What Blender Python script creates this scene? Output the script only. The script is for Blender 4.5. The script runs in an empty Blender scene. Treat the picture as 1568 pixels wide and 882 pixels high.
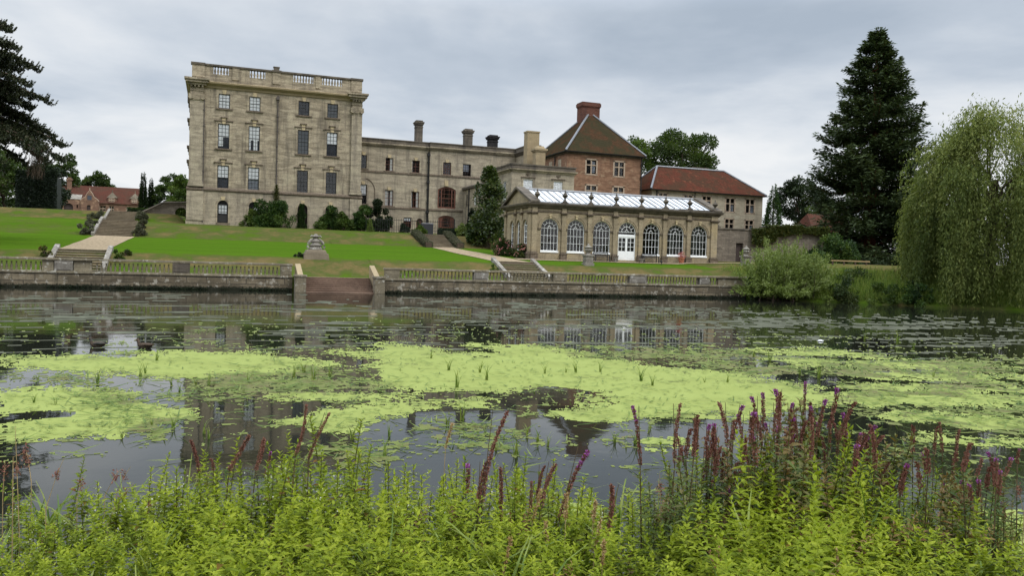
import bpy, math, random
import numpy as np
from mathutils import Vector, Matrix

RAD = math.radians
S = bpy.context.scene
COL = S.collection
rng = np.random.default_rng(11)
random.seed(11)

# ------------------------------------------------------------------ camera
YAW = RAD(20.0)
cam_data = bpy.data.cameras.new('camera')
cam_data.sensor_width = 36.0
cam_data.lens = 28.81
cam_data.clip_start = 0.05
cam_data.clip_end = 6000
cam = bpy.data.objects.new('camera', cam_data)
COL.objects.link(cam)
cam.matrix_world = (Matrix.Translation((0, 0, 2.6)) @ Matrix.Rotation(-YAW, 4, 'Z')
                    @ Matrix.Rotation(RAD(90 - 1.78), 4, 'X') @ Matrix.Rotation(math.atan(0.029), 4, 'Z'))
S.camera = cam

# ------------------------------------------------------------------ sky
SUN_DIR = Vector((0.42, -0.62, 0.95)).normalized()     # towards the (veiled) sun
W = bpy.data.worlds.new('World')
S.world = W
W.use_nodes = True
nt = W.node_tree
for n in list(nt.nodes):
    nt.nodes.remove(n)


def nd(t, kind, **kw):
    n = t.nodes.new(kind)
    for k, v in kw.items():
        if k.startswith('i_'):
            key = k[2:]
            key = int(key) if key.isdigit() else key
            if hasattr(v, 'is_output'):
                t.links.new(v, n.inputs[key])
            else:
                n.inputs[key].default_value = v
        else:
            setattr(n, k, v)
    return n


def mth(t, op, a, b=None, c=None, clamp=False):
    n = t.nodes.new('ShaderNodeMath')
    n.operation = op
    n.use_clamp = clamp
    for i, v in enumerate((a, b, c)):
        if v is None:
            continue
        if hasattr(v, 'is_output'):
            t.links.new(v, n.inputs[i])
        else:
            n.inputs[i].default_value = v
    return n.outputs[0]


def mixc(t, fac, a, b, mode='MIX'):
    n = t.nodes.new('ShaderNodeMix')
    n.data_type = 'RGBA'
    n.blend_type = mode
    for key, v in ((0, fac), (6, a), (7, b)):
        if hasattr(v, 'is_output'):
            t.links.new(v, n.inputs[key])
        elif key == 0:
            n.inputs[0].default_value = v
        else:
            n.inputs[key].default_value = (v[0], v[1], v[2], 1)
    return n.outputs[2]


def ramp(t, fac, stops):
    n = t.nodes.new('ShaderNodeValToRGB')
    cr = n.color_ramp
    while len(cr.elements) < len(stops):
        cr.elements.new(0.5)
    for e, (p, c) in zip(cr.elements, stops):
        e.position = p
        e.color = (c, c, c, 1) if isinstance(c, (int, float)) else (c[0], c[1], c[2], 1)
    t.links.new(fac, n.inputs[0])
    return n.outputs[0]


sky = nd(nt, 'ShaderNodeTexSky', sky_type='NISHITA')
sky.sun_disc = False
sky.sun_elevation = math.asin(SUN_DIR.z)
sky.sun_rotation = math.atan2(SUN_DIR.x, SUN_DIR.y)
tc = nd(nt, 'ShaderNodeTexCoord')
sep = nd(nt, 'ShaderNodeSeparateXYZ', i_0=tc.outputs['Generated'])
zc = mth(nt, 'MAXIMUM', sep.outputs[2], 0.0)
den = mth(nt, 'ADD', zc, 0.16)
cx = mth(nt, 'DIVIDE', sep.outputs[0], den)
cy = mth(nt, 'DIVIDE', sep.outputs[1], den)
cv = nd(nt, 'ShaderNodeCombineXYZ', i_0=cx, i_1=cy, i_2=0.0)
n1 = nd(nt, 'ShaderNodeTexNoise', i_Vector=cv.outputs[0], i_Scale=0.80, i_Detail=7.0, i_Roughness=0.50, i_Distortion=0.45)
n2 = nd(nt, 'ShaderNodeTexNoise', i_Vector=cv.outputs[0], i_Scale=2.1, i_Detail=5.0, i_Roughness=0.55)
cl = mth(nt, 'ADD', mth(nt, 'MULTIPLY', n1.outputs[0], 0.75), mth(nt, 'MULTIPLY', n2.outputs[0], 0.25))
lowband = ramp(nt, zc, [(0.0, 0.20), (0.09, 0.17), (0.16, 0.05), (0.24, 0.0)])
cl = mth(nt, 'ADD', cl, lowband)
ccol = ramp(nt, cl, [(0.36, (4.3, 5.0, 5.9)), (0.46, (5.5, 6.15, 7.0)), (0.56, (7.4, 7.85, 8.4)), (0.66, (9.1, 9.25, 9.4))])
# an overcast sky is brightest overhead
zen = nd(nt, 'ShaderNodeMapRange', i_0=zc, i_1=0.29, i_2=0.72, i_3=1.0, i_4=3.9)
ccol = mixc(nt, 1.0, ccol, zen.outputs[0], 'MULTIPLY')
fin = mixc(nt, 0.93, sky.outputs[0], ccol)
bg = nd(nt, 'ShaderNodeBackground', i_Color=fin, i_Strength=0.1)
out = nd(nt, 'ShaderNodeOutputWorld')
nt.links.new(bg.outputs[0], out.inputs[0])

# ------------------------------------------------------------------ sun (veiled by cloud)
sl = bpy.data.lights.new('sun', 'SUN')
sl.energy = 1.5
sl.angle = RAD(16)
sl.color = (1.0, 0.96, 0.90)
sun = bpy.data.objects.new('sun', sl)
COL.objects.link(sun)
sun.rotation_euler = SUN_DIR.to_track_quat('Z', 'Y').to_euler()

S.render.engine = 'CYCLES'
S.view_settings.view_transform = 'Standard'
S.view_settings.look = 'None'
S.view_settings.gamma = 1
S.view_settings.exposure = 0.0
S.view_settings.use_curve_mapping = False
S.cycles.max_bounces = 8
S.cycles.transparent_max_bounces = 12
S.cycles.caustics_reflective = False
S.cycles.caustics_refractive = False


# ================================================================== helpers
def tag(o, label=None, cat=None, group=None, kind=None):
    if label:
        o['label'] = label
    if cat:
        o['category'] = cat
    if group:
        o['group'] = group
    if kind:
        o['kind'] = kind
    return o


def thing(name, label, cat, loc=(0, 0, 0), group=None):
    o = bpy.data.objects.new(name, None)
    COL.objects.link(o)
    o.location = loc
    o.empty_display_size = 0.3
    tag(o, label, cat, group)
    return o


def base_of(p):
    v = Vector((0, 0, 0))
    while p is not None:
        v += p.location
        p = p.parent
    return v


class MB:
    """collects world-space geometry, then links it as ONE mesh object"""

    def __init__(self):
        self.v = []
        self.f = []

    def add(self, vs, fs):
        b = len(self.v)
        self.v.extend([tuple(p) for p in vs])
        self.f.extend([tuple(i + b for i in q) for q in fs])

    def quad(self, a, b, c, d):
        self.add((a, b, c, d), ((0, 1, 2, 3),))

    def box(self, x0, x1, y0, y1, z0, z1):
        self.add([(x0, y0, z0), (x1, y0, z0), (x1, y1, z0), (x0, y1, z0), (x0, y0, z1), (x1, y0, z1), (x1, y1, z1), (x0, y1, z1)],
                 [(0, 3, 2, 1), (4, 5, 6, 7), (0, 1, 5, 4), (1, 2, 6, 5), (2, 3, 7, 6), (3, 0, 4, 7)])

    def taper(self, x0, x1, y0, y1, z0, z1, k):
        """a box whose top is inset by k"""
        self.add([(x0, y0, z0), (x1, y0, z0), (x1, y1, z0), (x0, y1, z0), (x0 + k, y0 + k, z1), (x1 - k, y0 + k, z1), (x1 - k, y1 - k, z1), (x0 + k, y1 - k, z1)],
                 [(0, 3, 2, 1), (4, 5, 6, 7), (0, 1, 5, 4), (1, 2, 6, 5), (2, 3, 7, 6), (3, 0, 4, 7)])

    def tube(self, pts, rad, seg=6, cap=True):
        pts = [Vector(p) for p in pts]
        n = len(pts)
        if not hasattr(rad, '__len__'):
            rad = [rad] * n
        vs = []
        for i, p in enumerate(pts):
            d = (pts[min(i + 1, n - 1)] - pts[max(i - 1, 0)])
            d = d.normalized() if d.length > 1e-9 else Vector((0, 0, 1))
            a = d.cross(Vector((0, 0, 1)) if abs(d.z) < 0.95 else Vector((1, 0, 0))).normalized()
            b = d.cross(a)
            for k in range(seg):
                t = 2 * math.pi * k / seg
                vs.append(p + (a * math.cos(t) + b * math.sin(t)) * rad[i])
        fs = []
        for i in range(n - 1):
            for k in range(seg):
                k2 = (k + 1) % seg
                fs.append((i * seg + k, i * seg + k2, (i + 1) * seg + k2, (i + 1) * seg + k))
        if cap:
            fs.append(tuple(range(seg)))
            fs.append(tuple(range((n - 1) * seg + seg - 1, (n - 1) * seg - 1, -1)))
        self.add(vs, fs)

    def lathe(self, cx, cy, prof, seg=10, ang=0.0, sq=False):
        """prof: (radius, z) from the bottom up"""
        if sq:
            seg, ang = 4, math.pi / 4
        vs = []
        for r, z in prof:
            r = r * (1.41421 if sq else 1)
            for k in range(seg):
                t = ang + 2 * math.pi * k / seg
                vs.append((cx + r * math.cos(t), cy + r * math.sin(t), z))
        fs = []
        m = len(prof)
        for i in range(m - 1):
            for k in range(seg):
                k2 = (k + 1) % seg
                fs.append((i * seg + k, i * seg + k2, (i + 1) * seg + k2, (i + 1) * seg + k))
        fs.append(tuple(range(seg - 1, -1, -1)))
        fs.append(tuple(range((m - 1) * seg, m * seg)))
        self.add(vs, fs)

    def mold(self, rect, prof):
        """mitred moulding swept round rect (x0,x1,y0,y1); prof: (offset outwards, z)"""
        x0, x1, y0, y1 = rect
        vs = []
        for t, z in prof:
            vs += [(x0 - t, y0 - t, z), (x1 + t, y0 - t, z), (x1 + t, y1 + t, z), (x0 - t, y1 + t, z)]
        fs = []
        for i in range(len(prof) - 1):
            for k in range(4):
                k2 = (k + 1) % 4
                fs.append((i * 4 + k, i * 4 + k2, (i + 1) * 4 + k2, (i + 1) * 4 + k))
        self.add(vs, fs)

    def build(self, name, m, parent=None, smooth=False, bevel=0.0):
        off = base_of(parent)
        me = bpy.data.meshes.new(name)
        me.from_pydata([(p[0] - off.x, p[1] - off.y, p[2] - off.z) for p in self.v], [], self.f)
        me.update()
        if m:
            me.materials.append(m)
        if smooth:
            me.shade_smooth()
        o = bpy.data.objects.new(name, me)
        COL.objects.link(o)
        if parent:
            o.parent = parent
        if bevel:
            b = o.modifiers.new('bevel', 'BEVEL')
            b.width = bevel
            b.segments = 2
            b.limit_method = 'ANGLE'
        return o


class Frame:
    """a wall plane: s along it, t outwards, z up"""

    def __init__(self, o, e, n):
        self.o = Vector((o[0], o[1], 0))
        self.e = Vector((e[0], e[1], 0))
        self.n = Vector((n[0], n[1], 0))

    def P(self, s, t, z):
        p = self.o + self.e * s + self.n * t
        return (p.x, p.y, z)

    def box(self, mb, s0, s1, t0, t1, z0, z1):
        P = self.P
        mb.add([P(s0, t1, z0), P(s1, t1, z0), P(s1, t0, z0), P(s0, t0, z0), P(s0, t1, z1), P(s1, t1, z1), P(s1, t0, z1), P(s0, t0, z1)],
               [(0, 3, 2, 1), (4, 5, 6, 7), (0, 1, 5, 4), (1, 2, 6, 5), (2, 3, 7, 6), (3, 0, 4, 7)])


def front(v):
    return Frame((0, v), (1, 0), (0, -1))


def left_face(u):
    return Frame((u, 0), (0, -1), (-1, 0))        # s = -v


def right_face(u):
    return Frame((u, 0), (0, 1), (1, 0))          # s = v


def outline(s0, s1, z0, z1, rise=0.0, k=10):
    """counter-clockwise outline of an opening; rise is the height of its arch"""
    if rise <= 0:
        return [(s0, z0), (s1, z0), (s1, z1), (s0, z1)]
    c = (s1 - s0) / 2
    r = (c * c + rise * rise) / (2 * rise)
    zc_, sc = z1 - r, (s0 + s1) / 2
    a = math.asin(min(1, c / r))
    pts = [(s0, z0), (s1, z0)]
    for i in range(k + 1):
        t = a - 2 * a * i / k
        pts.append((sc + r * math.sin(t), zc_ + r * math.cos(t)))
    return pts


def inset(s0, s1, z0, z1, rise, f, k=10, bottom=True):
    w = s1 - s0
    return outline(s0 + f, s1 - f, z0 + (f if bottom else 0), z1 - f, rise * (w - 2 * f) / w, k)


def strip(mb, F, a, ta, b, tb, closed=True):
    n = len(a)
    vs = [F.P(s, ta, z) for s, z in a] + [F.P(s, tb, z) for s, z in b]
    fs = [(i, (i + 1) % n, n + (i + 1) % n, n + i) for i in range(n if closed else n - 1)]
    mb.add(vs, fs)


def facade(mb, F, s0, s1, z0, z1, ops, t=0.0):
    """a wall sheet with real openings; ops: (s0, s1, z0, z1, rise, depth)"""
    sc = sorted({s0, s1} | {v for o in ops for v in o[:2]})
    zc_ = sorted({z0, z1} | {v for o in ops for v in o[2:4]})
    for a, b in zip(sc[:-1], sc[1:]):
        run = None
        for c, d in zip(zc_[:-1], zc_[1:]):
            ms, mz = (a + b) / 2, (c + d) / 2
            if any(o[0] < ms < o[1] and o[2] < mz < o[3] for o in ops):
                continue
            mb.quad(F.P(a, t, c), F.P(b, t, c), F.P(b, t, d), F.P(a, t, d))
    for o in ops:
        a, b, c, d, rise, dep = o
        ol = outline(a, b, c, d, rise)
        strip(mb, F, ol, t, ol, t - dep)
        if rise > 0:
            arc = ol[2:]
            h = len(arc) // 2
            for i in range(h):
                mb.add([F.P(b, t, d), F.P(*(arc[i][0], t, arc[i][1])), F.P(arc[i + 1][0], t, arc[i + 1][1])], [(0, 2, 1)])
            for i in range(h, len(arc) - 1):
                mb.add([F.P(a, t, d), F.P(arc[i][0], t, arc[i][1]), F.P(arc[i + 1][0], t, arc[i + 1][1])], [(0, 2, 1)])


def arch_top(s, s0, s1, z1, rise):
    if rise <= 0:
        return z1
    c = (s1 - s0) / 2
    r = (c * c + rise * rise) / (2 * rise)
    d = s - (s0 + s1) / 2
    return z1 - r + math.sqrt(max(0, r * r - d * d))


def window(parent, F, s0, s1, z0, z1, rise=0.0, rec=0.2, nx=3, nz=4, fm=None, fw=0.07, bw=0.03, blind=None, blindmat=None,
           t=0.0, pane=None, midrail=True, name='window', fan=False):
    """frame and glazing bars, with the pane and any blind as sub-parts"""
    mb = MB()
    ti = t - rec
    o1 = outline(s0, s1, z0, z1, rise)
    o2 = inset(s0, s1, z0, z1, rise, fw)
    strip(mb, F, o1, ti, o2, ti)
    strip(mb, F, o2, ti, o2, ti - 0.06)
    for i in range(1, nx):
        s = s0 + fw + (s1 - s0 - 2 * fw) * i / nx
        top = arch_top(s, s0, s1, z1, rise) - fw * 0.5
        if fan and rise:
            top = z1 - rise
        F.box(mb, s - bw / 2, s + bw / 2, ti - 0.045, ti - 0.022, z0 + fw, top)
    zt = z1 - rise if rise else z1 - fw
    for j in range(1, nz + (1 if rise else 0)):
        z = z0 + fw + (zt - z0 - fw) * j / nz
        b = bw * (1.8 if midrail and j == nz // 2 else 1)
        F.box(mb, s0 + fw, s1 - fw, ti - 0.05, ti - 0.026, z - b / 2, z + b / 2)
    if fan and rise:
        sc, zs = (s0 + s1) / 2, z1 - rise
        rr = (s1 - s0) / 2
        for kk in range(1, 6):
            a = math.pi * kk / 6
            p0 = (sc + math.cos(a) * rr * 0.56, zs + math.sin(a) * rr * 0.56)
            p1 = (sc + math.cos(a) * (rr - fw * .5), zs + math.sin(a) * (rr - fw * .5))
            mb.tube([F.P(p0[0], ti - .02, p0[1]), F.P(p1[0], ti - .02, p1[1])], bw * .6, 4)
        for rad in (0.56, 0.2):
            mb.tube([F.P(sc + math.cos(math.pi * q / 12) * rr * rad, ti - .02, zs + math.sin(math.pi * q / 12) * rr * rad) for q in range(13)], bw * .6, 4)
        mb.tube([F.P(sc, ti - .02, zs + rr * .2), F.P(sc, ti - .02, zs + rr * .56)], bw * .6, 4)
    fr = mb.build(name, fm, parent)
    g = MB()
    g.add([F.P(s, ti - 0.055, z) for s, z in o2], [tuple(range(len(o2)))])
    g.build('pane', pane or (M['clear_glass'] if blind else M['glass']), fr)
    if blind:
        b = MB()
        for (a0, a1, c0, c1) in blind:
            sa, sb = s0 + (s1 - s0) * a0, s0 + (s1 - s0) * a1
            za, zb = z0 + (z1 - z0) * c0, z0 + (z1 - z0) * c1
            b.quad(F.P(sa, ti - .062, za), F.P(sb, ti - .062, za), F.P(sb, ti - .062, zb), F.P(sa, ti - .062, zb))
        b.build('blind', blindmat or M['blind'], fr)
    return fr


# ---------------------------------------------------------------- leaf cards
def np_mesh(name, V, Fq, m, tint=None, parent=None, smooth=False, loc=None):
    """V (n,3) world space, Fq (k,4) quads"""
    off = np.array(base_of(parent)) if parent else (np.array(loc) if loc is not None else np.zeros(3))
    V = np.asarray(V, dtype=np.float64) - off
    me = bpy.data.meshes.new(name)
    k = len(Fq)
    me.vertices.add(len(V))
    me.vertices.foreach_set('co', V.astype(np.float32).ravel())
    me.loops.add(k * 4)
    me.loops.foreach_set('vertex_index', np.asarray(Fq, dtype=np.int32).ravel())
    me.polygons.add(k)
    me.polygons.foreach_set('loop_start', np.arange(0, k * 4, 4, dtype=np.int32))
    me.update(calc_edges=True)
    if tint is not None:
        at = me.attributes.new('tint', 'FLOAT', 'FACE')
        at.data.foreach_set('value', np.asarray(tint, dtype=np.float32))
    me.materials.append(m)
    if smooth:
        me.shade_smooth()
    o = bpy.data.objects.new(name, me)
    COL.objects.link(o)
    if parent:
        o.parent = parent
    elif loc is not None:
        o.location = loc
    return o


def unit(a):
    return a / np.maximum(1e-9, np.linalg.norm(a, axis=-1, keepdims=True))


def cards(P, D, L, Wd, nrm=None, bend=0.0):
    """one diamond leaf per point: base P, direction D, length L, width Wd"""
    n = len(P)
    D = unit(D)
    r = rng.normal(size=(n, 3)) if nrm is None else nrm
    Sd = unit(np.cross(D, r))
    Nn = np.cross(Sd, D)
    L = np.broadcast_to(L, (n,))[:, None]
    Wd = np.broadcast_to(Wd, (n,))[:, None]
    mid = P + D * L * 0.45
    V = np.stack([P, mid + Sd * Wd * .5, P + D * L + Nn * L * bend, mid - Sd * Wd * .5], axis=1).reshape(-1, 3)
    Fq = np.arange(n * 4).reshape(n, 4)
    return V, Fq


def vnoise(P, scale, seed=0):
    """cheap smooth value noise in numpy, P (n,d<=3), result 0..1"""
    P = np.asarray(P) * scale
    if P.shape[1] == 2:
        P = np.concatenate([P, np.full((len(P), 1), 0.5)], axis=1)
    i = np.floor(P).astype(np.int64)
    f = P - i
    f = f * f * (3 - 2 * f)
    res = np.zeros(len(P))

    def h(x, y, z):
        q = (x * 374761393 + y * 668265263 + z * 2147483647 + seed * 974711) & 0x7fffffff
        q = ((q ^ (q >> 13)) * 1274126177) & 0x7fffffff
        q = q ^ (q >> 16)
        return (q & 0xffff) / 65535.0
    for dx in (0, 1):
        for dy in (0, 1):
            for dz in (0, 1):
                wgt = (f[:, 0] if dx else 1 - f[:, 0]) * (f[:, 1] if dy else 1 - f[:, 1]) * (f[:, 2] if dz else 1 - f[:, 2])
                res += wgt * h(i[:, 0] + dx, i[:, 1] + dy, i[:, 2] + dz)
    return res


def fbm(P, scale, oct=4, seed=0):
    a, tot, r = 1.0, 0.0, 0.0
    for k in range(oct):
        r = r + a * vnoise(P, scale, seed + k * 17)
        tot += a
        a *= 0.5
        scale *= 2.03
    return r / tot


def sstep(x, a, b):
    t = np.clip((x - a) / (b - a), 0, 1)
    return t * t * (3 - 2 * t)


def lin(x, a, b):
    return np.clip((x - a) / (b - a), 0, 1)


# ================================================================== materials
M = {}


def newmat(name):
    m = bpy.data.materials.new(name)
    m.use_nodes = True
    t = m.node_tree
    b = t.nodes['Principled BSDF']
    return m, t, b


def plain(name, col, rough=0.7, spec=0.3, metal=0.0, var=0.25, scale=6.0, bump=0.0):
    m, t, b = newmat(name)
    g = nd(t, 'ShaderNodeNewGeometry')
    n = nd(t, 'ShaderNodeTexNoise', i_Vector=g.outputs['Position'], i_Scale=scale, i_Detail=5.0, i_Roughness=0.6)
    lo = tuple(c * (1 - var) for c in col)
    hi = tuple(min(1, c * (1 + var)) for c in col)
    c = mixc(t, ramp(t, n.outputs[0], [(0.3, 0.0), (0.7, 1.0)]), lo, hi)
    t.links.new(c, b.inputs['Base Color'])
    b.inputs['Roughness'].default_value = rough
    b.inputs['Specular IOR Level'].default_value = spec
    b.inputs['Metallic'].default_value = metal
    if bump:
        bp = nd(t, 'ShaderNodeBump', i_Height=n.outputs[0], i_Strength=bump, i_Distance=0.05)
        t.links.new(bp.outputs[0], b.inputs['Normal'])
    M[name] = m
    return m


def masonry(name, c1, c2, mortar, bw=0.9, bh=0.38, ms=0.012, dark=(0.08, 0.07, 0.055), stain=0.5, light=None, vary=0.5, moss=None, patch=None):
    m, t, b = newmat(name)
    g = nd(t, 'ShaderNodeNewGeometry')
    sp = nd(t, 'ShaderNodeSeparateXYZ', i_0=g.outputs['Position'])
    h = mth(t, 'ADD', sp.outputs[0], sp.outputs[1])
    v = nd(t, 'ShaderNodeCombineXYZ', i_0=h, i_1=sp.outputs[2], i_2=0.0)
    br = nd(t, 'ShaderNodeTexBrick', i_Vector=v.outputs[0], i_Scale=1.0)
    br.inputs['Color1'].default_value = (*c1, 1)
    br.inputs['Color2'].default_value = (*c2, 1)
    br.inputs['Mortar'].default_value = (*mortar, 1)
    br.inputs['Mortar Size'].default_value = ms
    br.inputs['Mortar Smooth'].default_value = 0.3
    br.inputs['Brick Width'].default_value = bw
    br.inputs['Row Height'].default_value = bh
    col = br.outputs[0]
    # irregular block tones
    nv = nd(t, 'ShaderNodeMapping', i_Vector=v.outputs[0], i_Scale=(0.8 / bw, 0.5 / bh, 1))
    n0 = nd(t, 'ShaderNodeTexNoise', i_Vector=nv.outputs[0], i_Scale=1.0, i_Detail=2.0)
    col = mixc(t, mth(t, 'MULTIPLY', ramp(t, n0.outputs[0], [(0.48, 0.0), (0.66, 1.0)]), vary), col, tuple(c * 0.66 for c in c2))
    lv = nd(t, 'ShaderNodeMapping', i_Vector=v.outputs[0], i_Scale=(0.42, 2.4, 1))
    n5 = nd(t, 'ShaderNodeTexNoise', i_Vector=lv.outputs[0], i_Scale=1.0, i_Detail=5.0, i_Roughness=0.68)
    col = mixc(t, mth(t, 'MULTIPLY', ramp(t, n5.outputs[0], [(0.47, 0.0), (0.60, 1.0)]), min(1, vary * 1.25)), col, tuple(c * 0.60 for c in c2))
    if light:
        n3 = nd(t, 'ShaderNodeTexNoise', noise_dimensions='4D', i_Vector=nv.outputs[0], i_Scale=0.8, i_Detail=3.0, i_W=3.0)
        col = mixc(t, mth(t, 'MULTIPLY', ramp(t, n3.outputs[0], [(0.55, 0.0), (0.68, 1.0)]), 0.75), col, light)
    # weather streaks running down
    sv = nd(t, 'ShaderNodeMapping', i_Vector=g.outputs['Position'], i_Scale=(1.1, 1.1, 0.13))
    n1_ = nd(t, 'ShaderNodeTexNoise', i_Vector=sv.outputs[0], i_Scale=1.0, i_Detail=6.0, i_Roughness=0.65)
    col = mixc(t, mth(t, 'MULTIPLY', ramp(t, n1_.outputs[0], [(0.50, 0.0), (0.68, 1.0)]), stain), col, dark)
    n2_ = nd(t, 'ShaderNodeTexNoise', i_Vector=g.outputs['Position'], i_Scale=7.0, i_Detail=6.0, i_Roughness=0.7)
    col = mixc(t, mth(t, 'MULTIPLY', ramp(t, n2_.outputs[0], [(0.44, 0.0), (0.60, 1.0)]), 0.34), col, dark)
    if patch:
        n4 = nd(t, 'ShaderNodeTexNoise', i_Vector=g.outputs['Position'], i_Scale=2.6, i_Detail=7.0, i_Roughness=0.72)
        col = mixc(t, ramp(t, n4.outputs[0], [(0.555, 0.0), (0.615, 0.8)]), col, patch)
    if moss:
        zf = nd(t, 'ShaderNodeMapRange', i_0=sp.outputs[2], i_1=moss[0], i_2=moss[1], i_3=1.0, i_4=0.0)
        mf = mth(t, 'ADD', zf.outputs[0], mth(t, 'MULTIPLY', mth(t, 'SUBTRACT', n2_.outputs[0], 0.5), 1.6))
        col = mixc(t, ramp(t, mf, [(0.4, 0.0), (0.62, 0.94)]), col, moss[2])
    t.links.new(col, b.inputs['Base Color'])
    b.inputs['Roughness'].default_value = 0.88
    b.inputs['Specular IOR Level'].default_value = 0.2
    hgt = mth(t, 'ADD', mth(t, 'MULTIPLY', br.outputs[1], -1.0), mth(t, 'MULTIPLY', n2_.outputs[0], 0.8))
    bp = nd(t, 'ShaderNodeBump', i_Height=hgt, i_Strength=0.5, i_Distance=0.02)
    t.links.new(bp.outputs[0], b.inputs['Normal'])
    M[name] = m
    return m


def roofing(name, c1, c2, moss, mossamt=0.5, bw=0.22, bh=0.2, lich=None):
    m, t, b = newmat(name)
    g = nd(t, 'ShaderNodeNewGeometry')
    sp = nd(t, 'ShaderNodeSeparateXYZ', i_0=g.outputs['Position'])
    h = mth(t, 'ADD', sp.outputs[0], sp.outputs[1])
    v = nd(t, 'ShaderNodeCombineXYZ', i_0=h, i_1=sp.outputs[2], i_2=0.0)
    br = nd(t, 'ShaderNodeTexBrick', i_Vector=v.outputs[0], i_Scale=1.0)
    br.inputs['Color1'].default_value = (*c1, 1)
    br.inputs['Color2'].default_value = (*c2, 1)
    br.inputs['Mortar'].default_value = (*[c * .45 for c in c2], 1)
    br.inputs['Mortar Size'].default_value = 0.012
    br.inputs['Brick Width'].default_value = bw
    br.inputs['Row Height'].default_value = bh
    n1_ = nd(t, 'ShaderNodeTexNoise', i_Vector=g.outputs['Position'], i_Scale=0.55, i_Detail=8.0, i_Roughness=0.68)
    col = mixc(t, mth(t, 'MULTIPLY', ramp(t, n1_.outputs[0], [(0.42, 0.0), (0.56, 1.0)]), mossamt), br.outputs[0], moss)
    n2_ = nd(t, 'ShaderNodeTexNoise', i_Vector=g.outputs['Position'], i_Scale=5.0, i_Detail=5.0, i_Roughness=0.7)
    col = mixc(t, mth(t, 'MULTIPLY', ramp(t, n2_.outputs[0], [(0.45, 0.0), (0.65, 1.0)]), 0.45), col, tuple(c * 0.5 for c in moss))
    if lich:
        n4 = nd(t, 'ShaderNodeTexNoise', i_Vector=g.outputs['Position'], i_Scale=1.3, i_Detail=6.0, i_Roughness=0.75)
        col = mixc(t, ramp(t, n4.outputs[0], [(0.57, 0.0), (0.66, 0.7)]), col, lich)
    t.links.new(col, b.inputs['Base Color'])
    b.inputs['Roughness'].default_value = 0.85
    b.inputs['Specular IOR Level'].default_value = 0.0
    bp = nd(t, 'ShaderNodeBump', i_Height=mth(t, 'ADD', mth(t, 'MULTIPLY', br.outputs[1], -1.0), n2_.outputs[0]), i_Strength=0.6, i_Distance=0.03)
    t.links.new(bp.outputs[0], b.inputs['Normal'])
    M[name] = m
    return m


def leafmat(name, cols, transl=0.3, rough=0.55, spec=0.25, rnd=0.25, scale=0.0):
    """cols: colours from tint 0 to tint 1"""
    m, t, b = newmat(name)
    at = nd(t, 'ShaderNodeAttribute', attribute_name='tint')
    oi = nd(t, 'ShaderNodeObjectInfo')
    f = mth(t, 'ADD', at.outputs['Fac'], mth(t, 'MULTIPLY', mth(t, 'SUBTRACT', oi.outputs['Random'], 0.5), rnd))
    k = len(cols)
    c = ramp(t, f, [(i / (k - 1), q) for i, q in enumerate(cols)])
    t.links.new(c, b.inputs['Base Color'])
    b.inputs['Roughness'].default_value = rough
    b.inputs['Specular IOR Level'].default_value = spec
    tr = nd(t, 'ShaderNodeBsdfTranslucent')
    tcol = mixc(t, 1.0, c, (1.25, 1.3, 0.7), 'MULTIPLY')
    t.links.new(tcol, tr.inputs[0])
    mx = nd(t, 'ShaderNodeMixShader', i_0=transl)
    t.links.new(b.outputs[0], mx.inputs[1])
    t.links.new(tr.outputs[0], mx.inputs[2])
    t.links.new(mx.outputs[0], t.nodes['Material Output'].inputs[0])
    M[name] = m
    return m


masonry('ashlar', (0.435, 0.365, 0.258), (0.375, 0.308, 0.212), (0.20, 0.165, 0.12), 1.05, 0.40, 0.014, dark=(0.105, 0.088, 0.068), stain=0.85, light=(0.45, 0.385, 0.265), vary=0.85)
masonry('cream_stone', (0.45, 0.385, 0.28), (0.41, 0.348, 0.25), (0.28, 0.235, 0.17), 0.9, 0.36, 0.010, dark=(0.17, 0.14, 0.105), stain=0.45, light=(0.45, 0.40, 0.30), vary=0.40)
masonry('ashlar_plain', (0.415, 0.353, 0.255), (0.372, 0.313, 0.223), (0.22, 0.185, 0.135), 1.1, 0.42, 0.012, dark=(0.12, 0.10, 0.08), stain=0.75, light=(0.44, 0.38, 0.265), vary=0.60)
masonry('ashlar_dark', (0.165, 0.138, 0.104), (0.125, 0.104, 0.080), (0.10, 0.08, 0.06), 0.9, 0.5, 0.01, dark=(0.045, 0.04, 0.035), stain=0.8, vary=0.5)
masonry('ashlar_warm', (0.36, 0.28, 0.165), (0.31, 0.24, 0.14), (0.28, 0.21, 0.12), 0.8, 0.5, 0.006, dark=(0.18, 0.14, 0.09), stain=0.35, vary=0.2)
masonry('orangery_stone', (0.375, 0.305, 0.200), (0.335, 0.268, 0.175), (0.25, 0.195, 0.12), 1.1, 0.42, 0.008, dark=(0.12, 0.095, 0.06), stain=0.5, light=(0.40, 0.31, 0.17), vary=0.35)
masonry('red_sandstone', (0.315, 0.175, 0.105), (0.25, 0.135, 0.08), (0.22, 0.15, 0.10), 0.55, 0.26, 0.016, dark=(0.11, 0.065, 0.045), stain=0.4, light=(0.36, 0.25, 0.155), vary=0.7)
masonry('pink_sandstone', (0.225, 0.130, 0.088), (0.185, 0.105, 0.072), (0.18, 0.115, 0.08), 0.6, 0.3, 0.015, dark=(0.15, 0.09, 0.06), stain=0.3, light=(0.42, 0.27, 0.17), vary=0.4)
masonry('brick', (0.17, 0.060, 0.038), (0.125, 0.045, 0.03), (0.14, 0.09, 0.065), 0.23, 0.08, 0.012, dark=(0.06, 0.035, 0.03), stain=0.4, vary=0.5)
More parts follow.
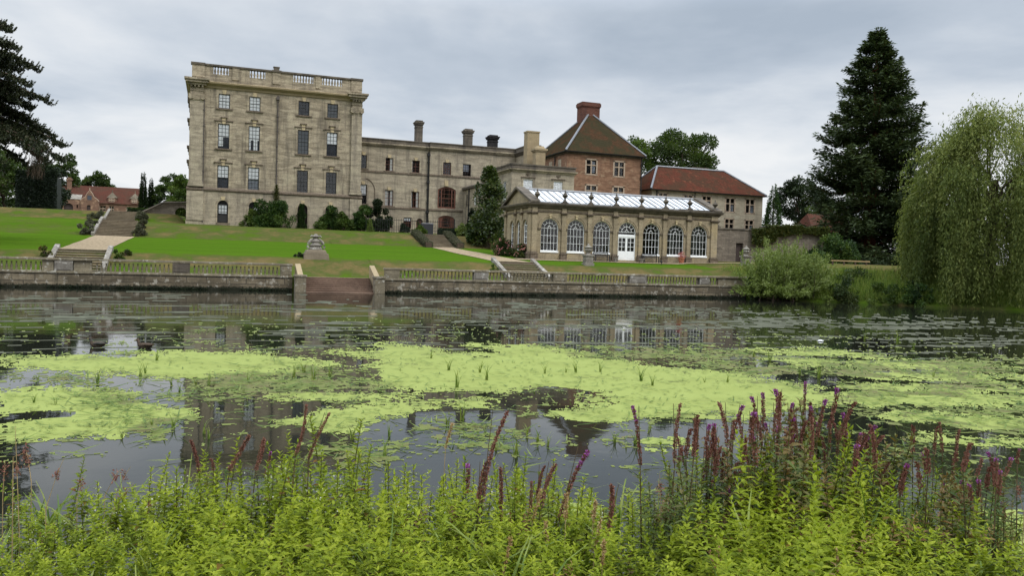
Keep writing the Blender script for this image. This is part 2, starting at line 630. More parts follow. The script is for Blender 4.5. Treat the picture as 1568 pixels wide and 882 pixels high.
masonry('river_stone', (0.24, 0.195, 0.130), (0.16, 0.128, 0.085), (0.06, 0.05, 0.04), 1.35, 0.46, 0.035, dark=(0.05, 0.045, 0.03), stain=0.85, light=(0.30, 0.25, 0.165), vary=1.0,
        moss=(0.08, 0.42, (0.012, 0.014, 0.007)), patch=(0.36, 0.33, 0.27))
masonry('balustrade_stone', (0.27, 0.23, 0.155), (0.22, 0.185, 0.125), (0.14, 0.115, 0.08), 1.6, 1.4, 0.01, dark=(0.075, 0.065, 0.045), stain=0.7, vary=0.4, patch=(0.42, 0.40, 0.34))
masonry('lichen_stone', (0.27, 0.245, 0.205), (0.22, 0.20, 0.168), (0.2, 0.17, 0.14), 1.5, 0.6, 0.01, dark=(0.10, 0.085, 0.07), stain=0.6, vary=0.5, patch=(0.44, 0.42, 0.37))
masonry('garden_wall_stone', (0.24, 0.20, 0.155), (0.19, 0.155, 0.12), (0.13, 0.11, 0.085), 0.5, 0.2, 0.015, dark=(0.09, 0.075, 0.06), stain=0.6, vary=0.6, light=(0.30, 0.25, 0.19))
masonry('step_stone', (0.24, 0.195, 0.135), (0.20, 0.162, 0.112), (0.10, 0.08, 0.06), 1.7, 3.0, 0.01, dark=(0.10, 0.075, 0.05), stain=0.5, vary=0.4)
masonry('water_step_stone', (0.235, 0.160, 0.115), (0.20, 0.132, 0.094), (0.14, 0.09, 0.065), 2.2, 3.0, 0.01, dark=(0.09, 0.06, 0.045), stain=0.5, vary=0.4)
roofing('brown_tile', (0.085, 0.045, 0.025), (0.062, 0.035, 0.021), (0.040, 0.036, 0.020), 0.95)
roofing('red_tile', (0.120, 0.042, 0.027), (0.090, 0.032, 0.022), (0.058, 0.036, 0.023), 0.8, lich=(0.17, 0.066, 0.038))
roofing('lodge_tile', (0.115, 0.046, 0.033), (0.092, 0.038, 0.028), (0.075, 0.045, 0.032), 0.7)
roofing('stone_tile', (0.24, 0.20, 0.15), (0.19, 0.16, 0.12), (0.10, 0.085, 0.06), 0.6, 0.4, 0.3)
plain('lead', (0.17, 0.175, 0.185), 0.5, 0.4, 0.3, 0.2, 3.0)
plain('lead_dark', (0.10, 0.10, 0.11), 0.6, 0.3, 0.2, 0.3, 3.0)
plain('soot', (0.022, 0.02, 0.02), 0.8, 0.2, 0, 0.4, 4.0)
plain('iron', (0.018, 0.017, 0.016), 0.6, 0.3, 0, 0.3, 9.0)
plain('iron_paint', (0.03, 0.03, 0.034), 0.45, 0.4, 0, 0.2, 9.0)
plain('rust_pipe', (0.085, 0.07, 0.06), 0.7, 0.3, 0, 0.4, 4.0)
plain('white_paint', (0.80, 0.80, 0.78), 0.5, 0.35, 0, 0.04, 5.0)
plain('grey_paint', (0.42, 0.41, 0.37), 0.55, 0.3, 0, 0.1, 5.0)
plain('black_frame', (0.02, 0.019, 0.018), 0.5, 0.35, 0, 0.2, 5.0)
plain('stone_trim', (0.42, 0.335, 0.20), 0.85, 0.2, 0, 0.28, 5.0, 0.2)
plain('stone_mullion', (0.38, 0.29, 0.21), 0.85, 0.2, 0, 0.25, 6.0, 0.2)
plain('trim_dark', (0.135, 0.105, 0.076), 0.85, 0.2, 0, 0.4, 5.0, 0.2)
plain('red_wood', (0.125, 0.050, 0.032), 0.55, 0.3, 0, 0.25, 5.0)
plain('dark_door', (0.045, 0.030, 0.026), 0.6, 0.3, 0, 0.3, 5.0)
plain('curtain', (0.62, 0.60, 0.55), 0.9, 0.1, 0, 0.1, 5.0)
plain('pale_interior', (0.36, 0.36, 0.34), 0.9, 0.1, 0, 0.25, 1.2)
plain('blind', (0.95, 0.95, 0.95), 0.8, 0.1, 0, 0.03, 5.0)
plain('grey_blind', (0.30, 0.32, 0.36), 0.8, 0.1, 0, 0.2, 1.0)
plain('dull_blind', (0.065, 0.07, 0.085), 0.8, 0.1, 0, 0.35, 0.9)
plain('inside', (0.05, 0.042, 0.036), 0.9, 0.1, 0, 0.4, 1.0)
plain('gravel', (0.27, 0.212, 0.14), 0.95, 0.0, 0, 0.4, 5.0, 0.4)
plain('terracotta', (0.34, 0.13, 0.07), 0.85, 0.2, 0, 0.2, 8.0)
plain('timber', (0.075, 0.052, 0.038), 0.7, 0.25, 0, 0.35, 7.0)
plain('duck_brown', (0.075, 0.056, 0.042), 0.9, 0.0, 0, 0.7, 45.0)
plain('duck_dark', (0.028, 0.026, 0.020), 0.6, 0.3, 0, 0.3, 30.0)
plain('duck_bill', (0.24, 0.19, 0.045), 0.5, 0.3, 0, 0.2, 30.0)
plain('feather', (0.75, 0.75, 0.73), 0.8, 0.2, 0, 0.1, 30.0)


def glassmat(name, tintc, rough=0.02, ior=1.75):
    m, t, b = newmat(name)
    g = nd(t, 'ShaderNodeNewGeometry')
    n = nd(t, 'ShaderNodeTexNoise', i_Vector=g.outputs['Position'], i_Scale=1.7, i_Detail=2.0)
    bp = nd(t, 'ShaderNodeBump', i_Height=n.outputs[0], i_Strength=0.25, i_Distance=0.06)
    fr = nd(t, 'ShaderNodeFresnel', i_IOR=ior)
    gl = nd(t, 'ShaderNodeBsdfGlossy', i_Roughness=rough)
    t.links.new(bp.outputs[0], gl.inputs['Normal'])
    tr = nd(t, 'ShaderNodeBsdfTransparent', i_Color=(*tintc, 1))
    mx = nd(t, 'ShaderNodeMixShader', i_0=fr.outputs[0], i_1=tr.outputs[0], i_2=gl.outputs[0])
    t.links.new(mx.outputs[0], t.nodes['Material Output'].inputs[0])
    M[name] = m


glassmat('glass', (0.92, 0.94, 0.93))
glassmat('clear_glass', (0.99, 0.99, 0.99), 0.02, 1.22)

m, t, b = newmat('roof_glazing')  # white base colour stands in for bright sky reflected in the glass
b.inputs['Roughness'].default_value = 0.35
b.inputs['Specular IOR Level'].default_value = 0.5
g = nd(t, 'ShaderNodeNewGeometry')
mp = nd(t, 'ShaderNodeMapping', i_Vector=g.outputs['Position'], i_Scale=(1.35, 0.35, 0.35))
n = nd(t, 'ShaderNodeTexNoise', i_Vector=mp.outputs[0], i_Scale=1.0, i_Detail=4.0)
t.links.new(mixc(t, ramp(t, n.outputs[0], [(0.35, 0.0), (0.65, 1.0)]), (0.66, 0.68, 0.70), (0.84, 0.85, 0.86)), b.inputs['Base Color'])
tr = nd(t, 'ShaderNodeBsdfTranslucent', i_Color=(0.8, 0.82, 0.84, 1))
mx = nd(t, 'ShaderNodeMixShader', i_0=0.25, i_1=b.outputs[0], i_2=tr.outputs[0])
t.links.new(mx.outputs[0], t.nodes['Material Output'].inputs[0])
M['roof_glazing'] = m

# water: dark, glossy, faintly rippled
m, t, b = newmat('river_water')
b.inputs['Base Color'].default_value = (0.012, 0.013, 0.009, 1)
b.inputs['Roughness'].default_value = 0.03
b.inputs['IOR'].default_value = 1.333
b.inputs['Specular IOR Level'].default_value = 0.5
g = nd(t, 'ShaderNodeNewGeometry')
n = nd(t, 'ShaderNodeTexNoise', i_Vector=g.outputs['Position'], i_Scale=1.6, i_Detail=4.0, i_Roughness=0.55)
n2 = nd(t, 'ShaderNodeTexNoise', i_Vector=g.outputs['Position'], i_Scale=0.12, i_Detail=2.0)
hh = mth(t, 'MULTIPLY', n.outputs[0], ramp(t, n2.outputs[0], [(0.35, 0.35), (0.65, 1.0)]))
# a breeze ruffles the open water towards the far side in bands
sw = nd(t, 'ShaderNodeSeparateXYZ', i_0=g.outputs['Position'])
mw = nd(t, 'ShaderNodeMapping', i_Vector=g.outputs['Position'], i_Scale=(0.10, 0.55, 1))
n3 = nd(t, 'ShaderNodeTexNoise', i_Vector=mw.outputs[0], i_Scale=1.0, i_Detail=3.0)
mr = nd(t, 'ShaderNodeMapping', i_Vector=g.outputs['Position'], i_Scale=(1.4, 4.0, 1))
n4 = nd(t, 'ShaderNodeTexNoise', i_Vector=mr.outputs[0], i_Scale=1.0, i_Detail=3.0)
off = nd(t, 'ShaderNodeMapRange', i_0=sw.outputs[1], i_1=17.0, i_2=30.0, i_3=0.0, i_4=1.0)
band = mth(t, 'MULTIPLY', off.outputs[0], ramp(t, n3.outputs[0], [(0.40, 0.10), (0.62, 1.0)]))
hh = mth(t, 'ADD', hh, mth(t, 'MULTIPLY', mth(t, 'MULTIPLY', n4.outputs[0], band), 1.0))
bp = nd(t, 'ShaderNodeBump', i_Height=hh, i_Strength=0.5, i_Distance=0.006)
t.links.new(bp.outputs[0], b.inputs['Normal'])
M['river_water'] = m

# lawn and soil take their colour from how the ground is kept (attribute), with grassy noise
m, t, b = newmat('turf')
at = nd(t, 'ShaderNodeAttribute', attribute_name='turf')
g = nd(t, 'ShaderNodeNewGeometry')
n = nd(t, 'ShaderNodeTexNoise', i_Vector=g.outputs['Position'], i_Scale=0.40, i_Detail=8.0, i_Roughness=0.66)
n2 = nd(t, 'ShaderNodeTexNoise', i_Vector=g.outputs['Position'], i_Scale=14.0, i_Detail=4.0, i_Roughness=0.7)
ms_ = nd(t, 'ShaderNodeMapping', i_Vector=g.outputs['Position'], i_Scale=(0.05, 1.1, 1.1))
n3 = nd(t, 'ShaderNodeTexNoise', i_Vector=ms_.outputs[0], i_Scale=1.0, i_Detail=2.0)
dry = mth(t, 'ADD', at.outputs['Fac'], mth(t, 'MULTIPLY', mth(t, 'SUBTRACT', n.outputs[0], 0.5), mth(t, 'ADD', mth(t, 'MULTIPLY', at.outputs['Fac'], 3.0), 0.5)))
c = ramp(t, dry, [(0.12, (0.052, 0.108, 0.0068)), (0.30, (0.062, 0.098, 0.011)), (0.52, (0.074, 0.078, 0.026)), (0.78, (0.130, 0.092, 0.040)), (1.0, (0.145, 0.10, 0.05))])
c = mixc(t, mth(t, 'MULTIPLY', ramp(t, n2.outputs[0], [(0.35, 0.0), (0.7, 1.0)]), 0.35), c, (0.035, 0.055, 0.012))
c = mixc(t, mth(t, 'MULTIPLY', ramp(t, n3.outputs[0], [(0.42, 0.0), (0.58, 1.0)]), mth(t, 'SUBTRACT', 0.6, at.outputs['Fac'], clamp=True)), c, (0.068, 0.128, 0.009))
t.links.new(c, b.inputs['Base Color'])
c = mixc(t, mth(t, 'MULTIPLY', ramp(t, nd(t, 'ShaderNodeTexNoise', i_Vector=g.outputs['Position'], i_Scale=2.6, i_Detail=5.0, i_Roughness=0.7).outputs[0], [(0.42, 0.0), (0.62, 1.0)]), 0.30), c, (0.045, 0.070, 0.010))
t.links.new(c, b.inputs['Base Color'])
b.inputs['Roughness'].default_value = 1.0
b.inputs['Specular IOR Level'].default_value = 0.0
bp = nd(t, 'ShaderNodeBump', i_Height=n2.outputs[0], i_Strength=0.6, i_Distance=0.05)
t.links.new(bp.outputs[0], b.inputs['Normal'])
M['turf'] = m

m, t, b = newmat('duckweed_green')
at = nd(t, 'ShaderNodeAttribute', attribute_name='tint')
g = nd(t, 'ShaderNodeNewGeometry')
n = nd(t, 'ShaderNodeTexNoise', i_Vector=g.outputs['Position'], i_Scale=1.4, i_Detail=7.0, i_Roughness=0.65)
n2 = nd(t, 'ShaderNodeTexNoise', i_Vector=g.outputs['Position'], i_Scale=45.0, i_Detail=3.0)
f = mth(t, 'ADD', at.outputs['Fac'], mth(t, 'MULTIPLY', mth(t, 'SUBTRACT', n.outputs[0], 0.5), 0.75))
c = ramp(t, f, [(0.0, (0.235, 0.270, 0.070)), (0.35, (0.215, 0.245, 0.060)), (0.65, (0.115, 0.130, 0.036)), (1.0, (0.115, 0.095, 0.042))])
c = mixc(t, mth(t, 'MULTIPLY', ramp(t, n2.outputs[0], [(0.4, 0.0), (0.7, 1.0)]), 0.35), c, (0.14, 0.20, 0.035))
t.links.new(c, b.inputs['Base Color'])
b.inputs['Roughness'].default_value = 0.8
b.inputs['Specular IOR Level'].default_value = 0.15
bp = nd(t, 'ShaderNodeBump', i_Height=n2.outputs[0], i_Strength=0.5, i_Distance=0.01)
t.links.new(bp.outputs[0], b.inputs['Normal'])
M['duckweed_green'] = m

plain('pale_weed', (0.085, 0.088, 0.064), 0.95, 0.0, 0, 0.5, 1.2)
plain('bark', (0.075, 0.055, 0.04), 0.95, 0.1, 0, 0.4, 5.0, 0.5)
plain('red_bark', (0.12, 0.045, 0.028), 0.95, 0.1, 0, 0.35, 4.0, 0.5)
masonry('tread_stone', (0.30, 0.25, 0.175), (0.25, 0.208, 0.145), (0.15, 0.12, 0.09), 1.7, 3.0, 0.01, dark=(0.14, 0.11, 0.08), stain=0.5, vary=0.4)
plain('dry_stem', (0.30, 0.22, 0.11), 0.9, 0.1, 0, 0.3, 12.0)
plain('plant_stem', (0.085, 0.085, 0.025), 0.8, 0.2, 0, 0.4, 9.0)
plain('red_stem', (0.085, 0.062, 0.03), 0.8, 0.2, 0, 0.4, 9.0)
leafmat('leaf_oak', [(0.018, 0.032, 0.008), (0.042, 0.070, 0.014), (0.085, 0.115, 0.026)], 0.25)
leafmat('leaf_bright', [(0.030, 0.055, 0.010), (0.070, 0.110, 0.018), (0.125, 0.165, 0.035)], 0.3)
leafmat('leaf_dark', [(0.008, 0.016, 0.006), (0.018, 0.032, 0.009), (0.036, 0.055, 0.014)], 0.12)
leafmat('leaf_yew', [(0.005, 0.010, 0.005), (0.010, 0.018, 0.007), (0.018, 0.030, 0.009)], 0.08)
leafmat('leaf_redwood', [(0.015, 0.025, 0.011), (0.036, 0.054, 0.022), (0.070, 0.092, 0.038)], 0.15, spec=.1)
leafmat('leaf_araucaria', [(0.013, 0.019, 0.008), (0.028, 0.036, 0.012), (0.068, 0.062, 0.024)], 0.05)
leafmat('leaf_willow', [(0.056, 0.080, 0.020), (0.138, 0.168, 0.042), (0.245, 0.255, 0.078)], 0.32, spec=.12)
leafmat('leaf_salix', [(0.062, 0.092, 0.018), (0.140, 0.185, 0.042), (0.25, 0.29, 0.12)], 0.3, spec=.15)
leafmat('leaf_magnolia', [(0.014, 0.028, 0.007), (0.040, 0.064, 0.012), (0.100, 0.115, 0.026)], 0.18, 0.35, 0.4)
leafmat('leaf_shrub', [(0.012, 0.030, 0.007), (0.034, 0.072, 0.012), (0.095, 0.140, 0.026)], 0.25)
leafmat('leaf_lavender', [(0.062, 0.066, 0.040), (0.092, 0.095, 0.058), (0.13, 0.13, 0.085)], 0.2, spec=.1)
leafmat('leaf_ivy', [(0.022, 0.038, 0.008), (0.060, 0.075, 0.013), (0.13, 0.10, 0.025)], 0.25)
leafmat('leaf_rose', [(0.016, 0.034, 0.009), (0.040, 0.065, 0.015), (0.10, 0.11, 0.035)], 0.25)
leafmat('leaf_mint', [(0.17, 0.085, 0.02), (0.085, 0.120, 0.009), (0.155, 0.205, 0.014), (0.210, 0.258, 0.019), (0.29, 0.33, 0.032)], 0.34, 0.6, 0.10, 0.45)
leafmat('leaf_loosestrife', [(0.050, 0.085, 0.016), (0.095, 0.130, 0.026), (0.17, 0.095, 0.035)], 0.3, rnd=0.5)
leafmat('spike_seed', [(0.135, 0.055, 0.042), (0.205, 0.088, 0.068), (0.26, 0.135, 0.10)], 0.15, 0.8, 0.05, 0.6)
leafmat('spike_flower', [(0.19, 0.05, 0.17), (0.27, 0.07, 0.27), (0.36, 0.13, 0.38)], 0.2, spec=.05)
leafmat('spike_dry', [(0.28, 0.17, 0.075), (0.36, 0.24, 0.11), (0.42, 0.30, 0.16)], 0.2)
leafmat('leaf_blade', [(0.070, 0.120, 0.018), (0.140, 0.200, 0.032), (0.23, 0.26, 0.06)], 0.3)
leafmat('petal_white', [(0.5, 0.5, 0.42), (0.65, 0.65, 0.55), (0.75, 0.75, 0.65)], 0.2)
leafmat('petal_pink', [(0.45, 0.16, 0.15), (0.5, 0.2, 0.2), (0.6, 0.35, 0.3)], 0.2)
# measured positions, metres
MATS = [[(-4.85,21.09),(-4.55,21.47),(-4.08,22.43),(-3.19,22.62),(-2.48,22.76),(-1.36,23.02),(-0.75,23.58),(-0.1,23.69),(0.56,22.84),(1.45,22.38),(1.98,21.82),(2.71,21.04),(3.22,20.32),(3.03,19.84),(2.06,19.37),(1.57,18.77),(0.87,18.55),(0.27,18.79),(0.07,18.32),(-0.56,17.94),(-1.07,18.25),(-1.4,18.53),(-2.06,18.97),(-2.64,19.2),(-3.23,19.43),(-3.85,19.87),(-4.28,20.19),(-4.63,20.13)],[(-4.05,17.63),(-3.72,17.57),(-3.34,17.24),(-2.72,17.41),(-1.83,16.87),(-1.41,16.53),(-1.12,15.65),(-0.76,14.71),(-0.44,14.41),(-0.33,13.95),(-0.61,13.65),(-0.79,13.64),(-0.67,13.11),(-1.01,12.94),(-1.14,12.52),(-1.75,12.76),(-2.06,12.68),(-2.31,12.56),(-2.65,12.54),(-2.87,12.53),(-3.18,13.87),(-2.95,13.92),(-2.72,14.08),(-2.4,14.33),(-2.46,14.57),(-2.81,14.53),(-3.05,14.41),(-3.31,14.41)],[(1.27,15.77),(1.83,15.98),(2.57,15.93),(3.0,15.54),(3.49,15.46),(3.05,15.15),(2.31,15.03),(1.49,15.01),(1.29,15.32)],[(0.69,13.47),(1.16,13.66),(1.61,14.01),(2.43,14.33),(3.07,14.65),(3.36,14.32),(3.42,13.82),(2.99,13.44),(2.34,13.14),(2.18,12.51),(1.86,12.33),(1.45,12.54),(1.19,12.85),(0.86,13.04)],[(3.83,21.78),(3.76,22.95),(4.83,24.64),(5.86,24.29),(6.71,24.04),(6.42,22.31),(7.12,22.66),(7.69,24.16),(8.89,24.27),(9.82,23.81),(10.09,22.41),(9.96,20.77),(10.74,20.31),(10.76,19.22),(11.49,18.46),(12.19,17.73),(12.68,17.06),(12.45,16.24),(12.67,15.68),(12.71,15.16),(12.33,14.29),(12.37,13.84),(11.97,13.3),(10.35,12.32),(9.15,12.07),(8.4,12.07),(7.33,12.13),(6.76,12.25),(6.35,12.05),(5.91,12.0),(5.54,12.21),(5.44,12.66),(5.33,12.83),(5.65,13.17),(6.49,13.33),(7.08,13.99),(7.39,14.91),(6.91,15.29),(6.19,15.66),(5.6,15.22),(5.2,15.41),(4.58,15.59),(3.76,16.06),(3.15,16.68),(3.17,17.14),(2.99,18.15),(3.34,18.91),(2.98,19.54),(3.68,20.39)],[(16.23,21.87),(18.26,22.18),(19.26,22.1),(19.95,21.07),(19.64,20.19),(17.89,19.94),(16.51,20.34),(15.76,20.75)],[(3.8,14.41),(4.73,14.78),(4.98,14.37),(4.48,13.61),(3.92,13.72)],[(5.8,10.67),(6.44,10.64),(6.1,10.07),(5.63,9.97)],[(-0.72,8.32),(-0.53,8.38),(-0.34,8.26),(-0.33,8.02),(-0.66,7.97)],[(3.27,7.95),(3.67,8.09),(4.03,7.87),(3.96,7.43),(3.42,7.36),(3.15,7.58)],[(7.54,6.27),(8.46,6.49),(8.88,6.26),(7.45,5.23),(6.94,5.54)],[(12.93,14.27),(14.26,13.87),(15.52,13.38),(16.64,12.88),(17.33,12.72),(15.77,11.56),(14.16,12.13),(13.23,12.05),(13.06,12.44),(12.0,12.28),(12.04,13.01)],[(11.44,11.62),(12.56,11.73),(13.27,11.35),(14.81,10.85),(13.49,9.87),(12.28,10.23),(11.9,10.82),(11.32,11.12)],[(13.52,15.03),(15.05,14.64),(16.89,14.04),(18.55,13.62),(18.02,13.23),(14.46,14.06),(13.31,14.39)],[(15.08,20.0),(16.83,20.14),(18.31,19.32),(20.2,18.48),(23.7,17.44),(22.68,16.68),(19.07,17.43),(16.33,18.2),(14.74,18.68)],[(15.64,16.83),(17.22,16.24),(20.81,15.3),(19.71,14.48),(17.23,15.25),(15.32,15.93)],[(10.4,10.14),(11.12,10.11),(11.45,9.54),(12.44,9.2),(12.04,8.9),(10.81,9.22),(10.16,9.59)]]
WEEDY = [[(-3.84,19.22),(-3.16,19.42),(-2.37,19.01),(-2.06,18.39),(-2.72,18.13),(-3.54,18.26)],[(-0.55,17.71),(0.33,18.53),(1.67,20.01),(2.57,19.89),(3.15,18.66),(3.17,17.14),(3.01,16.27),(2.08,16.02),(1.21,15.78),(0.28,15.57),(-0.37,15.52),(-0.51,16.45)],[(1.58,12.04),(1.98,11.62),(2.84,11.43),(2.61,10.86),(2.08,10.24),(1.53,10.37)],[(10.1,21.97),(12.91,23.1),(14.45,22.49),(15.16,21.07),(15.97,20.56),(14.09,19.56),(12.36,19.53),(10.93,20.67)],[(11.94,18.87),(14.95,19.24),(16.92,18.86),(19.67,19.18),(24.25,17.85),(21.74,15.99),(16.78,15.32),(15.46,16.08),(14.89,16.57),(13.09,16.82)],[(12.93,14.27),(14.02,14.37),(15.31,13.97),(16.14,13.41),(17.62,12.93),(13.21,9.66),(12.41,10.1),(12.2,10.56),(11.61,11.12),(12.16,11.8),(11.7,11.89),(11.65,12.24),(12.04,13.28)],[(3.25,12.29),(3.97,12.53),(4.36,11.8),(3.91,10.56),(3.32,10.9),(3.11,11.37)],[(4.36,11.8),(4.86,11.95),(4.98,11.19),(4.72,10.38),(4.08,10.23),(3.91,10.56)],[(13.92,15.48),(15.64,15.22),(20.15,14.81),(18.23,13.38),(15.49,14.13),(13.54,14.54)],[(5.56,10.95),(5.89,10.94),(5.62,10.49),(5.36,10.44)],[(-2.99,16.51),(-1.82,16.75),(-1.26,16.02),(-0.87,14.95),(-0.43,14.11),(-0.75,12.89),(-1.15,12.63),(-1.72,12.86),(-1.66,14.08),(-2.26,15.05)]]
TUFTS = [(-1.4,18.53),(-1.34,19.02),(-3.24,18.34),(-0.75,17.3),(-0.57,16.39),(-1.26,21.28),(-0.03,12.17),(5.26,18.66),(5.88,18.18),(5.66,17.0),(5.43,21.02),(4.72,16.08),(1.92,18.72),(1.65,18.09),(2.0,17.55),(2.4,17.98),(-2.1,17.73),(-0.3,17.23),(-0.06,17.19),(0.69,17.52),(-2.45,15.4),(-2.81,15.62),(7.95,17.89),(8.19,17.86),(8.85,17.88),(11.06,15.82),(9.11,16.32),(10.51,15.91),(9.02,15.65),(7.36,17.8),(6.44,11.24),(13.72,16.62),(14.85,19.25),(13.9,16.14),(22.78,21.81),(23.84,25.21),(23.97,23.71),(15.03,20.24),(17.22,15.82),(3.92,10.33),(3.86,10.28),(3.68,10.57),(4.47,11.43),(4.51,10.71),(3.83,12.71),(2.15,10.62),(6.59,11.46),(3.51,12.43),(3.9,11.71),(4.03,11.23),(4.47,11.0),(2.45,11.8),(1.89,11.71),(5.56,10.68),(5.83,10.55),(-0.1,12.53),(-0.53,13.01),(-1.17,12.47),(-0.84,13.32)]
SPIKES = [(-0.106,5.572,1.418,-0.068,5.558,1.203,1),(0.014,5.103,1.393,0.015,5.102,1.326,0),(0.235,5.342,1.486,0.112,5.387,1.25,1),(0.288,5.216,1.463,0.266,5.224,1.281,1),(0.331,5.094,1.493,0.255,5.122,1.307,1),(0.543,4.698,1.753,0.45,4.731,1.479,0),(0.614,4.778,1.705,0.531,4.808,1.432,0),(0.366,5.401,1.356,0.33,5.414,1.188,2),(1.394,4.069,1.822,1.353,4.084,1.327,0),(1.337,4.089,1.543,1.335,4.09,1.315,0),(1.381,4.393,1.45,1.36,4.4,1.301,2),(1.456,4.046,1.53,1.447,4.049,1.207,0),(1.673,4.18,1.386,1.668,4.182,1.205,0),(1.746,4.26,1.461,1.741,4.262,1.259,0),(1.757,4.149,1.505,1.721,4.162,1.242,0),(1.821,3.913,1.636,1.744,3.941,1.261,2),(1.982,3.748,1.469,1.935,3.765,1.201,1),(2.332,3.818,1.866,2.35,3.812,1.544,0),(2.754,4.426,1.552,2.812,4.405,1.268,0),(2.446,3.786,1.816,2.449,3.785,1.583,0),(2.631,4.128,1.662,2.621,4.132,1.493,0),(2.832,4.327,1.666,2.821,4.331,1.443,0),(2.678,4.018,1.71,2.682,4.016,1.503,2),(2.733,4.039,1.704,2.738,4.038,1.537,1),(2.98,4.277,1.773,3.001,4.269,1.507,1),(2.79,3.863,1.844,2.759,3.874,1.64,2),(3.063,4.202,1.71,3.059,4.203,1.489,2),(2.666,3.607,1.854,2.682,3.601,1.702,2),(2.869,3.849,1.803,2.866,3.85,1.613,2),(3.296,4.325,1.816,3.304,4.322,1.572,2),(3.086,3.954,1.825,3.099,3.95,1.629,2),(2.825,3.58,1.961,2.836,3.576,1.745,1),(3.066,3.858,1.918,3.057,3.861,1.67,2),(3.29,4.081,1.797,3.309,4.075,1.608,2),(3.011,3.701,1.798,3.017,3.698,1.639,2),(3.096,3.767,1.824,3.106,3.763,1.648,1),(3.43,4.096,1.916,3.426,4.097,1.635,2),(3.529,4.175,1.781,3.538,4.171,1.585,1),(3.457,4.045,1.776,3.47,4.039,1.601,2),(3.328,3.821,1.862,3.304,3.83,1.638,2),(3.631,4.189,1.669,3.619,4.194,1.486,1),(3.675,4.143,1.661,3.674,4.143,1.464,1),(3.46,3.827,1.92,3.403,3.848,1.679,2),(3.661,3.987,1.743,3.658,3.988,1.522,2),(3.771,4.13,1.584,3.766,4.132,1.401,2),(3.517,3.894,1.701,3.516,3.894,1.515,1),(3.729,3.871,1.697,3.657,3.897,1.477,2),(3.438,3.517,1.764,3.435,3.518,1.526,0),(3.831,3.982,1.597,3.753,4.01,1.445,2),(3.894,4.139,1.576,3.885,4.142,1.407,1),(4.179,3.96,1.646,4.169,3.964,1.479,0),(4.387,4.006,1.629,4.395,4.003,1.443,0),(4.119,3.723,1.71,4.14,3.715,1.537,0),(4.363,3.826,1.635,4.378,3.82,1.441,1),(3.805,3.249,1.712,3.782,3.257,1.558,0),(3.507,3.39,1.541,3.499,3.393,1.411,0),(3.689,3.461,1.566,3.703,3.456,1.419,0),(3.67,3.375,1.652,3.666,3.377,1.509,0),(4.323,3.527,1.571,4.339,3.521,1.387,2),(4.866,3.832,1.434,4.829,3.846,1.309,2),(4.092,3.314,1.591,4.096,3.312,1.432,1),(4.351,3.744,1.343,4.337,3.749,1.194,2),(4.424,3.689,1.352,4.421,3.69,1.219,2),(4.192,3.678,1.298,4.199,3.675,1.182,2),(4.625,3.605,1.552,4.625,3.605,1.464,1),(2.763,4.161,1.55,2.758,4.163,1.263,0),(2.76,4.098,1.606,2.75,4.102,1.408,0),(2.82,4.061,1.541,2.824,4.06,1.344,0),(3.036,4.295,1.433,3.036,4.295,1.223,0),(2.711,3.61,1.725,2.715,3.609,1.559,2),(2.793,3.778,1.633,2.803,3.774,1.447,1),(2.839,3.956,1.495,2.837,3.957,1.328,0),(3.648,4.216,1.403,3.647,4.216,1.218,0),(3.05,3.837,1.388,3.045,3.839,1.278,0),(3.193,3.926,1.355,3.179,3.931,1.242,0),(3.788,3.779,1.484,3.727,3.801,1.324,1),(3.825,3.783,1.38,3.835,3.779,1.237,1),(4.08,4.099,1.36,4.096,4.093,1.174,0),(3.189,4.207,1.712,3.204,4.202,1.505,1),(3.296,4.249,1.64,3.289,4.252,1.459,2),(3.248,3.907,1.723,3.247,3.907,1.512,1),(3.025,3.754,1.721,3.029,3.752,1.56,1),(3.011,3.818,1.722,3.018,3.816,1.545,2),(3.468,3.934,1.609,3.457,3.938,1.436,1),(2.844,4.012,1.719,2.844,4.012,1.495,1),(2.921,4.265,1.623,2.91,4.269,1.401,0),(3.323,3.546,1.658,3.325,3.545,1.513,2),(4.215,3.473,1.506,4.222,3.47,1.367,0),(4.228,3.391,1.497,4.22,3.394,1.36,2),(4.534,3.917,1.254,4.528,3.92,1.084,1),(3.915,3.307,1.458,3.91,3.309,1.34,1)]
DRY = [(1.359,4.72,1.616,1.326,4.732,1.469),(1.649,3.656,1.468,1.647,3.657,1.345),(1.605,3.886,1.424,1.568,3.899,1.26),(1.872,3.788,1.378,1.863,3.791,1.269),(1.81,3.598,1.343,1.785,3.607,1.17),(1.576,4.002,1.216,1.585,3.999,1.136),(1.256,3.374,1.375,1.228,3.384,1.207),(1.593,3.784,1.294,1.605,3.779,1.177),(1.691,3.322,1.339,1.687,3.324,1.218)]
STALKS = [(-1.042,5.274,1.597,-1.011,5.263,0.916),(-0.912,5.014,1.473,-1.005,5.048,1.47),(-1.092,5.293,1.399,-1.104,5.297,1.194),(-0.78,5.179,1.42,-0.874,5.213,1.126),(-0.494,5.288,1.316,-0.586,5.322,1.15),(-0.416,5.153,1.261,-0.555,5.203,1.028),(-0.453,5.379,1.303,-0.543,5.412,1.102),(-0.718,5.476,1.215,-0.754,5.489,1.095),(-1.067,5.709,1.359,-1.035,5.698,1.157),(-0.296,5.216,1.12,-0.41,5.257,0.98),(2.386,4.027,1.433,2.402,4.021,1.153),(4.277,3.339,1.454,4.331,3.319,1.251)]

# ================================================================== ground, paths, water
SY, CY = math.sin(YAW), math.cos(YAW)


def shore(u):
    u = np.asarray(u, dtype=float)
    v = np.where(u < 12.1, 62.6, 60.9)
    return np.where(u > 44, np.maximum(36.0, 60.9 - 1.0 * (u - 44)), v)


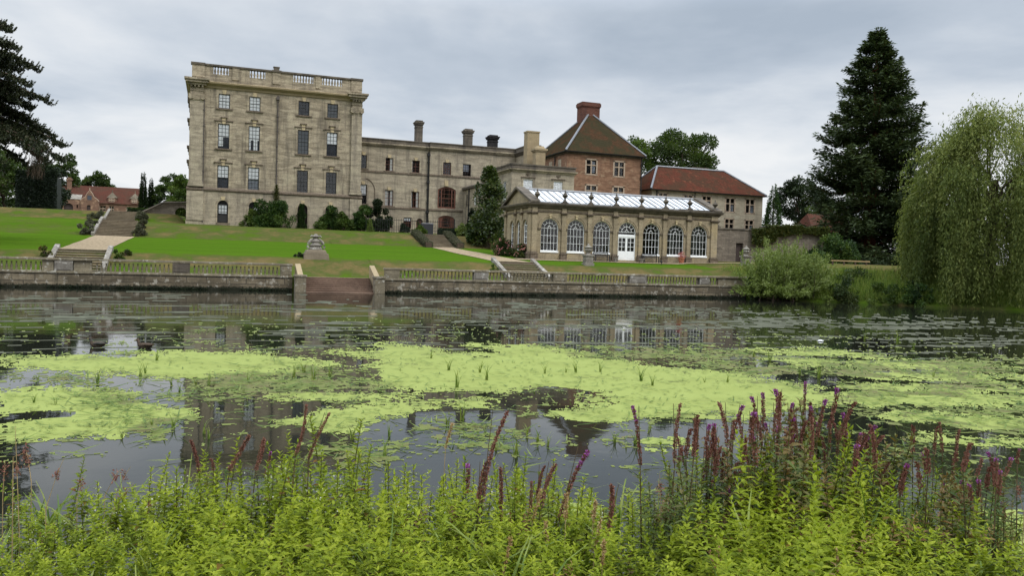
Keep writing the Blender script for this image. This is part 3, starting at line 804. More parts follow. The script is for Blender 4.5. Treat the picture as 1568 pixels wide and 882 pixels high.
def ground_z(u, v):
    u = np.asarray(u, dtype=float)
    v = np.asarray(v, dtype=float)
    sd = v - shore(u)
    zl = np.interp(v, [63.5, 64.6, 68.2, 69.2, 92, 93, 99, 100.4, 112, 116.3, 117.3, 220, 400, 1500], [1.05, 1.05, 2.45, 2.62, 4.05, 4.2, 5.8, 6.0, 6.3, 7.55, 7.68, 11.3, 16, 30])
    zm = np.interp(v, [63.5, 64.6, 68.2, 69.2, 91.5, 92.5, 96.8, 98.0, 110, 125, 400, 1500], [1.05, 1.05, 2.45, 2.62, 4.03, 4.2, 5.5, 5.68, 6.25, 6.3, 12, 30])
    zr = np.interp(v, [63.5, 64.6, 68.2, 69.2, 75, 95, 140, 400, 1500], [1.05, 1.05, 2.45, 2.62, 3.1, 3.3, 4.2, 10, 30])
    a = sstep(u, -5.0, -3.2)
    b = sstep(u, 49.0, 58.0)
    z = zl * (1 - a) + zm * a
    z = z * (1 - b) + zr * b
    zs = np.interp(sd, [-1.6, -0.2, 0.3, 2.0, 7.0, 14.0, 30, 60, 300, 1500], [-1.0, -0.1, 0.35, 1.15, 2.3, 3.0, 3.4, 3.8, 9, 30])
    c = sstep(u, 44.3, 46.5)
    far = z * (1 - c) + zs * c
    w = u * SY + v * CY
    near = np.interp(w, [-300, -20, 0, 3.6, 5.0, 6.2, 8.0], [6.0, 1.4, 0.75, 0.62, 0.42, -0.25, -1.0])
    riv = np.where(c > 0.5, far, np.where(sd < 0.3, -1.0, far))
    z = np.where(sd < np.where(c > 0.5, -1.6, 0.3), np.maximum(-1.0, near), riv)
    lump = (fbm(np.stack([u, v], -1).reshape(-1, 2), 0.35, 3, 5).reshape(u.shape) - 0.5)
    return z + lump * np.where(sd > 4, 0.10, 0.0)


def gz(u, v):
    return float(ground_z(np.array([u]), np.array([v]))[0])


def make_ground():
    us = np.concatenate([-np.geomspace(1500, 42, 22), np.arange(-40, -16, 2.0), np.arange(-16, 56, 0.75), np.arange(56, 110, 2.5), np.geomspace(112, 1500, 20), [12.05, 12.15]])
    us = np.unique(np.round(us, 3))
    sds = np.concatenate([-np.geomspace(600, 80, 14), np.arange(-76, -52, 0.5), np.arange(-50, -3, 6.0), np.arange(-2.4, 0.2, 0.4), [0.28, 0.42], np.arange(0.8, 9, 0.45), np.arange(9, 58, 0.8), np.arange(58, 160, 5), np.geomspace(165, 1500, 22)])
    sds = np.unique(np.round(sds, 3))
    U, SD = np.meshgrid(us, sds)
    V = shore(U) + SD
    Z = ground_z(U, V)
    nu, nr = len(us), len(sds)
    P = np.stack([U, V, Z], -1).reshape(-1, 3)
    idx = np.arange(nu * nr).reshape(nr, nu)
    Fq = np.stack([idx[:-1, :-1], idx[:-1, 1:], idx[1:, 1:], idx[1:, :-1]], -1).reshape(-1, 4)
    o = np_mesh('ground', P, Fq, M['turf'], smooth=True)
    V_, U_, SD_ = V.ravel(), U.ravel(), SD.ravel()
    lw = np.interp(V_, [62, 64, 64.8, 67.4, 68.3, 69.0, 91.6, 92.3, 97.4, 98.5, 111.5, 112.5, 117.5, 125, 400], [.5, .42, .50, .68, .50, .10, .10, .52, .55, .44, .42, .58, .60, .45, .4])
    lw = np.where((U_ < -12) & (V_ > 92) & (V_ < 104), 0.30, lw)
    lw = np.where((U_ > 22) & (U_ < 40) & (V_ > 92) & (V_ < 99), 0.72, lw)
    lw = np.where(U_ > 46, np.interp(SD_, [0, 2, 6, 9, 20, 60], [.45, .3, .45, .7, .5, .4]), lw)
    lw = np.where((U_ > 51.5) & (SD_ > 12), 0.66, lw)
    lw = np.where(SD_ < 0, 0.6, lw)
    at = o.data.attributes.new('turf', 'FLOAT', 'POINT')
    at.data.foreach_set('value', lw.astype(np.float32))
    tag(o, kind='structure')


make_ground()


def path_strip(name, pts, lift=0.035, nu=6):
    """pts: (u_left, u_right, v) stations"""
    vs = [p[2] for p in pts]
    n = max(2, int((vs[-1] - vs[0]) / 0.6))
    P = []
    for i in range(n + 1):
        v = vs[0] + (vs[-1] - vs[0]) * i / n
        a = np.interp(v, vs, [p[0] for p in pts])
        b = np.interp(v, vs, [p[1] for p in pts])
        for k in range(nu + 1):
            u = a + (b - a) * k / nu
            P.append((u, v, gz(u, v) + lift))
    idx = np.arange((n + 1) * (nu + 1)).reshape(n + 1, nu + 1)
    Fq = np.stack([idx[:-1, :-1], idx[:-1, 1:], idx[1:, 1:], idx[1:, :-1]], -1).reshape(-1, 4)
    o = np_mesh(name, np.array(P), Fq, M['gravel'], smooth=True)
    tag(o, kind='structure')


path_strip('garden_path', [(-10.95, -7.75, 68.9), (-11.4, -7.75, 92.4)])
path_strip('garden_path', [(23.6, 27.1, 68.9), (23.2, 26.7, 80), (23.45, 26.1, 92.2)])
path_strip('gravel_walk', [(27.2, 55.0, 73.15), (27.2, 55.0, 74.75)], 0.05, 40)

mb = MB()
mb.quad((-400, -25, 0), (400, -25, 0), (400, 63.2, 0), (-400, 63.2, 0))
tag(mb.build('river', M['river_water']), kind='structure')

# ================================================================== river terrace wall, piers, steps
BAL = [(0.075, 0.0), (0.085, 0.05), (0.055, 0.09), (0.09, 0.20), (0.105, 0.28), (0.075, 0.40), (0.045, 0.52), (0.04, 0.58), (0.07, 0.61), (0.075, 0.68)]


def baluster_mesh(m, h, seg=8, k=1.0):
    b = MB()
    b.lathe(0, 0, [(r * k, z * h / 0.68) for r, z in BAL], seg)
    o = b.build('baluster', m, smooth=True)
    me = o.data
    bpy.data.objects.remove(o)
    return me


bal_me = baluster_mesh(M['balustrade_stone'], 0.58, 8, 0.78)


def river_wall(name, label, v, u0, u1, piers, zt=2.0, solid=(), b_lo=None, b_hi=None):
    root = thing(name, label, 'wall', (u0, v, 0))
    mb = MB()
    mb.box(u0, u1, v, v + 0.75, -1.0, 1.0)
    mb.build('wall', M['river_stone'], root, bevel=0.02)
    mb = MB()
    mb.box(u0, u1, v - 0.07, v + 0.6, 1.0, 1.16)
    for a, b in solid:
        mb.box(a, b, v + 0.10, v + 0.42, 1.16, zt - 0.16)
    mb.build('plinth_course', M['balustrade_stone'], root, bevel=0.015)
    mb = MB()
    mb.box(u0, u1, v - 0.04, v + 0.55, zt - 0.16, zt)
    mb.build('coping', M['balustrade_stone'], root, bevel=0.02)
    for (pu, pw, mname) in piers:
        mb = MB()
        mb.box(pu - pw / 2, pu + pw / 2, v + 0.0, v + 0.5, 1.16, zt - 0.16)
        mb.box(pu - pw / 2 + 0.12, pu + pw / 2 - 0.12, v - 0.03, v + 0.0, 1.24, zt - 0.24)
        mb.build('pier', M[mname], root, bevel=0.012)
    u = (b_lo if b_lo is not None else u0) + 0.15
    n = 0
    while u < (b_hi if b_hi is not None else u1) - 0.1 and n < 100:
        if not any(abs(u - pu) < pw / 2 + 0.1 for pu, pw, _ in piers) and not any(a - .08 < u < b + .08 for a, b in solid):
            o = bpy.data.objects.new('baluster', bal_me)
            COL.objects.link(o)
            o.parent = root
            o.location = (u - u0, 0.26, 1.17)
            o.rotation_euler.z = random.random() * 6
            n += 1
        u += 0.285
    return root


river_wall('terrace_wall', 'weathered stone river wall with balustrade left of the water steps', 62.6, -45, 5.46,
           [(-9.6, 1.1, 'lichen_stone'), (-2.2, 1.15, 'ashlar_dark'), (5.0, 0.8, 'balustrade_stone'), (-16.6, 1.1, 'balustrade_stone')],
           zt=2.03, solid=[(-9.0, -7.9), (-10.9, -10.2)], b_lo=-18)
river_wall('terrace_wall', 'weathered stone river wall with balustrade right of the water steps', 60.9, 12.0, 44.2,
           [(12.6, 1.1, 'balustrade_stone'), (19.6, 1.2, 'lichen_stone'), (26.3, 1.2, 'balustrade_stone'), (33.4, 1.6, 'lichen_stone'), (39.9, 1.0, 'lichen_stone')],
           zt=1.93, solid=[(41.3, 44.2)])

# piers with sloping cheek stones beside the water steps
for side, pu, lab in ((0, 5.84, 'square stone pier with pale sloping cheek left of the water steps'), (1, 11.55, 'square stone pier with pale sloping cheek right of the water steps')):
    p = thing('stair_pier', lab, 'pier', (pu, 60.6, 0), 'piers of the water steps')
    mb = MB()
    mb.box(pu - .38, pu + .38, 60.35, 61.15, -1.0, 1.12)
    mb.build('pier_block', M['balustrade_stone'], p, bevel=0.02)
    mb = MB()
    mb.box(pu - .44, pu + .44, 60.29, 61.21, 1.12, 1.28)
    mb.build('pier_cap', M['balustrade_stone'], p, bevel=0.02)
    mb = MB()
    cu = pu + (0.05 if side == 0 else -0.08)
    mb.add([(cu - .2, 61.2, -.5), (cu + .2, 61.2, -.5), (cu + .2, 63.4, -.5), (cu - .2, 63.4, -.5), (cu - .2, 61.2, 1.30), (cu + .2, 61.2, 1.30), (cu + .2, 63.4, 2.06), (cu - .2, 63.4, 2.06)],
           [(0, 3, 2, 1), (4, 5, 6, 7), (0, 1, 5, 4), (1, 2, 6, 5), (2, 3, 7, 6), (3, 0, 4, 7)])
    mb.build('sloping_cheek', M['ashlar_warm'], p, bevel=0.02)

st = thing('water_steps', 'broad flight of reddish stone steps going down into the river', 'steps', (8.7, 60.6, 0))
N = 8
for i in range(N):
    mb = MB()
    z1 = 1.08 - i * 1.14 / N
    y1 = 62.9 - i * 0.28
    mb.box(6.22, 11.17, y1 - 0.32 - (0 if i < N - 1 else .1), 63.2, z1 - 0.60, z1 - 0.045)
    mb.box(6.22, 11.17, y1 - 0.36, 63.2 if i == 0 else y1 - 0.02, z1 - 0.045, z1)
    mb.build('step', M['water_step_stone'], st)


def flight(label, u0, u1, v0, v1, z0, z1, n, cheek=None, mat='step_stone', cheek_w=0.35):
    root = thing('garden_steps', label, 'steps', ((u0 + u1) / 2, v0, z0), 'stone flights on the garden banks')
    for i in range(n):
        mb = MB()
        a = v0 + (v1 - v0) * i / n
        b = v0 + (v1 - v0) * (i + 1) / n
        zt = z0 + (z1 - z0) * (i + 1) / n
        mb.box(u0, u1, a, v1 + .4, zt - 0.5, zt - 0.06)
        sp_o = mb.build('step', M[mat], root)
        mb = MB()
        mb.box(u0, u1, a - 0.07, b + .02, zt - 0.06, zt)
        mb.build('tread', M['tread_stone'], sp_o)
    for c in (cheek or ()):
        mb = MB()
        u = u0 - cheek_w if c == 'l' else u1
        u2 = u + cheek_w
        h = 0.34
        mb.add([(u, v0 - .25, z0 - .6), (u2, v0 - .25, z0 - .6), (u2, v1 + .3, z0 - .6), (u, v1 + .3, z0 - .6),
                (u, v0 - .25, z0 + h), (u2, v0 - .25, z0 + h), (u2, v1 + .3, z1 + h), (u, v1 + .3, z1 + h)],
               [(0, 3, 2, 1), (4, 5, 6, 7), (0, 1, 5, 4), (1, 2, 6, 5), (2, 3, 7, 6), (3, 0, 4, 7)])
        mb.build('cheek_wall', M['lichen_stone'], root, bevel=0.02)
    return root


flight('wide stone flight behind the left river balustrade, leading up to the gravel path', -10.85, -7.6, 64.7, 69.0, 1.05, 2.68, 9, 'lr')
flight('wide stone flight behind the right river balustrade, below the orangery', 23.5, 26.9, 64.7, 69.0, 1.05, 2.70, 9, 'lr')
flight('lower of the two stone flights climbing to the red lodge', -11.45, -8.0, 92.6, 99.6, 4.10, 6.02, 11, 'l', cheek_w=0.3)
flight('upper of the two stone flights climbing to the red lodge', -12.6, -9.45, 111.8, 116.6, 6.3, 7.72, 8, 'l', cheek_w=0.3)
flight('reddish stone flight up the bank between two clipped hedges', 23.55, 26.15, 91.8, 97.2, 4.05, 5.72, 10, None, 'step_stone')

# ================================================================== architecture pieces


def surround(parent, F, s0, s1, z0, z1, rise=0.0, w=0.28, t=0.0, pr=0.07, sill=True, key=True, hood=False, mat='ashlar', earmat=None):
    """architrave round an opening with its sill, keystone and hood, proud of the wall"""
    mb = MB()
    oi = outline(s0, s1, z0, z1, rise)
    if rise:
        oo = outline(s0 - w, s1 + w, z0, z1 + w, rise * (s1 - s0 + 2 * w) / (s1 - s0))
    else:
        oo = outline(s0 - w, s1 + w, z0, z1 + w)
    n = len(oi)
    # open at the bottom edge (0 -> 1)
    idx = list(range(1, n)) + [0]
    a = [oi[i] for i in idx]
    b = [oo[i] for i in idx]
    strip(mb, F, a, t + pr, b, t + pr, closed=False)
    strip(mb, F, b, t + pr, b, t, closed=False)
    strip(mb, F, a, t, a, t + pr, closed=False)
    o = mb.build('surround', M[mat], parent)
    if sill:
        d = MB()
        F.box(d, s0 - w - .06, s1 + w + .06, t + 0.0, t + pr + .08, z0 - .16, z0 - .002)
        d.build('sill', M['trim_dark'], parent)
    if hood:
        d = MB()
        F.box(d, s0 - w - .14, s1 + w + .14, t, t + pr + .10, z1 + w + .003, z1 + w + .11)
        d.build('hood', M['trim_dark'], parent)
    if key:
        k = MB()
        c = (s0 + s1) / 2
        zt = z1 + w + (.42 if hood else .18)
        zb = z1 - 0.02
        F_ = F.P
        tt = t + pr + .07
        k.add([F_(c - .17, tt, zb), F_(c + .17, tt, zb), F_(c + .26, tt, zt), F_(c - .26, tt, zt),
               F_(c - .17, t, zb), F_(c + .17, t, zb), F_(c + .26, t, zt), F_(c - .26, t, zt)],
              [(0, 1, 2, 3), (1, 5, 6, 2), (4, 0, 3, 7), (3, 2, 6, 7), (4, 5, 1, 0)])
        k.build('keystone', M['stone_trim'], parent)
        if hood:
            k = MB()
            F.box(k, c - .42, c + .42, t, t + pr + .16, zt + .003, zt + .12)
            k.build('keystone_cap', M['trim_dark'], parent)
    return o


def closed_shell(mb, u0, u1, v0, v1, z0, z1, skip=''):
    """plain walls of a building other than the faces named in skip (f l r b), and its flat lid"""
    if 'b' not in skip:
        mb.quad((u1, v1, z0), (u0, v1, z0), (u0, v1, z1), (u1, v1, z1))
    if 'l' not in skip:
        mb.quad((u0, v1, z0), (u0, v0, z0), (u0, v0, z1), (u0, v1, z1))
    if 'r' not in skip:
        mb.quad((u1, v0, z0), (u1, v1, z0), (u1, v1, z1), (u1, v0, z1))
    if 'f' not in skip:
        mb.quad((u0, v0, z0), (u1, v0, z0), (u1, v0, z1), (u0, v0, z1))


def slab(parent, u0, u1, v0, v1, z, name='flat_roof', mat='lead_dark', th=0.2):
    mb = MB()
    mb.box(u0, u1, v0, v1, z - th, z)
    mb.build(name, M[mat], parent)


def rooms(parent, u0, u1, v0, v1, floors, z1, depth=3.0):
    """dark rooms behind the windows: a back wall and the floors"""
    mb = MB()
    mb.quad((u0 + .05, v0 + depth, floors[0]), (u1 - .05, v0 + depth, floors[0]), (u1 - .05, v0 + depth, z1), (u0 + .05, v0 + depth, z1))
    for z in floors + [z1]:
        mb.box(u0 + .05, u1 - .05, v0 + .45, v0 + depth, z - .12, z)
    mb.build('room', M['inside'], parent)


def pipe(parent, F, s, z0, z1, t=0.12, r=0.07, mat='rust_pipe', heads=()):
    mb = MB()
    mb.tube([F.P(s, t, z0), F.P(s, t, z1)], r, 6)
    z = z0 + .6
    while z < z1:
        F.box(mb, s - r * 1.5, s + r * 1.5, 0.0, t + r * 1.3, z, z + .12)
        z += 1.9
    for hz in heads:
        F.box(mb, s - .2, s + .2, 0.02, t + .2, hz, hz + .35)
    return mb.build('drainpipe', M[mat], parent)


# ---------------------------------------------------------------- the tall stone wing
U0, U1, VM = -3.15, 18.1, 110.0
wing = thing('mansion_wing', 'tall pale stone mansion wing with a roof balustrade and twelve sash windows', 'mansion', ((U0 + U1) / 2, VM, 6.2))
F = front(VM)
cols = [(0.17, 1.52), (3.84, 5.19), (9.90, 11.28), (13.58, 14.95)]
rows = [(20.92, 22.74, 0, 4), (15.90, 19.01, 0, 6), (10.72, 13.79, 0, 6)]
ops = []
for a, b in cols:
    for z0, z1, r, _ in rows:
        ops.append((a, b, z0, z1, 0, 0.28))
mb = MB()
facade(mb, F, U0, U1, 10.7, 24.2, ops)
gops = [(0.25, 1.52, 6.55, 9.40, 0.62, 0.35), (4.0, 5.25, 6.9, 9.40, 0.62, 0.35), (10.06, 11.31, 6.1, 9.43, 0.62, 0.6), (13.6, 14.9, 6.9, 9.43, 0.62, 0.35)]
closed_shell(mb, U0, U1, VM, VM + 18, 5.0, 24.2, 'f')
mb.build('wall', M['ashlar'], wing)
mb = MB()
facade(mb, F, U0 - .12, U1 + .1, 5.0, 10.55, gops, t=0.12)
mb.quad(F.P(U0 - .12, 0.12, 5.0), F.P(U0 - .12, 0.12, 10.55), F.P(U0 - .12, -17.9, 10.55), F.P(U0 - .12, -17.9, 5.0))
mb.quad(F.P(U1 + .1, 0.12, 5.0), F.P(U1 + .1, -17.9, 5.0), F.P(U1 + .1, -17.9, 10.55), F.P(U1 + .1, 0.12, 10.55))
for a, b in ((U0 - .3, 0.1), (1.75, 3.0), (7.4, 9.9), (11.5, 13.3), (15.2, U1 + .25)):
    F.box(mb, a, b, 0.0, 0.24, 5.0, 6.75)
for a, b in ((U0 - .24, -1.42), (16.75, U1 + .2)):
    F.box(mb, a, b, 0.0, 0.34, 6.75, 10.4)
mb.build('ground_storey', M['ashlar_plain'], wing)
mb = MB()
mb.mold((U0, U1, VM, VM + 18), [(0.0, 10.42), (0.2, 10.5), (0.30, 10.56), (0.30, 10.74), (0.16, 10.9), (0.0, 10.96)])
mb.build('string_course', M['trim_dark'], wing)
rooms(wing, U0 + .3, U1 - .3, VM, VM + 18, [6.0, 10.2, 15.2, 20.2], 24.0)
B_ = [None, [(0, 1, 0, 1)], [(0, 1, .5, 1)], [(0, 1, .62, 1)]]
lit = {(0, 0): [(0, 1, 0, 1)], (1, 0): [(0, 1, 0, 1)], (0, 1): [(0, 1, 0.47, 1), (0, .45, .1, .47)], (1, 1): [(0, 1, 0.42, 1), (.0, .2, 0, .42), (.45, .8, 0, .42)],
       (3, 1): [(0, 1, 0.5, 1)], (0, 2): [(0, 1, 0.5, 1)], (1, 2): [(0, 1, 0.52, 1)]}
gry = {(1, 0): 1}
for i, (a, b) in enumerate(cols):
    for j, (z0, z1, r, nz) in enumerate(rows):
        w_ = window(wing, F, a, b, z0, z1, 0, 0.06, 3, nz, M['black_frame'], 0.085, 0.042, lit.get((i, j)))
        bb = MB()
        bb.quad(F.P(a + .05, -.30, z0), F.P(b - .05, -.30, z0), F.P(b - .05, -.30, z1), F.P(a + .05, -.30, z1))
        bb.build('shutter', M['dull_blind'] if (i + j) % 3 else M['grey_blind'], w_)
        surround(w_, F, a, b, z0, z1, 0, 0.30, 0, 0.08, True, True, j > 0, 'ashlar')
for k, (a, b, z0, z1, r, d) in enumerate(gops):
    if k == 0:
        dd = thing('door', None, None) if False else None
        w_ = window(wing, F, a, b, z0 + .0, z1, r, 0.12, 3, 5, M['black_frame'], 0.11, 0.05, [(0.12, .88, .42, .8)], name='garden_door', fan=False)
        s_ = MB()
        F.box(s_, a - .05, b + .05, 0.1, 0.7, 5.4, z0 - .005)
        s_.build('doorstep', M['step_stone'], w_)
        l_ = MB()
        F.box(l_, a + .11, b - .11, 0.12 - .3 - .02, 0.12 - .17, z0 + .1, z0 + .95)
        l_.build('door_panel', M['black_frame'], w_)
    elif k == 2:
        l_ = MB()
        F.box(l_, a, b, -.45, -.40, z0, z1)
        w_ = l_.build('side_door', M['dark_door'], wing)
    else:
        w_ = window(wing, F, a, b, z0, z1, r, 0.12, 3, 4, M['black_frame'], 0.10, 0.05, [(0.5, .9, .2, .75)] if k == 1 else None)
    surround(w_, F, a, b, z0, z1, r, 0.26, 0.12, 0.05, False, True, False, 'ashlar')

for a, b, in ((U0 - .02, -1.58), (16.75, U1 + .02)):
    mb = MB()
    F.box(mb, a, b, 0.0, 0.26, 11.55, 21.65)
    mb.build('pilaster', M['ashlar_plain'], wing)
    mb = MB()
    F.box(mb, a - .14, b + .14, 0.0, 0.42, 10.965, 11.25)
    F.box(mb, a - .07, b + .07, 0.0, 0.35, 11.25, 11.55)
    mb.build('pilaster_base', M['ashlar_plain'], wing, bevel=0.03)
    mb = MB()
    F.box(mb, a - .02, b + .02, 0, .34, 21.65, 21.80)
    F.box(mb, a - .16, b + .16, 0, .42, 22.22, 22.45)
    for c in (a + .08, b - .08):
        mb.tube([F.P(c, 0.0, 22.0), F.P(c, 0.52, 22.0)], 0.27, 10)
    F.box(mb, a + .1, b - .1, 0, .40, 21.8, 22.22)
    mb.build('capital', M['ashlar'], wing)
    mb = MB()
    F.box(mb, a + .02, b - .02, 0, .32, 22.45, 23.25)
    F.box(mb, a - .04, b + .04, 0, .38, 22.78, 22.86)
    for q in range(4):
        x_ = a + .15 + (b - a - .3) * q / 3
        F.box(mb, x_ - .11, x_ + .11, 0, .62, 23.25, 23.48)
    F.box(mb, a - .30, b + .30, 0, .70, 23.48, 23.75)
    F.box(mb, a - .52, b + .52, 0, .98, 23.75, 24.05)
    F.box(mb, a - .66, b + .66, 0, 1.15, 24.05, 24.30)
    mb.build('entablature_block', M['ashlar'], wing, bevel=0.02)
# side capitals and window heads seen in profile on the far left face
FL = left_face(U0)
mb = MB()
for zc_, hh in ((22.0, .8), (19.4, .35), (16.0, .3), (14.2, .35), (10.9, .3)):
    for q in (1.6, 5.0, 9.0, 13.0):
        FL.box(mb, -VM - q - .9, -VM - q + .4, 0, .34, zc_ - hh / 2, zc_ + hh / 2)
mb.build('side_moulding', M['trim_dark'], wing)
mb = MB()
mb.mold((U0, U1, VM, VM + 18), [(0.0, 23.30), (0.12, 23.36), (0.16, 23.6), (0.30, 23.68), (0.42, 23.80), (0.55, 23.84), (0.60, 24.02), (0.42, 24.1), (0.0, 24.12)])
mb.build('cornice', M['ashlar_warm'], wing)
slab(wing, U0 + .3, U1 - .3, VM + .5, VM + 17.7, 24.35)
# parapet: plinth, solid dies, balusters, coping
par = MB()
F2 = front(VM + 0.02)
x0, x1 = U0 + .2, U1 - .1
par.box(x0, x1, VM + .02, VM + .55, 24.12, 25.12)
pans = [(-.48, 1.30), (3.85, 5.73), (9.21, 11.74), (12.86, 15.45)]
ed = [x0] + [q for p in pans for q in p] + [x1]
for a, b in zip(ed[::2], ed[1::2]):
    par.box(a, b, VM + .02, VM + .5, 25.12, 26.08)
for a, b in ((x0 - .04, -1.5), (1.75, 2.6), (6.6, 7.6), (12.0, 12.6), (16.6, x1 + .04)):
    par.box(a, b, VM - .08, VM + .56, 24.6, 26.08)
par.mold((x0 + .5, x1 - .5, VM + .55, VM + 17), [(0, 24.12), (.5, 24.12), (.5, 24.12)])
par.build('parapet', M['ashlar'], wing)
mb = MB()
mb.box(x0 - .12, x1 + .12, VM - .12, VM + .62, 26.08, 26.32)
for a, b in ((x0 - .18, -1.45), (6.5, 7.7), (16.5, x1 + .18)):
    mb.box(a, b, VM - .18, VM + .68, 26.09, 26.37)
mb.build('coping', M['ashlar_dark'], wing, bevel=0.03)
mb = MB()
mb.box(6.75, 7.44, VM, VM + .5, 26.37, 26.72)
mb.box(6.68, 7.5, VM - .05, VM + .55, 26.72, 26.84)
mb.build('parapet_block', M['ashlar_dark'], wing, bevel=0.03)
roof_bal = baluster_mesh(M['ashlar'], 0.95, 8, 1.35)
for a, b in pans:
    n_ = int(round((b - a) / .36))
    for q in range(n_):
        o = bpy.data.objects.new('baluster', roof_bal)
        COL.objects.link(o)
        o.parent = wing
        o.location = (a + (q + .5) * (b - a) / n_ - wing.location.x, 0.27, 25.125 - wing.location.z)
# side parapets, plain
mb = MB()
mb.box(x0, x0 + .5, VM + .6, VM + 17.6, 24.12, 25.9)
mb.box(x1 - .5, x1, VM + .6, VM + 17.6, 24.12, 25.9)
mb.build('side_parapet', M['ashlar_dark'], wing)
pipe(wing, F, 7.33, 6.5, 23.1, 0.14, 0.085, 'rust_pipe', (22.6,))
pipe(wing, F, -1.50, 6.5, 21.8, 0.24, 0.075, 'rust_pipe')

# ---------------------------------------------------------------- the lower stone range
VR = 113.0
rng_ = thing('house_range', 'long lower stone range with two rows of windows and slim chimneys beside the tall wing', 'mansion', (29, VR, 6.2))
F = front(VR)
# left part, then the part right of the step
lo_ops = [(18.55, 19.40, 14.95, 16.76, 0, .22), (22.0, 23.08, 14.80, 16.6, 0, .22), (25.73, 26.82, 14.80, 16.5, 0, .22),
          (18.5, 19.50, 10.1, 12.75, 0, .22), (22.0, 23.18, 9.95, 12.16, 0, .22), (25.72, 26.84, 9.9, 12.14, 0, .22),
          (22.35, 23.2, 6.9, 8.48, 0, .22), (24.75, 25.85, 6.9, 8.5, 0, .22), (26.54, 27.5, 6.2, 8.40, .48, .35)]
hi_ops = [(30.12, 31.30, 14.76, 16.5, 0, .22), (33.05, 34.25, 14.74, 16.45, 0, .3), (29.46, 32.10, 10.0, 13.05, .42, .3), (29.63, 31.96, 7.2, 9.0, .38, .3)]
mb = MB()
facade(mb, F, 17.9, 28.2, 5.0, 18.3, lo_ops)
facade(mb, F, 28.2, 41.0, 5.0, 18.3, hi_ops, t=0.35)
mb.quad(F.P(28.2, 0, 5.0), F.P(28.2, 0.35, 5.0), F.P(28.2, 0.35, 18.3), F.P(28.2, 0, 18.3))
closed_shell(mb, 17.9, 41.0, VR, VR + 11, 5.0, 18.3, 'f')
mb.build('wall', M['ashlar_plain'], rng_)
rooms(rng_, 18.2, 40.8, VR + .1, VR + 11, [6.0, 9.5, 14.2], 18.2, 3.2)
slab(rng_, 18, 40.9, VR + .4, VR + 10.9, 18.6)
for nm, prof, mt in (('string_course', [(0, 14.42), (.10, 14.46), (.10, 14.66), (0, 14.72)], 'trim_dark'), ('string_course', [(0, 9.56), (.12, 9.60), (.12, 9.80), (0, 9.88)], 'trim_dark')):
    mb = MB()
    for a, b, t in ((17.9, 28.2, 0), (28.2, 41.0, .35)):
        vs = []
        for o_, z in prof:
            vs += [F.P(a, t + o_, z), F.P(b, t + o_, z)]
        mb.add(vs, [(i * 2, i * 2 + 1, i * 2 + 3, i * 2 + 2) for i in range(len(prof) - 1)] + [tuple(range(0, len(prof) * 2, 2)), tuple(range(1, len(prof) * 2, 2))])
    mb.build(nm, M[mt], rng_)
mb = MB()
for a, b, t in ((17.9, 28.12, 0), (28.12, 41.0, .35)):
    F.box(mb, a, b, -.5, t + .10, 18.02, 18.16)
    F.box(mb, a, b, -.5, t + .26, 18.16, 18.34)
    F.box(mb, a, b, -.5, t + .42, 18.34, 18.52)
mb.build('cornice', M['ashlar'], rng_)
mb = MB()
for a, b, t in ((17.9, 28.1, 0), (28.1, 41.0, .35)):
    F.box(mb, a, b, -.5, t + .12, 18.52, 19.0)
    F.box(mb, a, b, -.55, t + .20, 19.0, 19.16)
mb.build('parapet', M['ashlar_dark'], rng_, bevel=0.02)
for k, o_ in enumerate(lo_ops[:8]):
    a, b, z0, z1 = o_[:4]
    bl = {3: [(0, .9, .45, 1)], 4: [(0, .45, 0, 1), (.62, 1, 0, 1)], 5: [(0, .16, 0, 1), (.66, 1, .0, 1)], 6: [(0, 1, .62, 1)], 7: [(0, 1, .68, 1)], 1: [(.62, 1, 0, 1)], 2: [(0, .12, 0, 1)]}.get(k)
    w_ = window(rng_, F, a, b, z0, z1, 0, .14, 2 if k < 3 else 3, 4, M['black_frame'] if k == 0 or k == 3 else M['red_wood'], .07, .035, bl, M['curtain'] if k in (4, 5, 1, 2) else M['blind'])
    surround(w_, F, a, b, z0, z1, 0, .20, 0, .05, k < 6, k not in (6, 7), False, 'ashlar_plain')
for k, o_ in enumerate(hi_ops):
    a, b, z0, z1, r = o_[:5]
    if k < 2:
        w_ = window(rng_, F, a, b, z0, z1, 0, .14, 3, 4, M['red_wood'] if k == 0 else M['dark_door'], .08, .035, [(0.1, .75, .4, .95)] if k else None, M['grey_blind'], t=.35)
        if k == 0:
            surround(w_, F, a, b, z0, z1, 0, .20, .35, .05, True, True, False, 'ashlar_plain')
    else:
        w_ = window(rng_, F, a, b, z0, z1, r, .12, 3, 4 if k == 2 else 3, M['red_wood'], .20, .045, None, t=.35)
        d = MB()
        for s in (a + .5, b - .62):
            F.box(d, s, s + .14, .35 - .30, .35 - .10, z0 + .2, z1 - r)
        if k == 3:
            for s in (a + .1, b - .52):
                F.box(d, s, s + .42, .35 - .28, .35 - .13, z0 + .1, z1 - r)
        d.build('mullion', M['red_wood'], w_)
mb = MB()
a, b, z0, z1, r, d_ = lo_ops[8]
mb.add([F.P(s, -.3, z) for s, z in outline(a, b, z0, z1, r)], [tuple(range(13))])
mb.build('arched_door', M['red_wood'], rng_)
k_ = MB()
F.box(k_, 30.4, 30.9, .35, .48, 13.15, 13.95)
k_.build('keystone', M['stone_trim'], rng_)
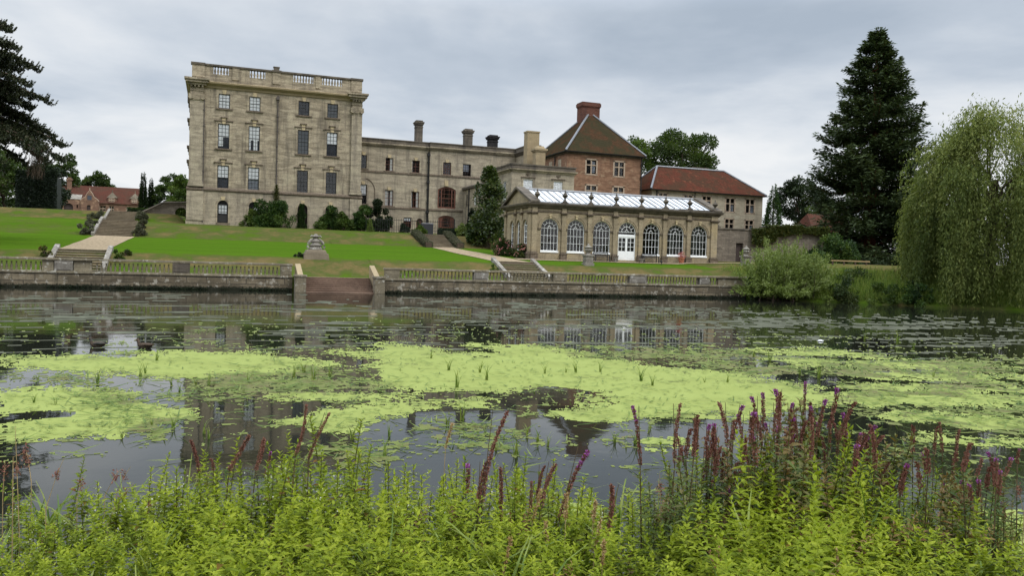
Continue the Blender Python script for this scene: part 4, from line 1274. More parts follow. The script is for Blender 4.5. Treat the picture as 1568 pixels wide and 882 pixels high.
# blind arch beside the tall wing
mb = MB()
cx_, rr_ = 18.95, 1.65
prev = None
pts_a = [(cx_ + rr_, 9.9)] + [(cx_ + rr_ * math.cos(math.pi * q / 24), 11.9 + 1.75 * math.sin(math.pi * q / 24)) for q in range(11)]
mb.tube([F.P(s, .02, z) for s, z in pts_a], .06, 5)
mb.build('blind_arch', M['trim_dark'], rng_)
pipe(rng_, F, 28.05, 6.2, 17.8, 0.16, 0.11, 'iron', (17.2, 13.4, 9.2))


def chimney(parent, label, u0, u1, v0, v1, z0, z1, mat, capmat=None, kind='plain'):
    c = MB()
    c.box(u0, u1, v0, v1, z0, z1 - .55)
    if kind == 'plain':
        k = (u1 - u0) * .12
        c.box(u0 - k, u1 + k, v0 - k, v1 + k, z1 - .62, z1 - .40)
        c.box(u0 - k * 1.6, u1 + k * 1.6, v0 - k * 1.6, v1 + k * 1.6, z1 - .40, z1 - .22)
        c.box(u0, u1, v0, v1, z1 - .22, z1)
        c.box(u0 - k * .4, u1 + k * .4, v0 - k * .4, v1 + k * .4, z1 - 1.05, z1 - .9)
    elif kind == 'block':
        c.box(u0 - .06, u1 + .06, v0 - .06, v1 + .06, z1 - .6, z1 - .2)
        c.box(u0 + .1, u1 - .1, v0 + .1, v1 - .1, z1 - .2, z1)
    o = c.build('chimney', M[mat], parent, bevel=0.02)
    if label:
        o['label'] = label
    return o


chimney(rng_, None, 27.0, 28.0, 116.5, 117.6, 18.5, 22.75, 'ashlar_dark')
chimney(rng_, None, 34.25, 35.4, 116.0, 117.2, 18.5, 22.05, 'ashlar_dark')
c_ = chimney(rng_, 'soot black chimney', 37.3, 38.55, 113.7, 115.0, 18.5, 21.1, 'soot')

# short return of the range, running towards the river
rt = thing('corner_return', 'narrow stone return wall at the right end of the long range', 'mansion', (42, 108, 6.2))
mb = MB()
closed_shell(mb, 41.0, 42.6, 107.4, 113.1, 5, 18.1)
mb.build('wall', M['ashlar_plain'], rt)
mb = MB()
mb.mold((41.0, 42.6, 107.4, 113.1), [(0, 17.95), (.12, 18.0), (.28, 18.2), (.42, 18.34), (.42, 18.5), (.14, 18.54), (.14, 19.0), (.2, 19.0), (.2, 19.15)])
mb.build('cornice', M['ashlar_dark'], rt)
slab(rt, 40.95, 42.65, 107.3, 113.0, 19.1)

# link between range and pavilion
lk = thing('link_building', 'low plain stone link half hidden behind the magnolia', 'house', (35, 105, 6))
FLk = left_face(33.2)
mb = MB()
l_ops = [(-105.4, -104.7, 10.3, 12.2, 0, .2), (-107.4, -106.7, 10.3, 12.2, 0, .2), (-105.6, -104.6, 7.0, 8.7, 0, .2), (-107.8, -106.7, 7.0, 8.7, 0, .2), (-111.2, -110.5, 10.2, 12.0, 0, .2)]
facade(mb, FLk, -112.6, -101.5, 4, 12.75, l_ops)
closed_shell(mb, 33.2, 40.9, 101.5, 112.6, 4, 12.75, 'l')
mb.build('wall', M['ashlar_plain'], lk)
mb = MB()
mb.mold((33.2, 40.9, 101.5, 112.6), [(0, 12.6), (.2, 12.7), (.25, 12.95), (.1, 13.1), (0, 13.15)])
mb.build('coping', M['ashlar_dark'], lk)
slab(lk, 33.1, 41, 101.4, 112.6, 13.1)
for k, o_ in enumerate(l_ops):
    window(lk, FLk, *o_[:4], 0, .08, 1, 2, M['white_paint'] if k in (0, 1, 2, 3) else M['black_frame'], .16, .05)
pipe(lk, FLk, -109.6, 6, 12.6, .1, .08, 'iron')

# ---------------------------------------------------------------- pavilion
pv = thing('pavilion_block', 'square stone pavilion with two white sash windows behind the orangery', 'house', (38.3, 95, 4))
F = front(95.0)
mb = MB()
p_ops = [(35.66, 36.90, 11.68, 12.94, 0, .2), (39.70, 40.92, 11.66, 12.92, 0, .2)]
facade(mb, F, 34.1, 42.5, 3.5, 14.0, p_ops)
FPl = left_face(34.1)
pl_ops = [(-98.0, -96.9, 9.0, 12.8, 0, .2), (-98.0, -96.9, 5.0, 7.8, 0, .2)]
facade(mb, FPl, -101.7, -95.0, 3.5, 14.0, pl_ops)
closed_shell(mb, 34.1, 42.5, 95, 101.7, 3.5, 14.0, 'fl')
mb.build('wall', M['ashlar_plain'], pv)
mb = MB()
mb.mold((34.1, 42.5, 95, 101.7), [(0, 13.75), (.08, 13.8), (.18, 13.95), (.32, 14.05), (.34, 14.2), (0, 14.24)])
mb.build('cornice', M['ashlar'], pv)
mb = MB()
mb.mold((34.1, 42.5, 95, 101.7), [(.0, 14.22), (.12, 14.24), (.12, 14.62), (.2, 14.64), (.2, 14.8), (0, 14.8)])
mb.build('parapet', M['ashlar_dark'], pv)
slab(pv, 34.0, 42.6, 94.9, 101.8, 14.75)
for o_ in p_ops:
    w_ = window(pv, F, *o_[:4], 0, .08, 3, 4, M['white_paint'], .09, .04, [(0, 1, 0, 1)])
    surround(w_, F, *o_[:4], 0, .20, 0, .05, True, False, True, 'ashlar_plain')
    k_ = MB()
    c_ = (o_[0] + o_[1]) / 2
    F.box(k_, c_ - .30, c_ + .30, .0, .12, o_[3] + .62, o_[3] + .74)
    F.box(k_, c_ - .09, c_ + .09, .0, .06, o_[3] + .22, o_[3] + .62)
    k_.build('bracket', M['trim_dark'], w_)
for o_ in pl_ops:
    window(pv, FPl, *o_[:4], 0, .08, 2, 5, M['white_paint'], .10, .05)
c_ = MB()
c_.box(37.95, 39.6, 100.0, 101.3, 14.7, 19.62)
c_.box(37.88, 39.67, 99.93, 101.37, 19.62, 19.8)
c_.build('chimney', M['ashlar_warm'], pv)
c_ = MB()
c_.box(38.25, 39.55, 97.6, 98.8, 14.7, 16.85)
c_.box(38.12, 39.68, 97.5, 98.9, 16.85, 17.0)
c_.box(38.02, 39.78, 97.4, 99.0, 17.0, 17.25)
c_.taper(38.25, 39.55, 97.6, 98.8, 17.25, 17.6, .2)
c_.build('chimney', M['ashlar_warm'], pv, bevel=.02)


# ---------------------------------------------------------------- red sandstone tower house
def hip_roof(parent, u0, u1, v0, v1, z0, z1, ru0, ru1, rv, mat, lead='lead', ov=0.35, hipr=0.16, vr2=None):
    a, b, c, d = (u0 - ov, v0 - ov, z0), (u1 + ov, v0 - ov, z0), (u1 + ov, v1 + ov, z0), (u0 - ov, v1 + ov, z0)
    e, f = (ru0, rv, z1), (ru1, rv, z1)
    mb = MB()
    mb.add([a, b, c, d, e, f], [(0, 1, 5, 4), (1, 2, 5), (2, 3, 4, 5), (3, 0, 4), (0, 3, 2, 1)])
    rf = mb.build('roof', M[mat], parent)
    mb = MB()
    for p, q in ((a, e), (b, f), (c, f), (d, e), (e, f)):
        if (Vector(p) - Vector(q)).length > .05:
            mb.tube([Vector(p) + Vector((0, 0, .04)), Vector(q) + Vector((0, 0, .06))], hipr, 6)
    mb.build('lead_hip', M[lead], rf)
    mb = MB()
    mb.mold((u0 - ov + .02, u1 + ov - .02, v0 - ov + .02, v1 + ov - .02), [(-.3, z0 - .16), (0.1, z0 - .16), (.14, z0 - .02), (0.0, z0 - .01)])
    mb.build('gutter', M['iron'], rf)
    return rf


tw = thing('tower_house', 'square red sandstone house with a steep brown pyramid roof', 'house', (55, 112, 6))
TU0, TU1, TV0, TV1 = 48.85, 61.4, 112.0, 124.2
F = front(TV0)
mb = MB()
t_ops = [(52.05, 53.65, 16.25, 18.30, 0, .25), (56.70, 58.28, 16.20, 18.30, 0, .25), (52.1, 53.75, 12.4, 14.47, 0, .25), (56.68, 58.3, 12.4, 14.47, 0, .25)]
facade(mb, F, TU0, TU1, 4, 19.3, t_ops)
closed_shell(mb, TU0, TU1, TV0, TV1, 4, 19.3, 'f')
mb.build('wall', M['red_sandstone'], tw)
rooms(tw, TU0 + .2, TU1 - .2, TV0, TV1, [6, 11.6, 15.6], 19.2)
for o_ in t_ops:
    w_ = window(tw, F, *o_[:4], 0, .16, 4, 5, M['black_frame'], .06, .03, [(.5, .95, .1, .9)] if o_[0] < 53 and o_[2] > 16 else None, M['grey_blind'])
    k_ = MB()
    a, b, z0, z1 = o_[:4]
    F.box(k_, (a + b) / 2 - .09, (a + b) / 2 + .09, -.2, -.02, z0, z1)
    F.box(k_, a, b, -.2, -.03, z0 + (z1 - z0) * .60, z0 + (z1 - z0) * .60 + .16)
    for (s0, s1, q0, q1) in ((a - .22, a, z0 - .1, z1 + .2), (b, b + .22, z0 - .1, z1 + .2), (a - .22, b + .22, z1 + .003, z1 + .22), (a - .25, b + .25, z0 - .2, z0 - .003)):
        F.box(k_, s0, s1, -.02, .03, q0, q1)
    k_.build('mullion', M['stone_mullion'], w_)
mb = MB()
mb.mold((TU0, TU1, TV0, TV1), [(0, 19.0), (.10, 19.05), (.14, 19.3), (.2, 19.32)])
mb.build('eaves_course', M['ashlar_dark'], tw)
tl_f = left_face(TU0)
for s in (-115.3, -118.8):
    mb = MB()
    tl_f.box(mb, s, s + 1.2, 0, .05, 16.2, 18.4)
    mb.build('blocked_window', M['ashlar_plain'], tw)
hip_roof(tw, TU0, TU1, TV0, TV1, 19.42, 26.5, 55.1, 55.2, 118.1, 'brown_tile', hipr=.17, ov=.45)
c_ = MB()
c_.box(53.65, 56.65, 117.6, 119.6, 22.5, 27.3)
c_.box(53.58, 56.72, 117.53, 119.67, 27.3, 27.45)
c_.box(53.50, 56.80, 117.45, 119.75, 27.45, 27.95)
c_.box(53.6, 56.7, 117.55, 119.65, 27.95, 28.1)
for q in range(3):
    c_.lathe(54.2 + q, 118.6, [(.2, 28.1), (.17, 28.25)], 8)
c_.build('chimney', M['brick'], tw)
pipe(tw, F, TU1 - .15, 8, 19.2, .14, .08, 'iron')
pipe(tw, tl_f, -TV0 - 4.4, 12, 19.0, .12, .08, 'iron')

# ---------------------------------------------------------------- pale house with the red roof
rh = thing('stable_house', 'pale stone house with a long red tiled hip roof and mullioned windows', 'house', (73.5, 112, 6))
RU0, RU1, RV0, RV1 = 63.3, 83.75, 112.0, 121.0
F = front(RV0)
mb = MB()
r_ops = [(64.5, 65.97, 12.9, 13.98, 0, .25), (69.05, 70.47, 12.9, 13.92, 0, .25), (72.4, 73.87, 12.3, 13.93, 0, .25), (76.77, 78.34, 11.8, 13.85, 0, .25), (80.55, 82.12, 11.75, 13.9, 0, .25),
         (76.75, 78.28, 8.7, 10.54, 0, .25), (80.58, 82.05, 8.7, 10.5, 0, .25)]
facade(mb, F, RU0, RU1, 3, 14.5, r_ops)
closed_shell(mb, RU0, RU1, RV0, RV1, 3, 14.5, 'f')
mb.build('wall', M['cream_stone'], rh)
rooms(rh, RU0 + .2, RU1 - .2, RV0, RV1, [6, 8.2, 11.3], 14.3)
for k, o_ in enumerate(r_ops):
    w_ = window(rh, F, *o_[:4], 0, .16, 4, 4, M['black_frame'], .05, .03, [(.52, .95, 0, .55)] if k in (3, 4, 2, 6) else None, M['grey_blind'])
    k_ = MB()
    a, b, z0, z1 = o_[:4]
    F.box(k_, (a + b) / 2 - .09, (a + b) / 2 + .09, -.2, -.02, z0, z1)
    F.box(k_, a, b, -.2, -.03, z0 + (z1 - z0) * .58, z0 + (z1 - z0) * .58 + .14)
    for (s0, s1, q0, q1) in ((a - .2, a, z0 - .1, z1 + .18), (b, b + .2, z0 - .1, z1 + .18), (a - .2, b + .2, z1 + .003, z1 + .2), (a - .22, b + .22, z0 - .18, z0 - .003)):
        F.box(k_, s0, s1, -.02, .035, q0, q1)
    k_.build('mullion', M['stone_mullion'], w_)
hip_roof(rh, RU0, RU1, RV0, RV1, 14.6, 18.72, 66.6, 79.2, 116.5, 'red_tile', hipr=.17, ov=.45)
c_ = MB()
c_.box(73.8, 76.6, 117.3, 118.1, 17.8, 19.05)
c_.box(73.6, 76.8, 117.2, 118.2, 19.05, 19.2)
c_.build('chimney', M['ashlar_dark'], rh)
pipe(rh, F, RU0 + .8, 6, 14.4, .14, .08, 'iron')
pipe(rh, F, 70.9, 13.0, 14.4, .14, .07, 'iron')

# ---------------------------------------------------------------- orangery
OU0, OU1, OV0, OV1 = 29.12, 50.4, 75.0, 82.7
ora = thing('orangery', 'stone orangery with seven tall arched windows, urn finials and a white glazed roof', 'orangery', ((OU0 + OU1) / 2, OV0, 3.1))
F = front(OV0)
FOl = left_face(OU0)
FOr = right_face(OU1)
oz = 3.10
wins = [(30.15, 32.02), (32.98, 34.86), (35.82, 37.74), (38.66, 40.66), (41.50, 43.46), (44.38, 46.36), (47.22, 49.22)]
zt_, zs_ = 7.05, 3.86
ops = []
for i, (a, b) in enumerate(wins):
    ops.append((a, b, oz + .08 if i == 3 else zs_, zt_, (b - a) / 2, .22))
mb = MB()
facade(mb, F, OU0, OU1, 2.4, 8.05, ops)
sops = [(-80.95, -79.85, zs_, 6.95, .55, .22), (-79.05, -77.95, zs_, 6.95, .55, .22), (-77.2, -76.1, zs_, 6.95, .55, .22)]
facade(mb, FOl, -OV1, -OV0, 2.4, 8.05, sops)
closed_shell(mb, OU0, OU1, OV0, OV1, 2.4, 8.05, 'fl')
mb.build('wall', M['orangery_stone'], ora)
mb = MB()
mb.quad((OU0 + .1, OV0 + 4.4, 3.1), (OU1 - 5, OV0 + 4.4, 3.1), (OU1 - 5, OV0 + 4.4, 8), (OU0 + .1, OV0 + 4.4, 8))
mb.box(OU0 + .1, OU1 - .1, OV0 + .3, OV1 - .1, 3.0, 3.15)
mb.build('room', M['inside'], ora)
mb = MB()
mb.quad((OU1 - 6.6, OV0 + 1.6, 3.2), (OU1 - .3, OV0 + 1.0, 3.2), (OU1 - .3, OV0 + 1.0, 8), (OU1 - 6.6, OV0 + 1.6, 8))  # added pale panel, its colour stands in for the lit back wall
for q in range(7):
    mb.tube([(OU1 - 6 + q * .9, OV0 + .9, 3.2), (OU1 - 6 + q * .9, OV0 + .9, 7.6)], .12 + .05 * (q % 3), 8)
mb.build('pale_room_panel', M['pale_interior'], ora)
for i, (a, b) in enumerate(wins):
    if i == 3:
        w_ = window(ora, F, a, b, zt_ - 1.32, zt_, 1.0, .12, 1, 1, M['white_paint'], .07, .045, fan=True, midrail=False, name='fanlight')
        d = MB()
        F.box(d, a, b, -.22, -.05, 5.55, 5.73)
        F.box(d, a, a + .10, -.20, -.08, oz + .08, 5.55)
        F.box(d, b - .10, b, -.20, -.08, oz + .08, 5.55)
        F.box(d, a + .10, b - .10, -.20, -.08, 5.44, 5.55)
        c_ = (a + b) / 2
        F.box(d, c_ - .10, c_ + .10, -.20, -.09, oz + .08, 5.44)
        F.box(d, a + .10, c_ - .1, -.20, -.10, oz + .08, 4.10)
        F.box(d, c_ + .1, b - .1, -.20, -.10, oz + .08, 4.10)
        for s0, s1 in ((a + .1, c_ - .1), (c_ + .1, b - .1)):
            F.box(d, (s0 + s1) / 2 - .02, (s0 + s1) / 2 + .02, -.18, -.11, 4.10, 5.44)
            for z in (4.55, 5.0):
                F.box(d, s0, s1, -.18, -.115, z - .02, z + .02)
            F.box(d, s0 + .1, s1 - .1, -.10, -.085, oz + .25, 3.95)
        dr = d.build('garden_door', M['white_paint'], ora)
        g_ = MB()
        g_.quad(F.P(a + .1, -.19, 4.1), F.P(b - .1, -.19, 4.1), F.P(b - .1, -.19, 5.44), F.P(a + .1, -.19, 5.44))
        g_.build('pane', M['glass'], dr)
    else:
        w_ = window(ora, F, a, b, zs_, zt_, (b - a) / 2, .12, 5, 3, M['white_paint'], .06, .028, None, fan=True, midrail=False)
        s_ = MB()
        F.box(s_, a - .03, b + .03, -.12, .07, zs_ - .16, zs_ + .005)
        s_.build('sill', M['white_paint'], w_)
        # narrow arched light in the middle of the head
        r_ = MB()
        sc = (a + b) / 2
        r_.tube([F.P(sc + .19 * math.cos(math.pi * q / 8), -.135, zt_ - .95 + .19 * math.sin(math.pi * q / 8)) for q in range(9)], .022, 4)
        r_.build('glazing_loop', M['white_paint'], w_)
    # archivolt and impost
    r_ = MB()
    half = (b - a) / 2
    for w0, w1, pr in ((0.0, .17, .05), (.17, .30, .09)):
        oi = outline(a - w0, b + w0, zt_ - half - .001, zt_ + w0, half + w0, 16)[2:]
        oo = outline(a - w1, b + w1, zt_ - half - .001, zt_ + w1, half + w1, 16)[2:]
        strip(r_, F, oi, pr, oo, pr, closed=False)
        strip(r_, F, oo, pr, oo, 0, closed=False)
        strip(r_, F, oi, 0, oi, pr, closed=False)
    r_.build('archivolt', M['orangery_stone'], ora)
    r_ = MB()
    for s in (a, b):
        sg = -1 if s == a else 1
        x_, y_ = sorted((s + sg * .005, s + sg * .36))
        F.box(r_, x_, y_, 0, .10, zt_ - half - .16, zt_ - half - .006)
    r_.build('impost', M['trim_dark'], ora)
    k_ = MB()
    c_ = (a + b) / 2
    F.box(k_, c_ - .10, c_ + .10, 0, .15, zt_ + .02, zt_ + .42)
    F.box(k_, c_ - .15, c_ + .15, 0, .19, zt_ + .28, zt_ + .425)
    k_.build('keystone', M['stone_trim'], ora)
for o_ in sops:
    window(ora, FOl, *o_[:4], .55, .12, 2, 4, M['white_paint'], .12, .05, None, midrail=False)
    r_ = MB()
    oi = outline(o_[0], o_[1], o_[3] - .551, o_[3], .55, 12)[2:]
    oo = outline(o_[0] - .25, o_[1] + .25, o_[3] - .551, o_[3] + .25, .80, 12)[2:]
    strip(r_, FOl, oi, .07, oo, .07, closed=False)
    strip(r_, FOl, oo, .07, oo, 0, closed=False)
    r_.build('archivolt', M['orangery_stone'], ora)


def pilaster(Fx, s0, s1, pr=.16, cap=True):
    mb = MB()
    Fx.box(mb, s0, s1, 0, pr, 3.75, 7.42)
    mb.build('pilaster', M['orangery_stone'], ora)
    mb = MB()
    Fx.box(mb, s0 - .12, s1 + .12, 0, pr + .14, 2.6, 3.52)
    Fx.box(mb, s0 - .16, s1 + .16, 0, pr + .19, 3.52, 3.60)
    Fx.box(mb, s0 - .06, s1 + .06, 0, pr + .07, 3.60, 3.75)
    mb.build('pedestal', M['trim_dark'], ora, bevel=.012)
    mb = MB()
    Fx.box(mb, s0 - .03, s1 + .03, 0, pr + .04, 7.42, 7.50)
    Fx.box(mb, s0 - .09, s1 + .09, 0, pr + .10, 7.50, 7.58)
    Fx.box(mb, s0 - .15, s1 + .15, 0, pr + .16, 7.58, 7.68)
    mb.build('capital', M['trim_dark'], ora)
    mb = MB()
    Fx.box(mb, s0 - .02, s1 + .02, 0, pr, 7.68, 8.10)
    mb.build('entablature_break', M['orangery_stone'], ora)


pils = [(29.16, 29.66)] + [(p, p + .44) for p in (32.33, 35.17, 38.02, 40.94, 43.78, 46.66)] + [(49.62, 50.36)]
for a, b in pils:
    pilaster(F, a, b)
for a, b in ((-OV1 + .02, -82.2), (-79.7, -79.3), (-77.85, -77.4), (-75.75, -75.02)):
    pilaster(FOl, a, b, .12)
mb = MB()
mb.mold((OU0, OU1, OV0, OV1), [(0, 7.62), (.05, 7.66), (.07, 7.78), (.03, 7.80), (0, 7.82)])
mb.build('architrave', M['trim_dark'], ora)
mb = MB()
mb.mold((OU0, OU1, OV0, OV1), [(0, 8.0), (.12, 8.06), (.20, 8.12), (.26, 8.26), (.42, 8.32), (.50, 8.46), (.50, 8.56), (.1, 8.62), (-.4, 8.64)])
mb.build('cornice', M['ashlar_dark'], ora)
# gables and glazed roof
RV, RZ = 78.85, 10.15
for u0, u1, nm in ((OU0 - .02, OU0 + .35, 'pediment'), (OU1 - .35, OU1 + .02, 'pediment')):
    mb = MB()
    pts = [(OV0 - .05, 8.58), (OV1 + .05, 8.58), (RV, RZ - .12)]
    mb.add([(u0, v, z) for v, z in pts] + [(u1, v, z) for v, z in pts], [(0, 2, 1), (3, 4, 5), (0, 1, 4, 3), (1, 2, 5, 4), (2, 0, 3, 5)])
    pd = mb.build(nm, M['orangery_stone'], ora)
    mb = MB()
    for va, vb in ((OV0 - .5, RV), (OV1 + .5, RV)):
        e0, e1 = (va, 8.50), (vb, RZ)
        for ua, ub, dz in ((u0 - .30, u1 + .25, .0),):
            mb.add([(ua, e0[0], e0[1]), (ub, e0[0], e0[1]), (ub, e1[0], e1[1]), (ua, e1[0], e1[1]),
                    (ua, e0[0], e0[1] + .24), (ub, e0[0], e0[1] + .24), (ub, e1[0], e1[1] + .24), (ua, e1[0], e1[1] + .24)],
                   [(0, 3, 2, 1), (4, 5, 6, 7), (0, 1, 5, 4), (1, 2, 6, 5), (2, 3, 7, 6), (3, 0, 4, 7)])
    mb.build('raking_cornice', M['ashlar_dark'], pd)
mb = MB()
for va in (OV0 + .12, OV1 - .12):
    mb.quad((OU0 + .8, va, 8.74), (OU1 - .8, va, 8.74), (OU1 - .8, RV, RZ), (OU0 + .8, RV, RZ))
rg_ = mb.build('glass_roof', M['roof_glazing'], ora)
mb = MB()
for va in (OV0 + .12, OV1 - .12):
    for q in range(28):
        u = OU0 + .8 + (OU1 - OU0 - 1.6) * q / 27
        mb.tube([(u, va, 8.79), (u, RV, RZ + .05)], .035 if q % 3 else .055, 4)
mb.tube([(OU0 + .4, RV, RZ + .03), (OU1 - .4, RV, RZ + .03)], .16, 6)
mb.build('roof_bar', M['lead'], rg_)
for u0, u1 in ((OU0 + .3, OU0 + .9), (OU1 - .9, OU1 - .3)):
    mb = MB()
    for va in (OV0 - .1, OV1 + .1):
        mb.quad((u0, va, 8.78), (u1, va, 8.78), (u1, RV, RZ + .1), (u0, RV, RZ + .1))
    mb.build('stone_verge', M['stone_tile'], ora)
FIN = [(.24, 0.0), (.24, .10), (.13, .16), (.085, .30), (.075, .36), (.20, .50), (.31, .66), (.31, .70), (.22, .74), (.16, .84), (.07, .96), (.045, 1.04), (.07, 1.09), (.03, 1.18)]


def urn_mesh(name, m, k=1.0):
    b = MB()
    b.lathe(0, 0, [(r * k, z * k) for r, z in FIN], 12)
    b.box(-.27 * k, .27 * k, -.27 * k, .27 * k, -.14 * k, 0)
    o = b.build(name, m)
    me = o.data
    bpy.data.objects.remove(o)
    return me


fin_me = urn_mesh('finial', M['ashlar_dark'])
for u in (29.62, 32.58, 35.43, 38.26, 41.16, 44.0, 46.88, 49.98):
    o = bpy.data.objects.new('urn_finial', fin_me)
    COL.objects.link(o)
    o.parent = ora
    o.location = (u - ora.location.x, -.12, 8.72 - ora.location.z)

# ---------------------------------------------------------------- garden wall right of the orangery
gw = thing('garden_wall', 'rough stone garden wall with a dark doorway right of the orangery', 'wall', (60, 80.5, 3))
F = front(80.5)
mb = MB()
facade(mb, F, 50.42, 60.5, 2.5, 7.15, [(56.75, 57.75, 3.0, 5.62, 0, .35)])
facade(mb, F, 60.5, 69.4, 2.5, 7.55, [])
closed_shell(mb, 50.42, 69.4, 80.5, 81.1, 2.5, 7.1, 'f')
mb.build('wall', M['garden_wall_stone'], gw)
mb = MB()
mb.box(50.42, 60.4, 80.40, 81.2, 7.12, 7.30)
mb.box(60.4, 69.4, 80.40, 81.2, 7.50, 7.68)
mb.build('coping', M['ashlar_dark'], gw, bevel=.02)
mb = MB()
mb.box(56.75, 57.75, 80.80, 80.86, 3.0, 5.62)
mb.build('door', M['dark_door'], gw)
uo = bpy.data.objects.new('stone_urn', fin_me)
COL.objects.link(uo)
uo.location = (54.3, 80.8, 7.42)
uo.scale = (1.15, 1.15, .95)
tag(uo, 'dark stone urn standing on the garden wall right of the orangery', 'urn')

# ---------------------------------------------------------------- the red lodge far left
ld = thing('red_lodge', 'long red sandstone lodge with a red tiled roof, dormers and a gabled porch', 'lodge', (-25.5, 215, 11))
LU0, LU1, LV = -34.4, -16.9, 215.0
F = front(LV)
mb = MB()
ld_ops = [(-25.6, -24.2, 11.9, 13.2, 0, .25), (-23.63, -22.5, 11.7, 13.25, 0, .25), (-19.96, -18.94, 11.7, 13.2, 0, .25)]
facade(mb, F, LU0, LU1, 10, 13.9, ld_ops)
closed_shell(mb, LU0, LU1, LV, LV + 9, 10, 13.9, 'f')
for u in (LU0, LU1):
    mb.add([(u, LV, 13.9), (u, LV + 9, 13.9), (u, LV + 4.5, 18.0)], [(0, 1, 2)])
mb.build('wall', M['pink_sandstone'], ld)
mb = MB()
mb.add([(LU0 - .1, LV - .3, 13.75), (LU1 + .2, LV - .3, 13.75), (LU1 + .2, LV + 4.5, 18.0), (LU0 - .1, LV + 4.5, 18.0), (LU1 + .2, LV + 9.3, 13.75), (LU0 - .1, LV + 9.3, 13.75)],
       [(0, 1, 2, 3), (3, 2, 4, 5)])
rf = mb.build('roof', M['lodge_tile'], ld)
mb = MB()
mb.box(-32.95, -31.95, LV + 3.2, LV + 4.4, 16, 19.0)
mb.box(-33.1, -31.8, LV + 3.05, LV + 4.55, 19.0, 19.35)
mb.box(-32.8, -32.1, LV + 3.35, LV + 4.25, 19.35, 19.7)
mb.build('chimney', M['pink_sandstone'], rf)
for o_ in ld_ops:
    w_ = window(ld, F, *o_[:4], 0, .15, 2, 2, M['stone_mullion'], .12, .12)
for du in (-23.0, -18.1):
    mb = MB()
    F.box(mb, du - .95, du + .95, -2.2, -.35, 13.9, 15.25)
    dm = mb.build('dormer', M['pink_sandstone'], ld)
    mb = MB()
    mb.add([F.P(du - 1.15, -.2, 15.2), F.P(du + 1.15, -.2, 15.2), F.P(du, -1.2, 16.6), F.P(du - 1.15, -2.4, 15.2), F.P(du + 1.15, -2.4, 15.2)], [(0, 1, 2), (1, 4, 2), (3, 0, 2), (4, 3, 2), (0, 3, 4, 1)])
    mb.tube([F.P(du, -1.2, 16.5), F.P(du, -1.2, 17.1)], .09, 6)
    mb.build('dormer_roof', M['stone_tile'], dm)
    w_ = window(dm, F, du - .6, du + .6, 14.15, 15.1, 0, -.34 - .03, 2, 2, M['stone_mullion'], .1, .10, name='dormer_window')
# lower wing with the carriage arch and ragged parapet
mb = MB()
F3 = front(LV - 1.6)
facade(mb, F3, -34.4, -29.2, 10, 14.3, [(-32.87, -30.92, 10.6, 13.36, .75, .5), (-30.2, -29.9, 12.3, 13.1, 0, .3)])
closed_shell(mb, -34.4, -29.2, LV - 1.6, LV, 10, 14.3, 'f')
F3.box(mb, -34.3, -33.6, -.9, 0.06, 14.3, 15.9)
mb.build('low_wing', M['pink_sandstone'], ld)
mb = MB()
F3.box(mb, -34.0, -29.2, -1.5, .08, 14.3, 14.42)
mb.add([F3.P(-33.9, -.2, 14.42), F3.P(-29.3, -.2, 14.42), F3.P(-29.3, -2.2, 15.6), F3.P(-33.9, -2.2, 15.6)], [(0, 1, 2, 3)])
mb.build('lichened_lean_to', M['lichen_stone'], ld)
mb = MB()
mb.add([F3.P(s, -.42, z) for s, z in outline(-32.85, -30.94, 10.6, 13.34, .75)], [tuple(range(13))])
mb.build('carriage_door', M['dark_door'], ld)
mb = MB()
F4 = front(LV - 2.2)
facade(mb, F4, -29.25, -25.6, 10, 14.0, [(-28.0, -27.2, 11.9, 13.1, .4, .3)])
closed_shell(mb, -29.25, -25.6, LV - 2.2, LV, 10, 14.0, 'f')
gp = [(-29.35, 14.0), (-25.5, 14.0), (-25.95, 14.55), (-26.5, 14.9), (-27.05, 16.0), (-27.42, 16.5), (-27.8, 16.0), (-28.35, 14.9), (-28.9, 14.55)]
mb.add([F4.P(s, .03, z) for s, z in gp] + [F4.P(s, -.4, z) for s, z in gp], [tuple(range(9)), tuple(range(17, 8, -1))] + [(i, (i + 1) % 9, 9 + (i + 1) % 9, 9 + i) for i in range(9)])
pc = mb.build('porch', M['pink_sandstone'], ld)
mb = MB()
mb.tube([F4.P(s, -.15, z) for s, z in gp[1:]] + [F4.P(-29.35, -.15, 14.0)], .13, 5)
mb.tube([F4.P(-27.42, -.15, 16.4), F4.P(-27.42, -.15, 17.1)], .10, 6)
mb.build('gable_coping', M['stone_mullion'], pc)
mb = MB()
F4.box(mb, -27.9, -27.0, .03, .06, 14.3, 15.3)
mb.build('gable_window', M['dull_blind'], pc)
mb = MB()
F4.box(mb, -27.98, -27.2, -.25, -.2, 11.9, 13.1)
mb.build('porch_door', M['dark_door'], pc)
mb = MB()
mb.add([F4.P(-29.25, -.4, 14.1), F4.P(-27.42, -.4, 16.4), F4.P(-27.42, -6, 16.4), F4.P(-29.25, -4, 14.1), F4.P(-25.6, -.4, 14.1), F4.P(-25.6, -4, 14.1)], [(0, 1, 2, 3), (1, 4, 5, 2)])
mb.build('porch_roof', M['lodge_tile'], pc)

# small red roofed cottage far right, behind the tall conifer
ct = thing('cottage', 'cottage with a dull red tiled roof, mostly hidden behind the tall conifer', 'house', (104, 121, 4))
mb = MB()
closed_shell(mb, 100.9, 108.5, 120, 126, 3, 9.9)
mb.build('wall', M['pink_sandstone'], ct)
mb = MB()
mb.add([(100.6, 119.7, 9.8), (108.8, 119.7, 9.8), (108.8, 123, 13.1), (101.8, 123, 13.1), (100.6, 126.3, 9.8), (108.8, 126.3, 9.8)], [(0, 1, 2, 3), (3, 2, 5, 4), (0, 3, 4)])
mb.build('roof', M['lodge_tile'], ct)

